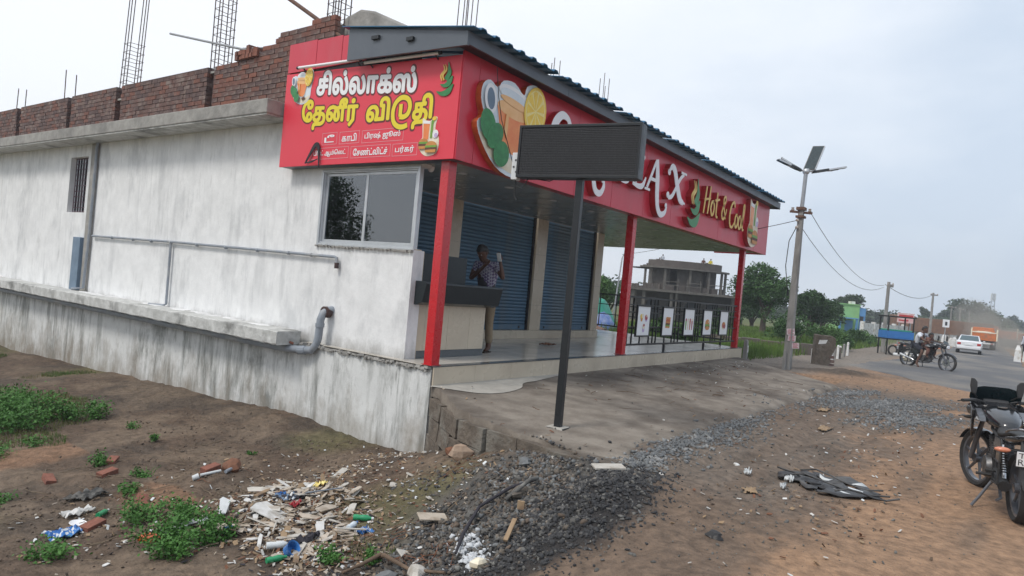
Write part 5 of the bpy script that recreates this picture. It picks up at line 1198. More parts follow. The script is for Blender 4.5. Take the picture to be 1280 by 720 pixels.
    for s in (-1, 1):
        i_ = B().tube([(-.30, s*.06, .70), (-.32, s*.16, .70)], .010, 6).build('rear_indicator', 'rubber', t)
        B().ball((-.34, s*.215, .70), (.035, .062, .028), 12, 8).build('lens', 'amber', i_, smooth=60)
        i_ = B().tube([(1.22, s*.08, .80), (1.22, s*.17, .79)], .009, 6).build('front_indicator', 'rubber', t)
        B().ball((1.22, s*.215, .79), (.03, .055, .024), 12, 8).build('lens', 'rubber' if plate else 'amber', i_, smooth=60)
    # number plate facing back
    np_ = B().box((-.37, 0, .63), (.008, .24, .15), roty(-.12)).build('number_plate', 'plate_white', t, bevel=.003)
    if plate:
        ry = roty(-.12)
        def fp(u, v, d): q = ry@Vector((-.0045-d, u, v)); return (q.x-.37, q.y, q.z+.63)
        for s_, (u0, u1, v0, v1) in plate: text_part(s_, .03, fp, (u0, u1, v0, v1), 'plate_number', 'ink', np_, d=.001, rows=30)
        B().box((-.362, 0, .63), (.004, .255, .165), ry).build('plate_frame', 'ink', np_)
        np_.data.materials[0] = MATS['plate_white']
    # headlight / fairing
    if fairing:
        b = B(); b.loft([[(x, w_*cos(a), z+h_*sin(a)) for a in [2*pi*k/16 for k in range(16)]] for x, z, w_, h_ in ((1.08, .90, .20, .12), (1.20, .91, .25, .16), (1.32, .89, .23, .16), (1.43, .86, .13, .10))]); b.build('headlight_fairing', 'bike_black', t, smooth=60)
        for s in (-1, 1):
            b = B(); b.prism([(.92, .93), (.98, .74), (1.10, .56), (1.26, .62), (1.36, .84), (1.24, 1.02), (1.06, 1.0)], lambda u, v, d: (u, s*(.215+d-.25*max(0, u-1.15)-.10*max(0, .8-v)), v), 0, .025); b.build('fairing_cheek', 'bike_black', t, bevel=.006)
        P = [(-.15, .0), (-.20, .10), (-.17, .20), (0, .235), (.17, .20), (.20, .10), (.15, .0)]
        b = B(); b.loft([[(1.36-v*.60-1.9*u*u-dd, u, 1.0+v) for u in [hw*(-1+k/6) for k in range(13)] for dd in (0,)]+[(1.35-v*.60-1.9*u*u, u, 1.0+v) for u in [hw*(1-k/6) for k in range(13)]] for v, hw in ((0, .19), (.06, .225), (.12, .225), (.17, .20), (.21, .16), (.225, .11))]); b.build('windscreen', 'windscreen', t, smooth=60)
        B().box((1.16, .0, 1.02), (.06, .22, .07), roty(-.5)).build('instrument_panel', 'bike_plastic', t, bevel=.01)
    else:
        b = B().loft([[(x, w_*cos(a), z+h_*sin(a)) for a in [2*pi*k/14 for k in range(14)]] for x, z, w_, h_ in ((1.10, .88, .08, .08), (1.22, .90, .13, .12), (1.33, .90, .12, .115), (1.37, .88, .06, .06))]); b.build('headlight_cowl', 'bike_black', t, smooth=60)
        B().lathe((1.33, 0, .87), (1, 0, 0), [(0, .05), (.07, .045), (.085, 0)], 16).build('headlight_glass', 'print_white', t)
        b = B(); b.prism([(-.09, 0), (-.11, .08), (0, .14), (.11, .08), (.09, 0)], lambda u, v, d: (1.30-v*.6+d, u, .99+v), 0, .006); b.build('windscreen', 'windscreen', t)
    B().tube([(1.06, .36, 1.04), (1.14, .20, 1.05), (1.17, .06, 1.0), (1.17, -.06, 1.0), (1.14, -.20, 1.05), (1.06, -.36, 1.04)], .013, 8).build('handlebar', 'bike_plastic', t, smooth=50)
    for s in (-1, 1):
        B().tube([(1.10, s*.26, 1.045), (1.035, s*.39, 1.04)], .021, 10).build('grip', 'rubber', t, smooth=50)
        B().tube([(1.13, s*.22, 1.04), (1.17, s*.26, 1.035), (1.10, s*.40, 1.02)], .008, 6).build('lever', 'bike_plastic', t)
        B().box((1.12, s*.235, 1.045), (.05, .05, .04)).build('switch_block', 'bike_plastic', t, bevel=.006)
        mi = B().tube([(1.13, s*.22, 1.05), (1.15, s*.24, 1.14), (1.13, s*.24, 1.19)] if not fairing else [(1.26, s*.15, 1.06), (1.20, s*.20, 1.12), (1.16, s*.20, 1.17)], .009, 6).build('mirror', 'bike_plastic', t)
        b = B(); out = [(-.028, -.11), (-.04, -.02), (-.036, .06), (-.01, .10), (.024, .105), (.032, .0), (.016, -.09)]
        b.prism([(u*.9*s, v) for u, v in out][::(1 if s > 0 else -1)], lambda u, v, d: (1.14+d, s*.205+u, 1.22+v), 0, .03); b.build('mirror_head', 'bike_plastic', mi, bevel=.006)
    # foot rests, saree guard, stands, chain case
    for s in (-1, 1):
        B().tube([(.50, s*.12, .30), (.50, s*.25, .30)], .014, 8).build('footpeg', 'rubber', t); B().tube([(.16, s*.12, .40), (.14, s*.24, .40)], .012, 8).build('pillion_peg', 'rubber', t)
    b = B()
    for (a, c) in (((.16, .62), (.18, .30)), ((-.05, .62), (-.03, .32))): b.tube([(a[0], .17, a[1]), (c[0], .18, c[1])], .009, 6)
    for k in range(4): b.tube([(-.05+.005*k, .172, .60-k*.09), (.165, .172, .60-k*.09)], .008, 6)
    b.tube([(-.03, .18, .32), (.20, .18, .30)], .010, 6); b.build('saree_guard', 'bike_plastic', t)
    B().tube([(.34, .12, .36), (.0, .12, .30)], [.045, .05], 10).build('chain_case', 'bike_plastic', t, smooth=40)
    B().tube([(.42, .12, .28), (.36, .24, .10), (.34, .30, .015)], .013, 8).build('side_stand', 'bike_grey', t)
    B().tube([(.26, .11, .30), (.10, .12, .17), (.05, .16, .16)], .013, 8).build('centre_stand', 'bike_grey', t)
    B().tube([(.70, .11, .30), (.86, .17, .24)], .008, 6).build('gear_lever', 'bike_grey', t)
    for s in (-1, 1): B().tube([(1.12, s*.2, 1.03), (1.22, s*.14, .98), (1.16, s*.07, .86), (.96, s*.05, .74)], .006, 5).build('cable', 'wire', t)
    B().tube([(1.15, -.16, 1.03), (1.28, -.12, .95), (1.27, -.09, .62), (1.36, -.09, .42)], .006, 5).build('brake_hose', 'wire', t)
    if steer:
        for o in [o for o in COL.objects if o.type == 'MESH']:
            r_ = o
            while r_.parent: r_ = r_.parent
            if r_ is not t: continue
            nm = o.name.split('.')[0]; fw = nm == 'front_wheel' or (o.parent and o.parent.name.startswith('front_wheel'))
            if fw or nm in ('fork_leg', 'fork_yoke', 'front_mudguard', 'handlebar', 'grip', 'lever', 'switch_block'):
                for v in o.data.vertices: x_, y_ = v.co.x-1.14, v.co.y; v.co.x = 1.14+x_*cos(steer)-y_*sin(steer); v.co.y = x_*sin(steer)+y_*cos(steer)
    seen_ = set()
    for o in [o for o in COL.objects if o.type == 'MESH']:      # low slung touring stance: everything above the wheels sits lower
        r_ = o
        while r_.parent: r_ = r_.parent
        if r_ is not t or 'wheel' in o.name or (o.parent and 'wheel' in o.parent.name) or o.data.name in seen_: continue
        seen_.add(o.data.name)
        for v in o.data.vertices:
            if v.co.z > .6: v.co.z = .6+(v.co.z-.6)*.78
    return t
ma = atan2(-6.25+6.56, 1.86-.30)
motorcycle('parked black motorcycle with smoked windscreen, seen from behind on the bare dirt', (.42, -6.52, gz(.42, -6.5)-.01), ma, .97, plate=[('T', (.108, .062, .006, .062)), ('R', (.108, .066, -.064, -.008))], fairing=True, lean=radians(-1.5), steer=radians(20))
bk2 = (23.35, -3.25, float(H(np.array([23.3]), np.array([-3.3]))[0])+.0); a2 = atan2(-4.75+3.25, 22.45-23.35)
motorcycle('black motorcycle with silver muffler rolling off the roadside towards the tar, ridden by two', bk2, a2, 1.12, fairing=False)
def on_bike(x, z): return x, z
RID = dict(pelvis=(.28, 0, .82), chest=(.42, 0, 1.15), neck=(.50, 0, 1.31), head=(.58, 0, 1.44), face=(1, 0, -.12), shL=(.46, .17, 1.25), elL=(.74, .26, 1.05), wrL=(1.02, .30, 1.03), shR=(.46, -.17, 1.25), elR=(.74, -.26, 1.05), wrR=(1.02, -.32, 1.03),
           hipL=(.32, .11, .84), knL=(.72, .20, .72), anL=(.52, .24, .38), toL=(.66, .26, .34), hipR=(.32, -.11, .84), knR=(.70, -.22, .66), anR=(.56, -.30, .20), toR=(.70, -.34, .06), palmL=(0, 0, -1), palmR=(0, 0, -1))
person('motorcycle rider in a white shirt and dark shorts with one bare foot on the ground', bk2, a2, RID, 1.02, 'cloth_white', 'cloth_navy', sleeve=.4, shorts=True, curl=.9)
R2 = {k: v for k, v in RID.items()}
for k in ('pelvis', 'chest', 'neck', 'head', 'shL', 'shR', 'hipL', 'hipR'): v = R2[k]; R2[k] = (.74+(v[0]-.28)*.5, v[1]*.75+.05, .96+(v[2]-.82)*.66)
for s, q in (('L', 1), ('R', -1)): R2['el'+s] = (.96, q*.18+.03, 1.06); R2['wr'+s] = (1.08, q*.15+.03, 1.04); R2['kn'+s] = (1.0, q*.2, .78); R2['an'+s] = (.93, q*.21, .55); R2['to'+s] = (1.03, q*.22, .50)
person('smaller passenger in brown sitting in front of the white shirted motorcycle rider', bk2, a2, R2, .92, 'cloth_brown', 'cloth_brown', sleeve=.9, curl=.9, skin='skin')

# ------------------------------------------------------------------ poles, lamps and wires
def pole_taper(b, x, y, z0, z1, w0, w1, lean=(0, 0), d=.75):
    b.loft([[(x+lean[0]*k+sx*w_/2, y+lean[1]*k+sy*w_/2*d, z0+(z1-z0)*k) for sx, sy in ((-1, -1), (1, -1), (1, 1), (-1, 1))] for k, w_ in ((0, w0), (.5, (w0+w1)/2), (1, w1))])
sl = thing('solar_street_lamp', 'tall concrete lamp pole with four splayed solar panels beside the shop', 'street lamp', (13.2, -1.36, -.45))
b = B(); pole_taper(b, 0, 0, -.3, 4.55, .27, .17, (.02, .0)); b.build('pole', 'pole_concrete', sl, bevel=.012)
b = B(); pole_taper(b, -.26, .02, -.2, .55, .11, .09, (.03, 0)); b.build('short_stub', 'pole_concrete', sl)
B().tube([(.02, 0, 4.3), (.05, -.02, 5.60)], .055, 12).build('steel_extension', 'galv', sl, smooth=40)
b = B().bb(-.13, .15, -.11, .11, 4.50, 4.58).bb(-.13, .15, -.11, .11, 4.28, 4.34); b.build('clamp', 'rusty_bar', sl)
cx_ = B(); cx_.box((0, 0, 4.47), (.07, .07, .07)); cx_.box((.0, 0, 4.44), (.62, .07, .06), rotz(-.9)); cx_.build('cross_arm', 'rusty_bar', sl)
rv = Vector((.5908, -.8068, 0)); fv = Vector((.8068, .5908, 0))
for s in (-1, 1):
    p = Vector((0, 0, 4.47))+rv*.24*s; B().lathe(p, (0, 0, 1), [(.0, 0), (.04, .0), (.05, .03), (.03, .05), (.045, .08), (.0, .10)], 10).build('insulator', 'porcelain', sl, smooth=40)
for p in ((-.10, .05, 4.20), (-.10, .05, 4.0)): B().lathe(p, (-1, 0, .1), [(0, 0), (.035, 0), (.045, .03), (.0, .06)], 10).build('insulator', 'porcelain', sl, smooth=40)
top = Vector((.06, -.02, 5.60))
def solar_panel(a, b_, w_, nrm, arm=True):
    """panel from a to b (centre line) with width w_"""
    a = Vector(a); b_ = Vector(b_); d = (b_-a).normalized(); n = Vector(nrm); n = (n-d*n.dot(d)).normalized(); s = d.cross(n)
    fn = lambda u, v, dd: a+d*u+s*v+n*dd; L = (b_-a).length
    q = B(); q.prism([(0, -w_/2), (L, -w_/2), (L, w_/2), (0, w_/2)], fn, -.015, .015); o = q.build('solar_panel', 'solar_back', sl, bevel=.003)
    q = B(); q.prism([(.01, -w_/2-.012), (L-.01, -w_/2-.012), (L-.01, -w_/2-.001), (.01, -w_/2-.001)], fn, -.022, .02); q.prism([(.01, w_/2+.001), (L-.01, w_/2+.001), (L-.01, w_/2+.012), (.01, w_/2+.012)], fn, -.022, .02); q.build('panel_frame', 'alu', o)
    q = B(); q.prism([(L*.15, -.03), (L*.55, -.03), (L*.55, .03), (L*.15, .03)], fn, -.04, -.016); q.build('junction_box', 'dark_metal', o)
    q = B(); q.prism([(.02, -w_/2+.02), (L-.02, -w_/2+.02), (L-.02, w_/2-.02), (.02, w_/2-.02)], fn, .0155, .018); q.build('cells', 'windscreen', o)
    B().tube([top, a+d*.1-n*.03], .025, 8).build('arm', 'alu', sl)
P_ = lambda u, z, dpt=0: top+rv*u+fv*dpt+Vector((0, 0, z))
def lampflat(u0, z0, u1, z1, dpt, wd):
    solar_panel(P_(u0, z0, dpt*.1), P_(u1, z1, dpt), wd, (0, 0, 1))
solar_panel(P_(.08, .05), P_(.36, .78, .15), .34, fv*-.35+Vector((0, 0, .25))-rv*.4)
solar_panel(P_(-.10, .05, .1), P_(-.66, .36, .2), .32, Vector((0, 0, 1))-fv*.35)
for (u0, z0, u1, z1, dd, mt) in ((-.10, .0, -.90, .22, -.2, 1), (.12, -.02, 1.02, .18, -.2, 1)):
    a, b_ = P_(u0, z0), P_(u1, z1, dd); m_ = a.lerp(b_, .5)
    solar_panel(m_, b_, .12, (0, 0, 1)); q = B(); d = (m_-a).normalized(); q.loft([[a+d*u+fv*v*w2+Vector((0, 0, h_)) for v, h_ in ((-1, -.03), (1, -.03), (.8, .04), (-.8, .04))] for u, w2 in ((.05, .05), (.25, .09), ((m_-a).length, .08))]); q.build('lamp_head', 'dark_metal', sl, bevel=.006)
B().ball(top, (.10, .10, .09), 12, 8).build('hub', 'alu', sl, smooth=50)
for i, (z, rot, w_, h_, u) in enumerate(((1.08, .10, .22, .17, -.04), (.90, -.06, .22, .17, -.0), (.70, .08, .20, .16, .12))):
    n = -fv; fn = lambda uu, v, d: Vector((.02, 0, z))+rv*(u+uu*cos(rot)-v*sin(rot))+Vector((0, 0, uu*sin(rot)+v*cos(rot)))-fv*(.135+i*.004+d)
    q = B(); q.prism([(-w_/2, -h_/2), (w_/2, -h_/2), (w_/2, h_/2), (-w_/2, h_/2)], fn, 0, .004); o = q.build('poster', 'poster', sl)
    for k in range(4): q = B(); q.prism([(-w_/2+.03, -h_/2+.02+k*.035), (w_/2-.03-.03*(k % 2), -h_/2+.02+k*.035), (w_/2-.03-.03*(k % 2), -h_/2+.036+k*.035), (-w_/2+.03, -h_/2+.036+k*.035)], fn, .0045, .006); q.build('print', 'berry', o)
B().tube([(-.02, .05, 4.1), (-.28, .18, 3.6), (-.32, .2, 2.9), (-.2, .14, 2.3), (-.14, .1, 2.2)], .012, 6).build('hanging_cable', 'wire', sl)
B().box((-.16, .12, 2.15), (.05, .05, .16)).build('cable_box', 'dark_metal', sl)
def wire(label, a, b_, sag, r=.012, group=None, n=14):
    a = Vector(a); b_ = Vector(b_); q = B().tube([a.lerp(b_, k/n)-Vector((0, 0, sag*4*(k/n)*(1-k/n))) for k in range(n+1)], r, 4)
    o = q.build('overhead_wire', 'wire'); o['label'] = label; o['category'] = 'wire'
    if group: o['group'] = group
wire('service wire running from the lamp pole towards the shop roof', (13.1, -1.3, 3.75), (14.6, 5.8, 3.0), .22, .009)
wire('drooping wire from the lamp pole cross arm to the next pole, upper of the pair', (13.34, -1.55, 4.05), (32.45, -.95, 2.95), .62, .010)
wire('drooping wire from the lamp pole to the next pole, lower of the pair', (13.25, -1.36, 3.62), (32.45, -.95, 2.85), .75, .010)
wire('wire from the second roadside pole to the third pole', (32.5, -1.0, 3.0), (62.4, -.7, 3.75), .5, .016)
wire('long wire crossing behind the terrace from the bent street light', (20.0, 7.6, 3.0), (17.5, 4.2, 3.25), .03, .008)
def upole(label, x, y, z0, z1, w_, arms, group='roadside electricity poles receding along the road'):
    t = thing('electricity_pole', label, 'utility pole', (x, y, z0), 0, group); b = B(); pole_taper(b, 0, 0, -.3, z1-z0, w_, w_*.7, (0, 0)); b.build('pole', 'pole_concrete', t)
    for z, l in arms:
        b = B(); c = rv*l; b.tube([Vector((0, -.08, z-z0))-c, Vector((0, -.08, z-z0))+c], w_*.22, 6); b.build('cross_arm', 'pole_concrete', t)
        for s in (-1, 1): B().lathe(Vector((0, -.08, z-z0))+c*s*.9, (0, 0, 1), [(0, 0), (w_*.18, .02), (w_*.2, .06), (0, .14)], 8).build('insulator', 'porcelain', t)
upole('concrete electricity pole with a cross top behind the blue vending cart', 32.55, -1.15, -.47, 3.14, .24, ((2.92, .14), (2.98, .14)))
upole('slim leaning electricity pole half way along the road, with one cross arm', 62.4, -.7, -.5, 3.90, .28, ((3.72, .3),))
upole('thin electricity pole left of the pair behind the white sign', 81, -1.0, -.5, 3.35, .22, ((3.2, .4),))
upole('pale electricity pole just left of the domed tree', 79.5, -1.9, -.5, 3.2, .26, ((3.0, .25),))
upole('short electricity pole beside the pale one, left of the domed tree', 92, -2.2, -.5, 3.2, .24, ())
t = thing('bent_street_light', 'slender leaning street light with hooked head seen under the canopy', 'street lamp', (19.55, 7.6, -.5))
B().tube([(0, 0, 0), (.22, 0, 1.5), (.42, -.02, 3.35), (.50, -.05, 3.52), (.66, -.2, 3.56), (.76, -.3, 3.52)], [.045, .04, .03, .028, .026, .026], 8).build('pole', 'galv', t, smooth=50)
B().box((.74, -.30, 3.42), (.22, .12, .10), rotz(-.9)).build('lamp_head', 'galv', t, bevel=.02)
t = thing('cell_tower', 'thin lattice telecom mast on the horizon right of the domed tree', 'tower', (256.7, -1.1, -1)); hT = 13.6
for k, (a, c) in enumerate(((-.9, -.9), (.9, -.9), (0, .9))): B().tube([(a, c, 0), (a*.35, c*.35, hT)], .10, 4).build('leg', 'galv', t)
for k in range(9):
    z = 1.2+k*1.4; s = 1-.65*z/hT; s2 = 1-.65*(z+1.3)/hT; B().tube([(-.9*s, -.9*s, z), (.9*s, -.9*s, z), (0, .9*s, z), (-.9*s, -.9*s, z)], .05, 4).tube([(-.9*s, -.9*s, z), (.9*s2, -.9*s2, z+1.3)], .05, 4).tube([(.9*s, -.9*s, z), (0, .9*s2, z+1.3)], .05, 4).build('brace', 'galv', t)
for z in (12.9, 11.8): 
    for a in (0, 2.1, 4.2): B().box((.55*cos(a), .55*sin(a), z), (.25, .4, 1.0), rotz(a)).build('antenna', 'plastic_white', t)
# ------------------------------------------------------------------ small roadside things
t = thing('stone_post', 'short weathered granite boundary post at the far corner of the platform', 'bollard', (13.52, -.08, -.48)); b = B().loft([[(sx*s, sy*s, z) for sx, sy in ((-.075, -.06), (.075, -.06), (.08, .06), (-.07, .06))] for z, s in ((-.1, 1.05), (.5, .98), (.66, .9), (.72, .6))]); b.build('shaft', 'pole_concrete', t, bevel=.02); B().bb(-.05, .05, -.068, -.06, .35, .55).build('whitewash', 'white_paint', t)
t = thing('broken_wall_stub', 'ruined stub of brown plastered wall standing alone by the grass', 'wall', (17.0, -1.55, -.48))
b = B(); b.prism([(-.38, -.2), (.12, -.2), (.16, .3), (.30, .62), (.28, .92), (.14, 1.0), (-.1, 1.0), (-.36, 1.02)], lambda u, v, d: tuple(rv*u+Vector((0, 0, v))+fv*d), -.12, .14); b.build('wall_face', 'masonry', t, bevel=.03)
b = B(); b.prism([(-.30, .70), (-.05, .74), (0, .86), (-.26, .84)], lambda u, v, d: tuple(rv*u+Vector((0, 0, v))+fv*d), -.128, -.1215); b.build('pale_patch', 'white_paint', t)
for k in range(7): u = .14+R.uniform(-.03, .1); B().box(rv*u+Vector((0, 0, .05+k*.13)), (.2, .2, .09), rotz(-.9+R.uniform(-.3, .3))).build('brick', R.choice(('brick_b', 'brick_d')), t)
low = thing('low_wall', 'low crumbling wall running across the grass behind the street lamp', 'wall', (21, 1.2, -.5))
for k in range(12): B().box((.2*k-1.0, -.72*k+6.0, .20+R.uniform(-.02, .02)), (.3, .72, .52+R.uniform(-.06, .06)), rotz(.27)).build('wall_section', R.choice(('masonry', 'block_grey')), low, bevel=.02)
posts = [(18.0, -2.30), (18.7, -2.2), (19.5, -2.12), (20.3, -2.05), (21.3, -1.98), (22.2, -1.9), (23.2, -1.85), (24.3, -1.8), (17.0, -2.0)]
posts = [(x+.6, y+.95) for x, y in posts]
for i, (x, y) in enumerate(posts):
    t = thing('fence_post', ['second nearest', 'third nearest', 'fourth', 'fifth', 'sixth', 'seventh', 'second farthest', 'farthest', 'nearest'][i]+' pale stone post in the row along the grass edge by the road', 'fence post', (x, y, -.5), R.uniform(-.3, .3), 'pale stone posts along the edge of the grass')
    h_ = .52+R.uniform(-.06, .06); B().loft([[(sx*s, sy*s, z) for sx, sy in ((-.055, -.045), (.055, -.045), (.055, .045), (-.055, .045))] for z, s in ((-.1, 1), (h_, .85), (h_+.04, .5))]).build('post', 'white_paint' if i % 3 else 'pole_concrete', t, bevel=.01)
# vending cart
t = thing('vending_cart', 'blue sided vending cart with dark frame standing by the roadside', 'cart', (31.1, -1.85, -.47), -.9)
for x in (-.62, .62):
    for y in (-.35, .35): B().tube([(x, y, 0), (x, y, 1.85)], .035, 6).build('post', 'black_steel', t)
B().bb(-.66, .66, -.39, .39, .80, 1.16).build('box_side', 'cart_blue', t, bevel=.01); B().bb(-.72, .72, -.44, .44, .74, .795).build('deck', 'black_steel', t)
B().bb(-.70, .70, -.43, .43, 1.83, 1.90).build('roof_frame', 'black_steel', t, bevel=.01); B().bb(-.6, .6, -.34, .34, 1.161, 1.24).build('greens', 'tarp_green', t, bevel=.02)
for s in (-1, 1): B().lathe((.35*s, -.42, .25), (0, 1, 0), [(.17, -.02), (.25, -.02), (.25, .02), (.17, .02)], 20, closed=True).build('wheel', 'tyre', t)
for i, (x, y, s, m) in enumerate(((30.6, -2.35, .34, 'paper'), (30.9, -2.75, .30, 'plastic_white'), (30.2, -2.1, .25, 'plastic_white'), (30.6, -2.9, .2, 'paper'))):
    o = B().box((0, 0, s*.3), (s*1.6, s, s*.6), rotz(R.uniform(0, 3))).build('sack', m, None, bevel=.06, loc=(x, y, -.47)); o['label'] = ('largest pale sack leaning by the near leg of the blue vending cart', 'pale sack in front of the blue vending cart, towards the road', 'pale sack left of the blue vending cart', 'smallest pale sack, nearest the rolling motorcycle')[i]; o['category'] = 'sack'; o['group'] = 'pale sacks around the vending cart'
o = B().ball((0, 0, .16), (.3, .2, .17), 12, 8).build('bundle', 'cream', None, smooth=60, loc=(26.2, -2.9, -.47)); o['label'] = 'cream coloured bundle on the verge just behind the rolling motorcycle'; o['category'] = 'bundle'
# signs by the road
t = thing('hoarding', 'pink and white advertising board on posts above the roadside cart', 'sign board', (48.1, -.35, -.5), -.93)
B().bb(-.58, .58, -.03, .03, 1.60, 2.28).build('panel', 'banner_pink', t); B().tube([(-.4, .05, 0), (-.4, .05, 2.2)], .04, 6).build('post', 'galv', t); B().tube([(.4, .05, 0), (.4, .05, 2.2)], .04, 6).build('post', 'galv', t)
B().bb(-.5, .5, -.034, -.031, 1.98, 2.16).build('print', 'sign_red', t); B().bb(-.5, .2, -.034, -.031, 1.72, 1.82).build('print', 'sign_red', t)
t = thing('white_notice', 'small white notice board with a dark symbol beside the road', 'sign board', (49.8, -2.65, -.5), -.93)
B().bb(-.23, .23, -.02, .02, 1.55, 2.10).build('panel', 'print_white', t); B().tube([(0, .04, 0), (0, .04, 2.0)], .035, 6).build('post', 'galv', t); B().bb(-.08, .08, -.024, -.021, 1.68, 1.94).build('symbol', 'ink', t)
t = thing('yellow_board', 'small cream and yellow board among the trees near the green house', 'sign board', (55.7, 6.2, -.5), -.93)
B().bb(-.62, .62, -.03, .03, 2.05, 2.55).build('panel', 'lemon_pale', t); B().tube([(0, .05, 0), (0, .05, 2.3)], .05, 6).build('post', 'galv', t); B().bb(-.5, .5, -.034, -.031, 2.22, 2.34).build('print', 'leaf_print', t)
# white road markers
for i, (x, y, h_) in enumerate(((57.6, -2.1, .95), (58.6, -2.75, .8), (60.5, -2.4, .7))):
    t = thing('road_marker', ('white stone marker on the left road edge, tallest and left of the three', 'white stone marker on the left road edge, right of the tallest one', 'white stone marker on the left road edge, farthest back of the three')[i], 'marker', (x, y, -.5), 0, 'white markers along the left edge of the road'); B().loft([[(sx*s*.24, sy*s*.2, z) for sx, sy in ((-1, -1), (1, -1), (1, 1), (-1, 1))] for z, s in ((-.1, 1.2), (h_*.6, .9), (h_*.9, .6), (h_, .3))]).build('stone', 'white_paint', t, bevel=.04)
# people and stones on the right verge
def far_person(label, x, y, shirt, tr, rz, group):
    P3 = {k: v for k, v in STAND.items()}; P3.update(wrL=(.1, .28, .85), elL=(.02, .26, 1.12), wrR=(.1, -.28, .85), elR=(.02, -.26, 1.12), face=(1, 0, -.1), head=(.07, 0, 1.60))
    return person(label, (x, y, -.49), rz, P3, 1.0, shirt, tr, group=group, sleeve=1)
far_person('person in a pale shirt standing on the right verge at the frame edge', 44.8, -7.15, 'cloth_white', 'cloth_navy', 2.2, 'people standing on the right verge')
far_person('person in a brown shirt standing behind on the right verge', 47.2, -7.6, 'cloth_brown', 'cloth_dark', 2.8, 'people standing on the right verge')
far_person('person in dark clothes farthest back on the right verge', 52.5, -7.3, 'cloth_dark', 'cloth_tan', 3.3, 'people standing on the right verge')
for i, (x, y, h_) in enumerate(((40.4, -6.75, .95), (41.6, -7.15, .8))):
    t = thing('marker_stone', ('taller white marker stone on the right road edge in front of the people', 'shorter white marker stone on the right road edge beside the people')[i], 'marker', (x, y, -.5), 0, 'white markers along the right edge of the road'); B().loft([[(sx*s*.2, sy*s*.16, z) for sx, sy in ((-1, -1), (1, -1), (1, 1), (-1, 1))] for z, s in ((-.1, 1.1), (h_*.7, .9), (h_, .4))]).build('stone', 'white_paint', t, bevel=.03)
# car
t = thing('white_car', 'white saloon car seen from behind driving away on the road', 'car', (46.2, -4.25, -.44), .03); t.scale = (.84, .84, .80)
def carring(x, prof): return [(x, y, z) for y, z in prof]+[(x, -y, z) for y, z in prof[::-1]]
secs = [(-2.0, [(.70, .38), (.78, .62), (.74, .88), (.3, .92)]), (-1.85, [(.78, .28), (.85, .60), (.80, .95), (.35, 1.0)]), (-1.2, [(.80, .25), (.87, .60), (.83, .98), (.35, 1.03)]), (.8, [(.80, .25), (.87, .6), (.83, .96), (.35, 1.0)]), (1.6, [(.80, .25), (.86, .55), (.80, .86), (.35, .90)]), (2.05, [(.70, .32), (.76, .5), (.70, .72), (.3, .76)])]
bd = B().loft([carring(x, p) for x, p in secs]).build('body', 'car_white', t, smooth=35, bevel=.02)
B().loft([carring(x, p) for x, p in [(-1.55, [(.74, .95), (.70, 1.0)]), (-.85, [(.72, .97), (.58, 1.40)]), (.25, [(.72, .97), (.58, 1.42)]), (1.0, [(.74, .95), (.70, .98)])]]).build('cabin', 'car_white', t, smooth=35)
B().add([(-1.54, -.62, 1.02), (-1.54, .62, 1.02), (-.90, .52, 1.39), (-.90, -.52, 1.39)], [(0, 3, 2, 1)]).build('rear_window', 'car_glass', t)
rw = t.children if False else None
for s in (-1, 1):
    B().bb(-2.02, -1.90, s*.62-.12, s*.62+.12, .66, .84).build('tail_lamp', 'lamp_red', t, bevel=.02); b = B(); b.prism([(-1.1, 1.0), (.75, 1.0), (.2, 1.36), (-.75, 1.35)], lambda u, v, d: (u, s*(.75+d-(v-1.0)*.36), v), 0, .01); b.build('side_window', 'car_glass', t)
    for x in (-1.3, 1.3): w_ = B().lathe((x, s*.70, .29), (0, s, 0), [(0, -.1), (.28, -.1), (.29, 0), (.28, .1), (.17, .11), (0, .09)], 20).build('wheel', 'tyre', t, smooth=40); B().lathe((x, s*.815, .29), (0, s, 0), [(0, 0), (.16, 0), (0, .02)], 12).build('hub_cap', 'alu', w_)
    B().box((.55, s*.93, .98), (.12, .14, .10)).build('mirror', 'car_white', t, bevel=.02)
B().bb(-2.06, -1.96, -.74, .74, .36, .56).build('bumper', 'car_white', t, bevel=.03); B().bb(-2.045, -2.005, -.26, .26, .66, .78).build('number_plate', 'plate_white', t)
t['label'] = 'white saloon car seen from behind driving away on the road'
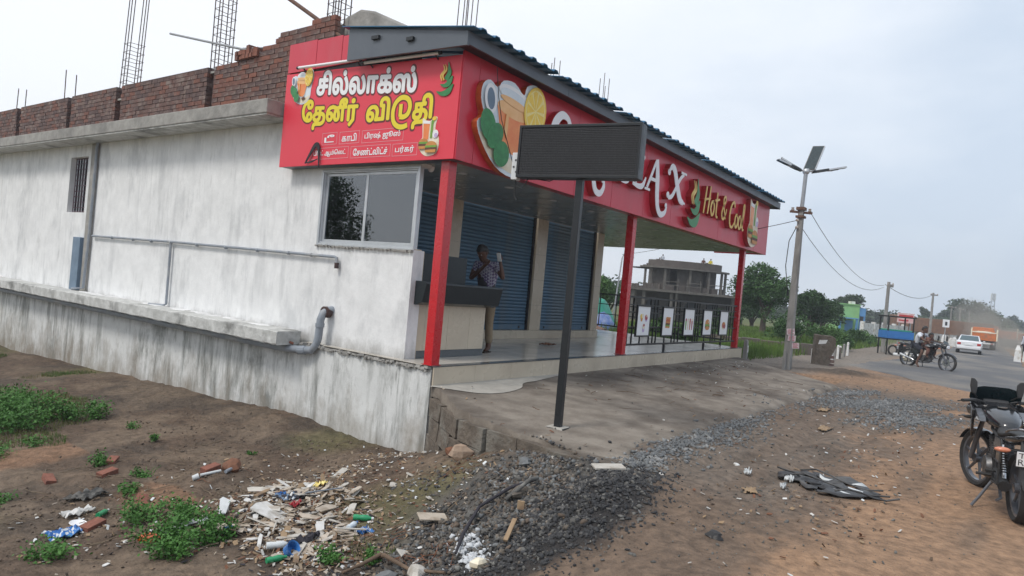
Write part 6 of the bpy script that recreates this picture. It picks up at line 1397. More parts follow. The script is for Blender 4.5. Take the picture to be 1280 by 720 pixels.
# trucks
def truck(label, loc, rz, s, load, rear):
    t = thing('truck', label, 'truck', loc, rz, 'trucks on the dusty stretch of road'); t.scale = (s, s, s)
    B().bb(-2.6, 1.0, -1.05, 1.05, .75, .90).build('chassis', 'dark_metal', t)
    B().bb(-2.6, 1.0, -1.05, -.98, .90, 1.75).bb(-2.6, 1.0, .98, 1.05, .90, 1.75).bb(-2.62, -2.54, -.98, .98, .90, 1.65).bb(.92, 1.0, -.98, .98, .9, 1.95).build('tipper_body', rear, t, bevel=.02)
    for y in (-.5, 0, .5): B().bb(-2.66, -2.62, y-.04, y+.04, .9, 1.62).build('rib', 'orange_paint', t)
    B().bb(-2.66, -2.60, -1.05, 1.05, 1.66, 1.76).build('top_rail', 'cream', t); B().bb(-2.65, -2.6, -1.12, -1.0, .9, 2.1).bb(-2.65, -2.6, 1.0, 1.12, .9, 2.1).build('corner_post', 'cream', t)
    B().loft(rings_x([(-2.4, 1.45, .9, .1), (-1.4, 1.6, .95, .22), (0, 1.6, .95, .22), (.8, 1.5, .9, .1)], 12)).build('load', load, t, smooth=60)
    c = B().loft([[(x, y, z) for y, z in ((-1, .7), (1, .7), (1, 1.6), (.9, h_), (-.9, h_), (-1, 1.6))] for x, h_ in ((1.15, 2.2), (2.2, 2.2), (2.55, 1.6))]).build('cab', rear, t, bevel=.04)
    for x in (-1.9, -1.1, 1.7):
        for s2 in (-1, 1): w_ = B().lathe((x, s2*.85, .48), (0, s2, 0), [(0, -.18), (.46, -.18), (.48, 0), (.46, .18), (.25, .16), (0, .12)], 20).build('wheel', 'tyre', t, smooth=40)
    B().bb(-2.64, -2.6, -.9, .9, .55, .70).build('bumper', 'white_paint', t)
    for s2 in (-1, 1): B().bb(-2.67, -2.641, s2*.7-.1, s2*.7+.1, .58, .67).build('tail_lamp', 'lamp_red', t)
truck('orange tipper truck with pale framed tailgate just ahead of the white car', (61.5, -4.55, -.46), .05, .80, 'cream', 'orange_paint')
truck('faded orange truck with a high load half lost in dust, right of the other truck', (80, -5.6, -.46), .9, .92, 'brown_load', 'orange_paint')
t = thing('parked_lorry', 'long dull brown lorry parked on the left behind the road dust', 'truck', (72.5, -.9, -.5), 1.9); B().bb(-4, 3, -1, 1, .8, 2.2).build('body', 'brown_load', t, bevel=.05); B().bb(3.1, 4.6, -1, 1, .6, 2.3).build('cab', 'brown_load', t, bevel=.15)
for x in (-3, -2, 3.6):
    for s2 in (-1, 1): B().lathe((x, s2*.85, .5), (0, s2, 0), [(0, -.18), (.48, -.18), (.48, .18), (0, .12)], 16).build('wheel', 'tyre', t)
# low pale walls beyond the road
for i, (a, c, lab) in enumerate((((60, 4.2), (72, 1.6), 'long low whitewashed compound wall beyond the fence posts'), ((73, 1.2), (84, -1.6), 'low whitewashed wall continuing behind the white notice board'))):
    L = hypot(c[0]-a[0], c[1]-a[1]); an = atan2(c[1]-a[1], c[0]-a[0]); t = thing('compound_wall', lab, 'wall', (a[0], a[1], -.5), an)
    B().bb(0, L, -.1, .1, 0, 1.25-.1*i).build('wall_face', 'white_paint', t); 
    for k in range(6): B().bb(L*k/5-.14, L*k/5+.14, -.16, .16, 0, 1.40-.1*i).build('pier', 'white_paint', t)
# tarpaulin heap seen under the canopy
t = thing('tarpaulin_heap', 'heap covered with green and blue patterned tarpaulin behind the terrace railing', 'tarpaulin', (17.2, 7.0, -.5))
def heap(name, mat, cx, cy, rx, ry, h_, seed, par):
    b = B(); n = 22; m_ = 8; V = []; 
    for j in range(m_+1):
        for k in range(n):
            a = 2*pi*k/n; q = j/m_; rr = (1-q)**.6; w_ = 1+.18*noise.noise(Vector((cos(a)*2+seed, sin(a)*2, q*3))); V.append((cx+rx*rr*w_*cos(a), cy+ry*rr*w_*sin(a), h_*(q**.75)*(1+.12*noise.noise(Vector((a, q*4, seed))))))
    b.add(V, [(j*n+k, j*n+(k+1) % n, (j+1)*n+(k+1) % n, (j+1)*n+k) for j in range(m_) for k in range(n)]); b.build(name, mat, par, smooth=35)
heap('sheet', 'tarp_green', 0, 0, 1.0, .8, 1.55, 1, t); heap('sheet', 'tarp_blue', -.45, -.5, .8, .6, 1.0, 5, t)
t = thing('rubble_heap', 'brown heap of broken brick behind the far side railing of the terrace', 'rubble', (15.0, 6.2, -.6)); heap('soil', 'brown_load', 0, 0, 1.8, 1.6, .62, 3, t)
for k in range(60): a, r_ = R.uniform(0, 6.28), R.uniform(0, 1.4); z = .62*(1-min(1, r_/1.7)**1.6); q = B().box((0, 0, 0), (.2, .11, .08)); q.build('brick', R.choice(('brick_b', 'brick_c', 'block_grey')), t, loc=(r_*cos(a), r_*sin(a), z)).rotation_euler = (R.uniform(-.5, .5), R.uniform(-.5, .5), R.uniform(0, 3))
# concrete kerb-like things: building under construction
cb = thing('unfinished_building', 'grey unfinished two storey building with curved upper floor, bare columns and open balconies', 'building', (42, 13.2, -.8), -.9)
X = lambda m: m
def cp_(b, name, mat, **k): return b.build(name, mat, cb, **k)
# local x = right, y = depth ; storey 1 height to 2.6, storey 2 to 4.4
cp_(B().bb(-3.7, 4.6, .9, 5, 0, 2.55), 'lower_wall', 'block_dark'); cp_(B().bb(-2.2, 2.2, 2.2, 3.4, 2.745, 4.35), 'inner_wall', 'block_dark'); cp_(B().bb(-4.5, 5.2, -.5, 5.4, 2.56, 2.74), 'floor_slab', 'cement_pale')
for x in (-4.2, -3.4, -1.35, -.95, 3.3, 3.75, 4.9): cp_(B().bb(x-.10, x+.10, -.3, -.1, 0, 2.555), 'column', 'cement_pale')
for x in (-2.4, .55, 2.2): # arched openings
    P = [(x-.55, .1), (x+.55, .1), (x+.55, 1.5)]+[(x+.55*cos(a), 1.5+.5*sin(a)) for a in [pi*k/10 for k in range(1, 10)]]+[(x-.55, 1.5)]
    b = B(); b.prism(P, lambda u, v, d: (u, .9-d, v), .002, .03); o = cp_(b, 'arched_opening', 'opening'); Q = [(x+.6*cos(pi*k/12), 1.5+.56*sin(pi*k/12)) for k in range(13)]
    B().tube([(u, .88, v) for u, v in Q], .06, 5).build('arch_rim', 'block_grey', o)
for k in range(34): # parapet blocks, stepped
    x = -4.4+k*.28
    if -2.6 < x < 3.6: continue
    h_ = .28 if -3.6 < x < 4.2 or k % 2 else .14; B().bb(x, x+.26, -.42, -.24, 2.745, 2.745+h_+.12*(k % 3 == 0)).build('block', 'block_grey', cb)
N = 26; cyl = [(3.1*cos(a)*1.0, 1.6-1.6*sin(a)) for a in [pi*k/N for k in range(N+1)]]  # curved front of upper floor
def curved(z0, z1, s, name, mat, gap=None):
    for k in range(N):
        if gap and gap(k): continue
        (x0, y0), (x1, y1) = cyl[k], cyl[k+1]; b = B(); P = [(x0*s, y0 if s == 1 else 1.6+(y0-1.6)*s), (x1*s, y1 if s == 1 else 1.6+(y1-1.6)*s)]
        q = [(P[0][0]*.96, 1.6+(P[0][1]-1.6)*.92), (P[1][0]*.96, 1.6+(P[1][1]-1.6)*.92)]
        b.add([(P[0][0], P[0][1], z0), (P[1][0], P[1][1], z0), (q[1][0], q[1][1], z0), (q[0][0], q[0][1], z0), (P[0][0], P[0][1], z1), (P[1][0], P[1][1], z1), (q[1][0], q[1][1], z1), (q[0][0], q[0][1], z1)], [(0, 1, 2, 3), (7, 6, 5, 4), (0, 4, 5, 1), (1, 5, 6, 2), (2, 6, 7, 3), (3, 7, 4, 0)]); b.build(name, mat, cb)
curved(2.745, 4.35, .80, 'upper_wall', 'block_dark', lambda k: k in (8, 16, 17))
curved(2.745, 3.15, 1.02, 'balcony_parapet', 'block_grey', lambda k: k % 5 in (0, 3))
b = B(); P = [(x*1.12, 1.6+(y-1.6)*1.18) for x, y in cyl]+[(-3.4, 4.5), (3.4, 4.5)][::-1]; b.prism(P[::-1] if False else P, lambda u, v, d: (u, v, d), 4.352, 4.47); cp_(b, 'roof_slab', 'cement_pale')
curved(4.471, 4.98, .92, 'roof_parapet', 'block_grey', lambda k: False)
for k in (2, 5, 9, 13, 18, 22, 24): (x, y) = cyl[k]; cp_(B().bb(x*1.03-.08, x*1.03+.08, y-.08, y+.08, 2.745, 4.352), 'column', 'cement_pale')
for k in range(6): B().bb(-3.0+k*.24, -2.78+k*.24, 2.4, 2.6, 4.471, 4.6+k*.13).build('block', 'block_grey', cb); B().bb(2.8-k*.2, 2.98-k*.2, 2.0, 2.2, 4.471, 4.6+k*.11).build('block', 'block_grey', cb)
for x in (-1.9, -.2, 1.4): # cane scaffolding rails on the balcony
    b = B().tube([(x, -.15, 2.75), (x, -.15, 3.6)], .03, 5).tube([(x+1.0, -.15, 2.75), (x+1.0, -.15, 3.6)], .03, 5).tube([(x-.1, -.17, 3.35), (x+1.1, -.17, 3.38)], .03, 5).tube([(x-.1, -.17, 3.1), (x+1.1, -.17, 3.12)], .025, 5); cp_(b, 'railing', 'cement_pale')
for i, (x, sh_, lab) in enumerate(((-1.9, 'cloth_white', 'worker in a white shirt on the roof of the unfinished building, left one'), (1.35, 'cloth_brown', 'worker in brown on the roof edge of the unfinished building'), (1.9, 'print_yellow', 'worker in yellow on the roof edge of the unfinished building'))):
    q = cb.matrix_basis if False else None; c_, s_ = cos(-.9), sin(-.9); px, py = x, 1.4 if i else 1.1
    t = far_person(lab, 42+px*c_-py*s_, 13.2+px*s_+py*c_, sh_, 'cloth_navy', 3.8, 'workers on the roof of the unfinished building'); t.location.z = -.8+4.48; t.scale = (.55,)*3
# house, green and blue
hb = thing('green_house', 'small flat roofed light green house with a blue porch among trees', 'house', (60.6, 5.2, -.5), -.93)
B().bb(-1.05, .95, .6, 3.2, 0, 2.75).build('wall', 'house_green', hb); B().bb(-1.1, 1.0, .5, 3.3, 2.755, 2.85).build('roof_slab', 'house_green', hb); B().bb(.952, 1.6, .75, 3.1, 0, 2.55).build('side_wing', 'house_blue', hb)
B().bb(-1.35, .4, -.5, .6, 1.50, 1.60).build('porch_roof', 'house_blue', hb); B().bb(.2, .35, -.45, -.3, 0, 1.5).bb(-1.3, -1.15, -.45, -.3, 0, 1.5).build('porch_post', 'house_blue', hb); B().bb(-.3, .4, .55, .598, .0, 1.35).build('door', 'house_blue', hb)
w_ = B().bb(1.1, 1.4, .70, .749, 1.3, 1.8).build('window', 'opening', hb); B().bb(1.05, 1.45, .65, .745, 1.81, 1.88).build('sill', 'house_blue', w_)
B().bb(.3, .7, 1, 1.5, 2.86, 3.1).build('water_tank', 'white_paint', hb)
for i, (x, y, s, lab) in enumerate(((66, 3.2, .8, 'tiny white hut just right of the green house'), (58.5, 9.2, 1.0, 'pale low hut left of the green house'))):
    t = thing('hut', lab, 'hut', (x, y, -.5), -.9); B().bb(-.6*s, .6*s, 0, 1.2*s, 0, 1.5*s).build('wall', 'white_paint', t); B().bb(-.7*s, .7*s, -.1, 1.3*s, 1.5*s, 1.6*s).build('roof', 'cement_pale', t); B().bb(-.15, .15, -.02, -.001, 0, 1.0*s).build('door', 'opening', t)
# ------------------------------------------------------------------ vegetation
def leaf_quads(C, size, up=0.3, aspect=.55):
    """one bent-free leaf quad per centre, random orientation"""
    n = len(C); d = NR.normal(size=(n, 3)); d[:, 2] *= .7; d /= np.linalg.norm(d, axis=1)[:, None]
    q = NR.normal(size=(n, 3)); q[:, 2] += up; s = np.cross(d, q); s /= np.linalg.norm(s, axis=1)[:, None]
    L = size*NR.uniform(.6, 1.3, (n, 1)); W_ = L*aspect
    V = np.stack([C-d*L/2, C+s*W_/2-d*L*.05, C+d*L/2, C-s*W_/2-d*L*.05], 1).reshape(-1, 3); F = np.arange(4*n).reshape(n, 4)
    return V, F
def crown_pts(cl, n, flat=.8):
    """points on lumpy shells of the clumps"""
    cl = np.array(cl); r = cl[:, 3]; p = r**2/np.sum(r**2); k = NR.choice(len(cl), n, p=p); d = NR.normal(size=(n, 3)); d /= np.linalg.norm(d, axis=1)[:, None]
    rr = r[k]*NR.uniform(.35, 1.0, n)**.45*(1+.25*np.sin(d[:, 0]*7+k)*np.cos(d[:, 1]*6+k*2)); d[:, 2] *= flat; return cl[k, :3]+d*rr[:, None]
def tree(name, label, x, y, z, h, cw, mat='leaf_a', n=4000, leaf=.2, clumps=16, trunk_h=.35, group=None, ch=None, tw=.05, seed=0, lean=0):
    rr = random.Random(seed+int(x*7+y*3)); t = thing(name, label, 'tree', (x, y, z), 0, group); ch = ch or h*(1-trunk_h); cz = h-ch/2; cl = []
    for i in range(clumps):
        a = rr.uniform(0, 2*pi); e_ = rr.uniform(-.7, 1); rad = math.sqrt(rr.uniform(.05, 1))*(1-.35*abs(e_)); r_ = rr.uniform(.16, .30)*min(cw, ch)
        cl.append((rad*cos(a)*(cw/2-r_*.7)+lean*e_, rad*sin(a)*(cw/2-r_*.7), cz+e_*(ch/2-r_*.8), r_))
    V, F = leaf_quads(crown_pts(cl, n), leaf); mesh_np('crown', V, F, mat, t)
    b = B(); r0_ = h*tw; b.tube([(0, 0, -.2), (.02*h, .01*h, h*trunk_h*.6), (0, 0, h*trunk_h+.15*h)], [r0_, r0_*.75, r0_*.5], 8)
    for c in cl[:9]: b.tube([(0, 0, h*trunk_h*rr.uniform(.6, 1.1)), (c[0]*.45, c[1]*.45, (h*trunk_h+c[2])*.52), (c[0]*.95, c[1]*.95, c[2])], [r0_*.45, r0_*.28, r0_*.10], 6)
    b.build('trunk', 'bark', t, smooth=60); return t
G1 = 'trees behind the grass beyond the shop'
tree('broadleaf_tree', 'big spreading green tree left of the solar lamp pole, behind the grass', 33.6, 5.2, -.5, 4.35, 3.9, 'leaf_a', 9000, .17, 24, .30, G1, seed=1)
tree('broadleaf_tree', 'dark tree directly behind the solar lamp pole, right of the big spreading tree', 37.0, 3.5, -.5, 3.1, 2.9, 'leaf_b', 6000, .17, 16, .25, G1, seed=2)
tree('broadleaf_tree', 'bushy tree between the lamp pole and the green house', 44.5, 4.3, -.5, 2.9, 3.2, 'leaf_b', 6000, .18, 16, .2, G1, seed=3)
tree('broadleaf_tree', 'tree right behind the far end of the terrace, left of the big spreading tree', 44, 9.0, -.5, 3.0, 3.4, 'leaf_b', 6000, .18, 16, .2, G1, seed=4)
tree('broadleaf_tree', 'small loose tree just left of the yellow board', 50.5, 6.2, -.5, 2.7, 2.4, 'leaf_c', 3600, .18, 12, .25, G1, seed=5)
tree('broadleaf_tree', 'rounded dark tree top above the green house', 72, 7.6, -.5, 4.2, 4.2, 'leaf_far', 4500, .28, 14, .2, G1, seed=6)
tree('broadleaf_tree', 'light green tree seen through the terrace beside the bent street light', 27, 13.2, -.5, 3.1, 3.0, 'leaf_c', 6000, .16, 14, .2, G1, seed=7)
tree('broadleaf_tree', 'dark tree seen beneath the canopy left of the middle post', 30, 17.6, -.5, 3.4, 3.4, 'leaf_b', 5000, .18, 14, .2, G1, seed=8)
tree('broadleaf_tree', 'dark tree far behind the tarpaulin heap', 34, 15.5, -.5, 3.0, 3.0, 'leaf_a', 5000, .18, 14, .2, G1, seed=9)
tree('domed_tree', 'large dome shaped tree on the horizon above the white car and dust', 160, .4, -1.2, 8.2, 13.5, 'leaf_far', 9000, .5, 34, .12, seed=10)
tree('small_far_tree', 'small round tree left of the domed tree on the horizon', 150, 4.6, -1, 5.2, 4.2, 'leaf_far', 2600, .42, 10, .2, seed=11)
tree('small_far_tree', 'tiny pointed tree standing above the treeline left of the thin pole', 140, 6.6, -1, 5.6, 2.4, 'leaf_far', 1600, .36, 8, .3, seed=12)
tree('small_far_tree', 'round tree top right of the telecom mast', 215, -7.0, -1, 6.4, 6.0, 'leaf_far', 2600, .5, 10, .2, seed=13)
# continuous far treeline: nobody could count it
cl = []
for i in range(150):
    f_ = i/150; yy = 30-37*f_+R.uniform(-1.5, 1.5); xx = 118+R.uniform(-6, 10)+f_*30; cl.append((xx, yy, .2+R.uniform(.2, 1.3), R.uniform(1.1, 2.0)*1.2))
for i in range(110): cl.append((250+R.uniform(-10, 20), -2-i*.42+R.uniform(-1, 1), .2+R.uniform(0, 1.2), R.uniform(1.6, 2.8)))
for i in range(60): cl.append((90+R.uniform(-10, 20), 30+i*1.2, 1.0+R.uniform(0, 1.6), R.uniform(1.6, 2.6)))
V, F = leaf_quads(crown_pts(cl, 34000, .75), .75); mesh_np('distant_trees', V, F, 'leaf_far', kind='stuff')
# shrubs on the field
def shrub(label, x, y, z, w_, h_, mat, n, leaf=.10, group=None, name='shrub', sd=0):
    rr = random.Random(sd+int(x*13+y*5)); t = thing(name, label, 'bush', (x, y, z), 0, group); cl = []
    for i in range(9): a = rr.uniform(0, 6.28); q = rr.uniform(0, .34)*w_; r_ = rr.uniform(.18, .30)*min(w_, h_*1.3); cl.append((q*cos(a), q*sin(a), max(r_*.6, rr.uniform(.2, .8)*h_), r_))
    P = crown_pts(cl, n); P[:, 2] = np.maximum(P[:, 2], .01); V, F = leaf_quads(P, leaf); mesh_np('foliage', V, F, mat, t)
    b = B()
    for c in cl[:5]: b.tube([(0, 0, -.05), (c[0]*.5, c[1]*.5, c[2]*.5), (c[0], c[1], c[2])], [.02*w_, .014*w_, .006], 5)
    b.build('stem', 'bark', t); return t
for i, (x, y, w_, h_, m, lab) in enumerate([(16.5, 3.2, 1.6, .9, 'leaf_c', 'light green bush just right of the far red post'), (18.5, 4.8, 1.8, 1.1, 'leaf_a', 'bush behind the light green one right of the red post'), (21, 4.0, 1.6, .8, 'leaf_c', 'low bush left of the lamp pole foot'),
        (25.5, 1.6, 2.0, 1.3, 'leaf_a', 'wide bush right of the ruined wall stub'), (27.5, .6, 1.9, 1.2, 'leaf_c', 'loose bush left of the fence posts and below the green house'), (29.5, .3, 1.6, .9, 'leaf_a', 'bush behind the row of pale fence posts'), (28.3, 2.6, 2.4, 1.8, 'leaf_a', 'tall bush hiding the wall of the green house'),
        (33.5, 1.4, 2.0, 1.1, 'leaf_c', 'bush right of the green house towards the cart'), (36.5, .9, 2.0, 1.1, 'leaf_a', 'bush directly behind the blue vending cart'), (24, 4.5, 2.2, 1.5, 'leaf_b', 'dark bush under the tree behind the lamp pole'), (31, 3.2, 2.0, 1.4, 'leaf_b', 'dark bush below the yellow board'), (40, .6, 2.4, 1.2, 'leaf_c', 'pale bush between the cart and the electricity pole')]):
    shrub(lab, x, y, -.5, w_, h_, m, 2600, .11, 'bushes on the rough grass beyond the shop', sd=i)
# grass: blades
def blades(P, h_, w_):
    n = len(P); a = NR.uniform(0, 2*pi, n); ln = NR.uniform(.0, .55, (n, 1))*h_[:, None]; d = np.stack([np.cos(a), np.sin(a), np.zeros(n)], 1); s = np.stack([-np.sin(a), np.cos(a), np.zeros(n)], 1)
    t = P+d*ln+np.array([0, 0, 1])*h_[:, None]; V = np.stack([P-s*w_[:, None]/2, P+s*w_[:, None]/2, t+s*w_[:, None]*.12, t-s*w_[:, None]*.12], 1).reshape(-1, 3); return V, np.arange(4*n).reshape(n, 4)
n = 110000; x = 13.4+NR.uniform(0, 1, n)**1.3*32; y = NR.uniform(.05, 11, n)**1.0; k = (vnoise(x, y, 1.6, 51)+.5*vnoise(x, y, .5, 52) > -.16) & ~((y < .5+.02*(x-13)) & (NR.uniform(0, 1, n) > .25)); x, y = x[k], y[k]
hh = NR.uniform(.10, .34, len(x))*(1+1.3*np.clip(vnoise(x, y, 2.3, 53)+.2, 0, 1)); V, F = blades(np.stack([x, y, H(x, y)], 1), hh, NR.uniform(.015, .035, len(x))*(1+x*.012)); mesh_np('field_grass', V, F, 'grass', kind='stuff')
n = 9000; x = 60*NR.uniform(0, 1, n)+16; y = -8.2-NR.uniform(0, 3, n)**1.2+.03*(x-25); k = vnoise(x, y, 1.6, 55) > .05; x, y = x[k], y[k]; V, F = blades(np.stack([x, y, H(x, y)], 1), NR.uniform(.05, .16, len(x)), NR.uniform(.03, .05, len(x))); mesh_np('verge_grass', V, F, 'grass', kind='stuff')
# moss green short growth on the low ground
n = 130000; x = NR.uniform(-6.3, -.2, n); y = NR.uniform(-2.5, 14, n); m = vnoise(x, y, 1.7, 21)*1.2+vnoise(x, y, .4, 56)*.6; k = (m+.42*sstep(-1.6, -2.6, x)*sstep(3.0, 4.6, y)+.25*sstep(-2.2, -3.4, x)*sstep(1.5, 3.5, y)+.22*sstep(-3.6, -4.4, x)*sstep(1.0, -.6, y) > .14) & (H(x, y, False) < -.95) & ((x < -2.9) | (y > 4.5)); x, y = x[k], y[k]
V, F = blades(np.stack([x, y, H(x, y)-.004], 1), NR.uniform(.015, .075, len(x)), NR.uniform(.005, .012, len(x))); mesh_np('low_grass', V, F, 'low_grass', kind='stuff')
# leafy weeds on the waste ground
def weed(label, x, y, w_, h_, n, leaf, sd, group):
    rr = random.Random(sd); t = thing('weed_plant', label, 'plant', (x, y, gz(x, y)), 0, group); b = B(); tips = []
    for i in range(max(5, int(9*w_/.5))):
        a = rr.uniform(0, 6.28); q = rr.uniform(.15, .5)*w_; hz = h_*rr.uniform(.5, 1)*(1-.5*(q/w_)); x0, y0 = q*cos(a)*.35, q*sin(a)*.35; tip = (q*cos(a), q*sin(a), hz); b.tube([(x0, y0, -.03), (x0*.6+tip[0]*.4, y0*.6+tip[1]*.4, hz*.6), tip], [.005, .004, .002], 5); tips.append(((x0, y0, 0), tip))
    b.build('stem', 'weed', t); C = []; tips = [tp for tp in tips if rr.random() > .25] or tips
    for i in range(n):
        p, q = rr.choice(tips); u = rr.uniform(.25, 1.05); C.append([p[k]+(q[k]-p[k])*u+rr.gauss(0, .13 if k < 2 else .09)*w_*.6 for k in range(3)])
    C = np.array(C); C[:, 2] = np.maximum(C[:, 2], .01); V, F = leaf_quads(C, leaf, 1.6, .6); mesh_np('foliage', V, F, 'weed', t); return t
WG = 'leafy weeds on the low waste ground'
wl = [(-2.75, 5.6, 1.2, .5, 2600, 'largest weed clump by the left frame edge below the wall'), (-3.15, 5.0, 1.1, .42, 2200, 'weed clump at the left frame edge in front of the largest one'), (-2.3, 5.1, .8, .36, 1500, 'weed clump right of the largest left-hand clump'), (-2.6, 6.9, .9, .3, 1200, 'low weed clump behind the largest left-hand clump'),
      (-3.70, .25, .60, .24, 900, 'weed clump beside the green bottle and red brick'), (-3.42, -.2, .5, .22, 800, 'weed clump between the two lower left clumps'), (-3.85, -.55, .6, .26, 1100, 'weed clump at the bottom of the frame left of the orange tile'), (-3.60, -1.0, .50, .26, 1000, 'bright weed clump beside the rubbish heap at the bottom'), (-3.95, -1.0, .5, .24, 900, 'bright weed clump at the lower frame edge'),
      (-2.15, 3.05, .28, .12, 260, 'tiny weed tuft on bare earth between wall and rubbish'), (-3.1, 2.4, .45, .13, 420, 'small flat weed tuft in the middle of the bare earth'), (-2.9, 1.7, .4, .12, 350, 'small weed tuft behind the twigs'), (-3.35, 1.1, .38, .12, 320, 'small weed tuft left of the white pipes'), (-3.38, -2.2, .34, .14, 420, 'weed tuft among scraps at the bottom centre'), (-3.2, -2.42, .26, .12, 300, 'small weed tuft beside the branch at the bottom'), (-4.6, -.15, .55, .12, 500, 'low weed patch in the bottom left corner'), (-1.5, 1.7, .2, .07, 120, 'tiny sprout near the foot of the plinth'), (-3.95, 3.6, .7, .14, 520, 'straggly low weeds at the left edge below the large clumps'), (-3.3, 3.9, .5, .12, 300, 'thin straggly weeds in front of the large left clump'), (-4.4, 1.6, .5, .10, 300, 'sparse creeping weed at the left edge above the crumpled cloth'), (-3.55, -.55, .8, .10, 500, 'sparse runners spreading between the lower weeds'), (-2.0, 4.0, .35, .10, 160, 'sparse weed between the large clump and the plinth')]
for i, (x, y, w_, h_, n, lab) in enumerate(wl): weed(lab, x, y, w_, h_, n, .045 if w_ > .7 else .034, i, WG)
# trees across the waste ground behind the viewer's left, the ones mirrored in the window panes
tree('broadleaf_tree', 'tree on the left beyond the waste ground, mirrored in the left window pane', -16.5, 25, -1.6, 8.6, 6.0, 'leaf_b', 14000, .2, 24, .25, 'trees mirrored in the window', seed=21)
tree('broadleaf_tree', 'lower tree beyond the waste ground, mirrored at the foot of the right pane', -25, 26.5, -1.6, 4.6, 9, 'leaf_b', 9000, .24, 20, .25, 'trees mirrored in the window', seed=22)

# ------------------------------------------------------------------ stones, gravel and rubbish
def ico():
    p = (1+5**.5)/2; V = np.array([(-1, p, 0), (1, p, 0), (-1, -p, 0), (1, -p, 0), (0, -1, p), (0, 1, p), (0, -1, -p), (0, 1, -p), (p, 0, -1), (p, 0, 1), (-p, 0, -1), (-p, 0, 1)], float); V /= np.linalg.norm(V[0])
    F = np.array([(0, 11, 5), (0, 5, 1), (0, 1, 7), (0, 7, 10), (0, 10, 11), (1, 5, 9), (5, 11, 4), (11, 10, 2), (10, 7, 6), (7, 1, 8), (3, 9, 4), (3, 4, 2), (3, 2, 6), (3, 6, 8), (3, 8, 9), (4, 9, 5), (2, 4, 11), (6, 2, 10), (8, 6, 7), (9, 8, 1)]); return V, F
IV, IF = ico()
def stones(name, P, r, mat, flat=.6, mats=None, **k):
    """scatter of angular stones resting on the ground; one object"""
    n = len(P); V = IV[None]*(1+NR.uniform(-.5, .38, (n, 12, 1))); sc = np.stack([NR.uniform(.7, 1.5, n), NR.uniform(.45, 1.0, n), NR.uniform(.3, .8, n)*flat/.6], 1); V = V*sc[:, None, :]*r[:, None, None]
    q = NR.normal(size=(n, 4)); q[:, 1:3] *= .35; q /= np.linalg.norm(q, axis=1)[:, None]; w_, x, y, z = q.T
    Rm = np.stack([np.stack([1-2*(y*y+z*z), 2*(x*y-z*w_), 2*(x*z+y*w_)], -1), np.stack([2*(x*y+z*w_), 1-2*(x*x+z*z), 2*(y*z-x*w_)], -1), np.stack([2*(x*z-y*w_), 2*(y*z+x*w_), 1-2*(x*x+y*y)], -1)], 1)
    V = np.einsum('nij,nkj->nki', Rm, V)+P[:, None, :]; F = (IF[None]+12*np.arange(n)[:, None, None]).reshape(-1, 3); o = mesh_np(name, V.reshape(-1, 3), F, mats or mat, **k)
    if mats: o.data.polygons.foreach_set('material_index', np.repeat(NR.integers(0, len(mats), n), 20).astype(np.int32))
    return o
def rnd(n, cx, cy, sx, sy, ang=0, gauss=True):
    a = NR.normal(size=n)*.5 if gauss else NR.uniform(-1, 1, n); b_ = NR.normal(size=n)*.5 if gauss else NR.uniform(-1, 1, n); u, v = a*sx, b_*sy; return cx+u*cos(ang)-v*sin(ang), cy+u*sin(ang)+v*cos(ang)
def P3(x, y, up=0.0): return np.stack([x, y, H(x, y)+up], 1)
def on_top(x, y):  # apron height where the apron is
    z = H(x, y); ins = (y > -3.15) & (y < -.05) & (x > np.interp((-.045-y)/3.2, [0, .1, .3, .45, .62, .8, .93, 1], [.0, -.18, -.62, -.86, -.93, -1.0, -1.12, -.9])+.03) & (x < 12.9-(-y)*.9); return np.where(ins, -.268-.042*(-y)+.004, z)
def apron_in(x, y, m=.0): return (y > -3.22+m) & (y < -.05) & (x > np.interp((-.045-y)/3.2, [0, .1, .3, .45, .62, .8, .93, 1], [.0, -.18, -.62, -.86, -.93, -1.0, -1.12, -.9])+m) & (x < 12.9)
def scat(name, n, boxes, rlo, rhi, mat, up=.3, clear=0, **k):
    X, Y = [], []
    for (cx, cy, sx, sy, ang, w_) in boxes: x, y = rnd(int(n*w_), cx, cy, sx, sy, ang); X.append(x); Y.append(y)
    x = np.concatenate(X); y = np.concatenate(Y); k_ = ~((x > -.02) & (y > -.08) & (x < 13)) & ~(apron_in(x, y, .05) & (NR.uniform(0, 1, len(x)) < clear)); x, y = x[k_], y[k_]; r = rlo+(rhi-rlo)*NR.uniform(0, 1, len(x))**3; return stones(name, np.stack([x, y, on_top(x, y)+r*up], 1), r, mat, kind='stuff', **k)
scat('apron_gravel', 3600, [(.4, -3.42, 1.6, .22, .0, .30), (2.6, -3.4, 1.5, .20, .03, .26), (-.55, -3.5, .6, .22, 0, .12), (1.2, -3.62, 1.8, .35, 0, .22), (5, -3.45, 1.6, .2, 0, .04)], .006, .034, 'gravel')
scat('roadside_gravel', 8000, [(7.8, -4.35, 2.1, .75, -.35, .55), (6.2, -5.1, 1.3, .6, -.3, .25), (9.6, -3.65, 1.2, .3, -.2, .2)], .008, .040, 'gravel')
scat('loose_pebbles', 1700, [(2, -4.6, 5, 1.8, 0, .5), (-1.2, -4.9, 1.6, 1.0, 0, .3), (12, -4.5, 6, 2, 0, .2)], .004, .020, 'rubble_mid')
scat('slope_rubble', 13000, [(-2.0, -2.95, 1.2, .65, .4, .45), (-1.5, -2.75, .7, .35, .3, .22), (-2.75, -2.8, .8, .6, 0, .28), (-1.5, -1.7, .7, .8, 0, .05)], .003, .032, 'rubble_mid', clear=.93, mats=['rubble_mid', 'rubble_brown', 'rubble_brown', 'rubble_mid', 'gravel', 'earth_clod', 'rubble_dark'])
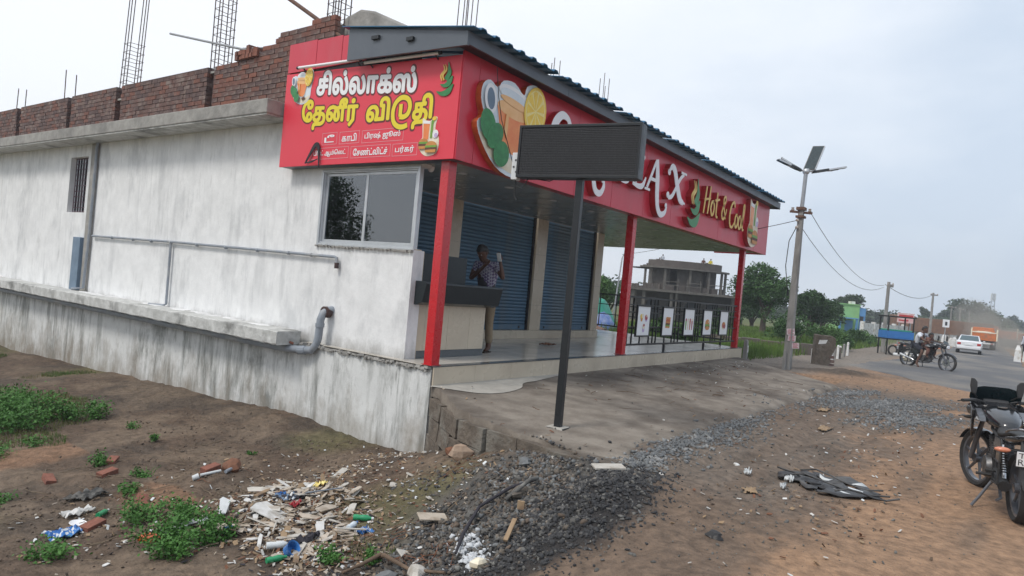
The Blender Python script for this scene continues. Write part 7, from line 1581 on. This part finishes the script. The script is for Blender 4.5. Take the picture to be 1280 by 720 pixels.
scat('burnt_rubble', 16000, [(-2.15, -3.7, 1.15, .5, .15, .55), (-2.6, -3.35, .9, .6, 0, .3), (-1.55, -3.72, .55, .3, 0, .15)], .003, .024, 'rubble_dark', clear=.98, mats=['rubble_dark', 'rubble_dark', 'rubble_dark', 'rubble_dark', 'rubble_dark', 'rubble_mid', 'rubble_dark'])
scat('earth_clods', 3200, [(-2.6, .8, 2.2, 2.0, 0, .4), (-1.4, 2.2, 1.2, 2.6, 0, .3), (-4.3, .8, 1.2, 1.6, 0, .3)], .003, .024, 'earth_clod')
scat('ash_heap', 700, [(-2.80, -3.12, .30, .10, .9, .7), (-2.95, -3.3, .16, .08, .5, .3)], .006, .030, 'ash', up=.9)
# larger single stones
def one_stone(label, x, y, r, mat, sc=(1, .8, .6), dz=0, sd=1, group=None):
    rr = random.Random(sd); b = B().ball((0, 0, 0), r, 7, 5); b.v = [(v[0]*sc[0]*(1+.7*noise.noise(Vector(v)*6/r*.2+Vector((sd, 0, 0)))), v[1]*sc[1]*(1+.7*noise.noise(Vector(v)*5/r*.2+Vector((0, sd, 0)))), v[2]*sc[2]) for v in b.v]
    o = b.build('stone', mat, None, smooth=12, loc=(x, y, float(on_top(np.array([x]), np.array([y]))[0])+r*sc[2]*.5+dz)); o.rotation_euler = (rr.uniform(-.3, .3), rr.uniform(-.3, .3), rr.uniform(0, 6)); o['label'] = label; o['category'] = 'stone'
    if group: o['group'] = group
    return o
one_stone('angular tan rock slab leaning on the dark rubble below the apron edge', -1.05, -1.50, .12, 'stone_tan', (1.1, .4, .9), .03, 3)
one_stone('orange brown lump just left of the angular tan rock', -.88, -1.25, .09, 'root_red', (1, .8, .7), .02, 4)
one_stone('dark fist sized stone alone on the orange dirt at the bottom', -2.22, -4.80, .05, 'rubble_dark', (1.1, .9, .7), 0, 5)
one_stone('pale pebble stone at the bottom edge beside the branch', -3.34, -2.75, .10, 'gravel', (1, .8, .6), 0, 6)
one_stone('second pale stone at the bottom edge right of the branch', -3.25, -3.0, .12, 'tile_pale', (1.3, .6, .5), 0, 7)
one_stone('large grey lump in the broken stones under the apron corner', -1.32, -2.55, .08, 'gravel', (1, .8, .7), 0, 8)
one_stone('grey boulder beside the ash streak', -2.35, -2.75, .07, 'rubble_mid', (1, .9, .8), 0, 9)
one_stone('broad dark slab of burnt concrete half way down the slope', -1.95, -2.95, .15, 'rubble_brown', (1.3, .5, .3), .02, 10)
one_stone('round pink white stone at the bottom of the ash streak', -3.08, -3.42, .06, 'cream', (1, .8, .8), .03, 11)
one_stone('brown earth lump on the low mound right of the white pipes', -2.25, 1.0, .16, 'root_red', (1.3, .7, .5), 0, 12)
one_stone('small white round stone on the dirt below the gravel edge', .35, -4.12, .035, 'white_paint', (1, 1, .5), 0, 13)
# boards, tiles and scraps
def piece(name, label, cat, x, y, dims, mat, rz, tilt=(0, 0), dz=.02, group=None, poly=None, parts=()):
    z = float(on_top(np.array([x]), np.array([y]))[0])
    if poly: b = B(); b.prism(poly, lambda u, v, d: (u, v, d), -dims/2, dims/2)
    else: b = B().box((0, 0, 0), dims)
    o = b.build(name, mat, None, bevel=.002, loc=(x, y, z+dz)); o.rotation_euler = (tilt[0], tilt[1], rz); o['label'] = label; o['category'] = cat
    if group: o['group'] = group
    return o
piece('floor_tile_offcut', 'whole pale tile lying flat at the broken tip of the apron', 'tile', -1.20, -3.42, (.30, .14, .018), 'tile_pale', -.75, (.05, -.03), .03)
piece('floor_tile_offcut', 'cream tile piece alone on the grey rubble in mid slope', 'tile', -2.45, -2.40, (.26, .12, .014), 'tile_shard', -.5, (.2, .1), .05)
piece('floor_tile_offcut', 'small white tile chip near the bottom centre beside the ash', 'tile', -3.02, -2.62, .012, 'tile_pale', .3, (.2, .2), .04, poly=[(-.09, -.04), (.09, -.01), (.02, .07)])
piece('floor_tile_offcut', 'orange terracotta piece lying by the weeds at the lower left', 'tile', -3.86, -.42, (.24, .10, .04), 'sauce', -1.1, (.1, 0), .03)
piece('floor_tile_offcut', 'tan wooden offcut standing in the burnt heap by the ash', 'wood', -2.72, -3.42, (.22, .035, .02), 'cardboard', .3, (0, -.5), .06)
piece('floor_tile_offcut', 'small upright tan chip in the burnt heap', 'wood', -2.35, -3.25, (.02, .06, .07), 'cardboard', .3, (0, 0), .05)
for i, (x, y, rz, ti, lab) in enumerate(((-4.05, .32, .4, .1, 'red brick lying beside the white plate and green bottle'), (-3.0, 2.35, .9, .05, 'red brick half buried left of the weed tuft'), (-3.25, 1.9, .3, .1, 'dark red brick near the middle of the bare ground'), (-3.75, 2.15, 1.4, .15, 'red brick at the left of the twigs'), (-2.55, .95, .2, .1, 'brick lump on the low earth mound'), (-3.4, .75, 1.2, .3, 'red brick between the weeds and white pipes'), (-3.62, .45, 2.2, .25, 'tan rusty block beside the green bottle'))):
    piece('brick', lab, 'brick', x, y, (.21, .10, .07), 'brick_c' if i < 6 else 'cardboard', rz, (ti, -ti), .02)
TG = 'pale broken tile and board pieces in the rubbish heap'; 
def ragged(w_, l_, rr):
    return [(-w_/2+rr.uniform(0, .2)*w_, -l_/2), (w_/2-rr.uniform(0, .25)*w_, -l_/2+rr.uniform(0, .08)*l_), (w_/2, l_/2-rr.uniform(0, .2)*l_), (rr.uniform(-.3, .3)*w_, l_/2), (-w_/2, l_/2-rr.uniform(0, .3)*l_)]
rr = random.Random(5)
big = [(-3.18, -.38, .10, .42, -.6, 'plastic_white', 'long white board lying at the left of the rubbish heap'), (-2.95, -.75, .26, .34, .2, 'paper', 'crumpled pale sheet in the middle of the rubbish heap'), (-2.65, -1.30, .06, .30, -1.0, 'tile_pale', 'long cream tile strip pointing at the green capped bottle'), (-2.72, -1.08, .08, .22, .7, 'tile_shard', 'tan tile strip crossing the rubbish heap'),
       (-2.45, -1.0, .11, .30, -1.25, 'tile_shard', 'broad tan strip right of the heap centre'), (-2.35, -1.25, .07, .20, -.9, 'tile_pale', 'cream tile strip at the right side of the heap'), (-2.15, -1.0, .05, .22, -1.1, 'tile_pale', 'thin cream strip on the upper right of the heap'), (-1.95, -.85, .07, .22, -1.3, 'tile_shard', 'tan strip near the top right of the heap'), (-2.62, -.18, .05, .34, -1.05, 'cardboard', 'thin brown slat at the upper left of the heap'), (-1.65, -1.1, .08, .10, -.9, 'tile_pale', 'small square tile chip on bare earth right of the heap'), (-1.35, -1.05, .06, .11, .2, 'tile_pale', 'small tile chip close under the plinth corner'), (-1.95, -1.9, .05, .09, -.5, 'tile_pale', 'tiny cream chip on the dark slope')]
for i, (x, y, w_, l_, rz, m, lab) in enumerate(big): piece('broken_tile', lab, 'tile', x, y, .012, m, rz, (rr.uniform(-.25, .25), rr.uniform(-.2, .2)), .05 if i < 9 else .02, poly=ragged(w_, l_, rr))
protos = []
for m in ('tile_shard', 'tile_shard', 'scrap_brown', 'tile_pale', 'cardboard', 'paper'):
    for q in range(3):
        b = B(); b.prism(ragged(rr.uniform(.022, .095), rr.uniform(.12, .34), rr), lambda u, v, d: (u, v, d), -.003, .004); me = bpy.data.meshes.new('broken_tile'); me.from_pydata(b.v, [], b.f); me.materials.append(MATS[m]); protos.append((m, me))
heapc = [(-2.25, -.22, .62, .30), (-2.75, -.55, .62, .42), (-2.35, -.75, .55, .4), (-3.0, -.95, .5, .3), (-2.75, -1.35, .5, .35), (-3.15, -1.7, .35, .5)]
pts_ = []
for i in range(230):
    c = rr.choice(heapc); x, y = c[0]+rr.gauss(0, .5)*c[2], c[1]+rr.gauss(0, .5)*c[3]; m, me = rr.choice(protos); o = link('broken_tile', me); o.location = (x, y, gz(x, y)+rr.uniform(.008, .035)); o.rotation_euler = (rr.gauss(0, .2), rr.gauss(0, .2), rr.choice((-.9, -.9, -1.2, .4))+rr.gauss(0, .5)); s = rr.uniform(.45, 1.1); o.scale = (s, s, 1)
    o['label'] = {'tile_pale': 'cream tile sliver', 'tile_shard': 'tan tile sliver', 'scrap_brown': 'brown board splinter', 'cardboard': 'brown cardboard scrap', 'paper': 'grey paper scrap'}[m]+' lying '+('at the top' if c is heapc[0] and x > -2.3 else 'at the upper edge' if c is heapc[0] else 'at the upper left' if c is heapc[1] and y > -.55 else 'in the upper middle' if c is heapc[1] else 'near the right edge' if c is heapc[2] and y < -.85 else 'on the right side' if c is heapc[2] else 'on the left side' if c is heapc[3] and x < -3.05 else 'left of the middle' if c is heapc[3] else 'in the lower middle' if c is heapc[4] and x > -2.8 else 'just below the middle' if c is heapc[4] else 'at the bottom right' if x > -3.15 else 'at the bottom')+' of the rubbish heap'; o['category'] = 'scrap'; o['group'] = TG
def litter(name, n, boxes, mats, lo, hi, th=.004):
    b = B()
    for i in range(n):
        c = rr.choice(boxes); x, y = c[0]+rr.gauss(0, .5)*c[2], c[1]+rr.gauss(0, .5)*c[3]; z = float(on_top(np.array([x]), np.array([y]))[0])
        if x > -.02 and y > -.08: continue
        w_, l_ = rr.uniform(lo, hi), rr.uniform(lo, hi)*1.6; b.mi = rr.randrange(len(mats)); Mx = Matrix.Rotation(rr.uniform(0, 6.3), 3, 'Z')@Matrix.Rotation(rr.gauss(0, .4), 3, 'X')@Matrix.Rotation(rr.gauss(0, .3), 3, 'Y')
        P = ragged(w_, l_, rr); b.prism(P, lambda u, v, d: tuple(Mx@Vector((u, v, d))+Vector((x, y, z+.012))), 0, th)
    b.build(name, mats, None, kind='stuff')
HB = [(c[0], c[1], c[2]*1.5, c[3]*1.5) for c in heapc]
litter('fine_litter', 3000, HB+[(-3.3, -2.0, .5, .6)], ['tile_shard', 'scrap_brown', 'cardboard', 'cardboard', 'paper', 'root_red', 'cloth_dark', 'scrap_brown'], .008, .04)
litter('scattered_litter', 700, [(-2.4, .6, 2.2, 1.8), (-3.2, .3, 1.8, 1.0), (-1.3, -.3, .9, .7), (-3.9, .2, 1.2, 1.2), (-1.8, -1.7, 1.0, .8), (-2.4, -2.4, 1.3, 1.0), (-.7, .0, .8, .3)], ['paper', 'tile_shard', 'cardboard', 'plastic_white', 'root_red', 'scrap_brown', 'cardboard'], .010, .036)
litter('dry_leaf_litter', 360, [(1.5, -4.2, 4, 1.6), (6, -1.6, 5, 1.6), (9.5, -.9, 4, .6), (-.8, -5.0, 2, .8)], ['cardboard', 'root_red', 'wood_old', 'paper'], .010, .035)
litter('fine_road_scraps', 160, [(8, -4.3, 4, 1.5), (3, -4.8, 4, 1.4)], ['paper', 'plastic_white', 'rubble_dark'], .008, .03)
def twigs(name, n, boxes, mat, lo, hi, r=.004):
    b = B()
    for i in range(n):
        c = rr.choice(boxes); x, y = c[0]+rr.gauss(0, .5)*c[2], c[1]+rr.gauss(0, .5)*c[3]; a = rr.uniform(0, 6.3); L = rr.uniform(lo, hi); p = []
        if x > -.1 and y > -.1: continue
        for k in range(4): xx, yy = x+cos(a)*L*k/3+rr.gauss(0, .012), y+sin(a)*L*k/3+rr.gauss(0, .012); xx = min(xx, -.02) if yy > -.1 else xx; p.append((xx, yy, float(on_top(np.array([xx]), np.array([yy]))[0])+.012+rr.uniform(0, .02)))
        b.tube(p, rr.uniform(.5, 1.3)*r, 5)
    b.build(name, mat, None, kind='stuff')
twigs('dry_twigs', 260, [(-2.7, 1.6, 1.8, 1.4), (-3.6, 1.0, 1.3, 1.0), (-2.8, -.6, 1.1, .8), (-2.9, -1.8, .8, .8)], 'twig', .10, .38)
twigs('red_roots', 120, [(-2.75, -2.15, .5, .25), (-3.0, -2.9, .25, .2), (-1.3, -1.7, .4, .3), (-2.4, .95, .3, .2), (-2.9, -.1, .6, .3)], 'root_red', .05, .2, .003)
twigs('apron_twigs', 60, [(7.5, -.7, 5, .5), (3, -1.4, 3, 1.2), (5.5, -2.4, 3, .8)], 'wood_old', .08, .35, .005)
def tube_thing(name, label, cat, pts, r, mat, n=8, dz=.03, parts=None):
    p = [(x, y, gz(x, y)+dz+(q[2] if len(q) > 2 else 0)) for q in pts for x, y in [q[:2]]]; o = B().tube(p, r, n).build(name, mat, None, smooth=50); o['label'] = label; o['category'] = cat; return o
tube_thing('plastic_pipe', 'grey white plastic pipe lying behind the heap, shorter upper one', 'pipe', [(-2.30, .90), (-2.45, .80)], .020, 'pvc'); tube_thing('plastic_pipe', 'white plastic pipe offcut lying in line with the grey one', 'pipe', [(-2.50, .82), (-2.72, .86)], .016, 'plastic_white')
tube_thing('plastic_bottle', 'white bottle end at the left tip of the white pipe', 'bottle', [(-2.74, .86), (-2.80, .88)], [.035, .03], 'plastic_white')
tube_thing('tree_branch', 'forked bare brown branch lying at the bottom edge of the frame', 'branch', [(-3.12, -2.45), (-3.2, -2.6, .05), (-3.22, -2.9, .04), (-3.3, -3.3, .02)], [.020, .018, .015, .01], 'wood_old'); tube_thing('tree_branch', 'short stub of the forked branch pointing down at the bottom edge', 'branch', [(-3.18, -2.55, .04), (-3.34, -2.5, .02), (-3.5, -2.48, 0)], [.018, .015, .01], 'wood_old')
tube_thing('bent_stick', 'curved pale stick lying across the lower rubbish heap', 'stick', [(-3.05, -.95, .03), (-3.1, -1.1, .05), (-3.22, -1.22, .03)], [.008, .009, .007], 'tile_pale'); tube_thing('straight_stick', 'thin white stick lying right of the green capped bottle', 'stick', [(-2.75, -1.9, .03), (-2.95, -1.75, .04)], .009, 'tile_pale'); tube_thing('straight_stick', 'grey thin rod lying across the top of the rubbish heap', 'stick', [(-2.05, -.75, .05), (-2.5, -.72, .07)], .008, 'pvc')
tube_thing('dark_strip', 'long dark rubber strip trailing down the rubble slope', 'strip', [(-1.7, -2.95, .03), (-1.95, -2.85, .05), (-2.25, -2.75, .03), (-2.7, -2.95, .04), (-2.95, -3.1, .03)], [.012, .016, .014, .016, .01], 'cloth_dark')
tube_thing('cable_strip', 'grey curved strip on the burnt heap below the tile', 'strip', [(-1.75, -3.0, .05), (-1.95, -3.05, .09), (-2.15, -2.95, .05)], .018, 'rubble_mid')
def bottle(label, x, y, rz, mat, cap, s=1.0, dz=.04):
    t = thing('plastic_bottle', label, 'bottle', (x, y, gz(x, y)+dz), rz, None); t.rotation_euler = (0, 0, rz); t.scale = (s,)*3
    B().lathe((0, 0, 0), (1, 0, 0), [(0, -.10), (.032, -.10), (.034, -.06), (.029, -.03), (.034, 0), (.034, .05), (.018, .085), (.013, .10), (.013, .11), (0, .11)], 14).build('bottle_body', mat, t, smooth=40); B().lathe((0, 0, 0), (1, 0, 0), [(.014, .098), (.016, .098), (.016, .122), (0, .122)], 12).build('cap', cap, t, smooth=40)
bottle('bright green plastic bottle lying beside the white plate and red brick', -3.87, .55, .6, 'plastic_green', 'plastic_white', .75); bottle('bright green crushed bottle at the bottom of the rubbish heap', -3.58, -1.78, -.2, 'plastic_green', 'plastic_green', .75); bottle('pale bottle with green upper part on the earth right of the heap', -2.52, -1.60, -.9, 'plastic_green', 'plastic_white', .85)
bottle('white bottle lying next to the teal tub', -3.40, -1.55, -.5, 'plastic_white', 'plastic_white', .9); bottle('clear water bottle near the tiles on the slope', -2.75, -1.72, .4, 'glass_print', 'plastic_blue', .8)
o = B().lathe((0, 0, 0), (0, 0, 1), [(0, 0), (.05, .002), (.075, .018), (.073, .022), (.05, .008), (0, .006)], 24).build('paper_plate', 'print_white', None, smooth=40, loc=(-4.12, .46, gz(-4.12, .46)+.02)); o['label'] = 'round white plate lying on the dirt left of the red brick'; o['category'] = 'plate'; o.rotation_euler = (.1, .1, 0)
o = B().lathe((0, 0, 0), (0, 0, 1), [(0, 0), (.05, 0), (.06, .07), (.065, .075), (.055, .07), (.045, .01), (0, .01)], 16).build('plastic_tub', 'plastic_blue', None, smooth=40, loc=(-3.42, -1.72, gz(-3.42, -1.72)+.03)); o['label'] = 'teal blue plastic tub beside the white bottle in the heap'; o['category'] = 'tub'; o.rotation_euler = (.9, .2, 0)
def rag(name, label, x, y, w_, l_, mat, sd, cat='cloth', h_=.05, mats=None, rz=0):
    n = 14; b = B(); V = []; F = []; ca, sa = cos(rz), sin(rz)
    for j in range(n+1):
        for i in range(n+1):
            u, v = i/n-.5, j/n-.5; e_ = 1+.35*noise.noise(Vector((u*3, v*3, sd))); xx, yy = (u*w_*ca-v*l_*sa)*e_, (u*w_*sa+v*l_*ca)*e_; z = gz(x+xx, y+yy) if (i+j) % 2 == 0 or True else 0
            V.append((xx, yy, z-gz(x, y)+.012+h_*max(0, .55+noise.noise(Vector((u*6, v*6, sd+3)))+.5*noise.noise(Vector((u*14, v*14, sd))))))
    for j in range(n):
        for i in range(n): F.append((j*(n+1)+i, j*(n+1)+i+1, (j+1)*(n+1)+i+1, (j+1)*(n+1)+i)); b.m.append(int(abs(noise.noise(Vector((i*.35, j*.35, sd+9))))*4) % (len(mats) if mats else 1))
    b.v = V; b.f = F; o = b.build(name, mats or mat, None, smooth=70, loc=(x, y, gz(x, y))); s_ = o.modifiers.new('thick', 'SOLIDIFY'); s_.thickness = .004; o['label'] = label; o['category'] = cat; return o
rag('crumpled_cloth', 'crumpled blue and white cloth below the white plate', -4.28, .36, .26, .18, None, 3, mats=['plastic_blue', 'plastic_white', 'cloth_dark'])
rag('crumpled_cloth', 'grey white bundle of rag left of the green bottle', -4.0, .75, .24, .12, 'paper', 7); rag('crumpled_cloth', 'grey flattened sack in the middle of the bare earth', -3.72, 1.25, .42, .2, 'rubble_mid', 8, rz=.6); rag('crumpled_paper', 'white crumpled paper next to the orange tile', -3.66, -.42, .26, .16, 'plastic_white', 9, 'paper'); rag('crumpled_paper', 'second white scrap just right of the orange tile', -3.45, -.52, .14, .10, 'plastic_white', 10, 'paper')
rag('crumpled_cloth', 'dark blue grey cloth inside the rubbish heap', -2.5, -.5, .32, .22, None, 11, mats=['cloth_dark', 'pvc_blue', 'plastic_white']); rag('red_wrapper', 'red wrapper in the middle of the rubbish heap', -2.62, -.72, .16, .07, 'plastic_red', 12, 'wrapper', rz=.6); rag('blue_wrapper', 'bright blue scrap in the upper rubbish heap', -2.58, -.42, .09, .05, 'plastic_blue', 13, 'wrapper')
rag('blue_wrapper', 'blue scrap near the weeds at the left foot of the heap', -3.42, -.85, .08, .06, 'plastic_blue', 14, 'wrapper'); rag('yellow_wrapper', 'yellow green scrap at the top of the rubbish heap', -2.02, -.35, .14, .1, 'lemon_pale', 15, 'wrapper'); rag('black_bag', 'black plastic bag crumpled at the lower heap', -3.2, -1.6, .28, .16, 'cloth_dark', 16, 'bag', .07)
rag('blue_wrapper', 'blue and white wrapper right of the lower heap', -2.72, -1.85, .12, .08, None, 17, 'wrapper', mats=['plastic_blue', 'plastic_white']); rag('paper_scrap', 'white slip of paper on the apron near the lamp pole', 11.9, -1.35, .5, .22, 'plastic_white', 18, 'paper', .02, rz=-.6); rag('paper_scrap', 'pale scrap lying on the gravel beyond the black sheet', 4.0, -4.25, .45, .12, 'cardboard', 19, 'paper', .03); rag('brown_scrap', 'tan brown scrap left of the gravel strip', 5.6, -3.9, .35, .16, 'cardboard', 20, 'scrap', .03)
rag('brown_scrap', 'rust coloured dry leaf pile on the apron behind the display post', 1.1, -1.9, .32, .12, 'root_red', 21, 'leaves', .02, rz=.5); rag('brown_scrap', 'tan flat scrap on the dirt left of the black sheet', -.6, -4.55, .3, .1, 'cardboard', 22, 'scrap', .02, rz=.4); rag('white_scrap', 'small white wrapper left of the black sheet', -.02, -4.35, .1, .06, 'plastic_white', 23, 'wrapper'); rag('white_scrap', 'small white scrap touching the edge of the black sheet', .1, -4.72, .1, .07, 'plastic_white', 24, 'wrapper'); rag('white_scrap', 'thin white curl below the black sheet', -.25, -4.75, .12, .03, 'plastic_white', 25, 'wrapper')
rag('white_scrap', 'white wrapper at the foot of the riser near the middle red post', 8.4, -.35, .35, .12, 'plastic_white', 26, 'wrapper'); rag('dark_rag', 'small dark cloth lying on the tiled floor behind the display post', 5.2, 1.5, .5, .12, 'root_red', 27).location.z = .004
# black torn sheet
t = thing('black_sheet', 'torn black plastic sheet with white patches lying on the bare dirt', 'sheet', (.3, -4.95, gz(.3, -4.95)))
b = B(); n = 26; V = []; F = []; ol = [(.33, -4.45), (.75, -4.62), (.62, -4.95), (.75, -5.18), (.50, -5.40), (.12, -5.58), (-.16, -5.28), (-.15, -5.02), (.06, -4.78)]
ol = catmull([((x-.3)*.9, (y+4.95)*.85) for x, y in ol], 4, True)
for ri, s in enumerate((0, .25, .5, .75, 1)):
    for k, (x, y) in enumerate(ol): e_ = 1+(.18*noise.noise(Vector((x*9, y*9, 1))) if ri == 4 else 0); X_, Y_ = x*s*e_, y*s*e_; V.append((X_, Y_, gz(.3+X_, -4.95+Y_)-t.location.z+.012+.035*max(0, .2+noise.noise(Vector((X_*7, Y_*11, 2))))+.02*abs(noise.noise(Vector((X_*22, Y_*22, 5))))))
m = len(ol)
for ri in range(4):
    for k in range(m):
        if noise.noise(Vector((V[ri*m+k][0]*8, V[ri*m+k][1]*8, 9))) < -.38 and ri > 0: continue
        F.append((ri*m+k, (ri+1)*m+k, (ri+1)*m+(k+1) % m, ri*m+(k+1) % m)); b.m.append(1 if noise.noise(Vector((V[ri*m+k][0]*10, V[ri*m+k][1]*10, 4))) > .36 else 0)
b.v = V; b.f = F; o = b.build('sheet', ['black_sheet', 'plastic_white'], t, smooth=60); o.modifiers.new('s', 'SOLIDIFY').thickness = .006
for (p, q) in (((.3, -4.62), (.12, -5.58)), ((.5, -4.5), (.1, -5.0)), ((-.05, -5.15), (.10, -5.66)), ((.62, -4.7), (.3, -5.5))):
    B().tube([(p[0]-.3+(q[0]-p[0])*k/5, p[1]+4.95+(q[1]-p[1])*k/5, gz(p[0]+(q[0]-p[0])*k/5, p[1]+(q[1]-p[1])*k/5)-t.location.z+.05+.03*sin(k*1.3)) for k in range(6)], .009, 6).build('rib', 'black_sheet', t)
# ------------------------------------------------------------------ road dust and air
def volume(name, dens, col, ani=.2, noise_=None):
    m = bpy.data.materials.new(name); m.use_nodes = True; nt = m.node_tree; MATS[name] = m; nt.nodes.remove(nt.nodes['Principled BSDF'])
    v = _n(nt, 'ShaderNodeVolumePrincipled'); v.inputs['Color'].default_value = (*col, 1); v.inputs['Density'].default_value = dens; v.inputs['Anisotropy'].default_value = ani
    nt.links.new(v.outputs[0], nt.nodes['Material Output'].inputs['Volume'])
volume('air', .0016, (.86, .90, .96))
volume('dust', .055, (.72, .66, .58))
def dust(cx, cy, cz, rx, ry, rz_, lab):
    b = B().ball((0, 0, 0), 1, 24, 16); b.v = [tuple(Vector(v)*(1+.30*noise.noise(Vector(v)*1.6+Vector((cx, 0, 0))))) for v in b.v]; b.v = [(v[0]*rx, v[1]*ry, v[2]*rz_) for v in b.v]
    b.build('dust_cloud', 'dust', None, smooth=80, loc=(cx, cy, cz), kind='stuff')
dust(66, -5.0, .9, 7, 2.2, 1.6, ''); dust(70, -6.3, .5, 9, 2.6, 1.1, ''); dust(72, -3.6, 1.9, 6, 2.0, 2.1, ''); dust(53, -6.4, .1, 8, 1.1, .7, ''); dust(58, -2.9, .0, 4, 1.0, .6, '')
B().bb(-60, 330, -120, 160, -3.5, 30).build('haze', 'air', kind='stuff')
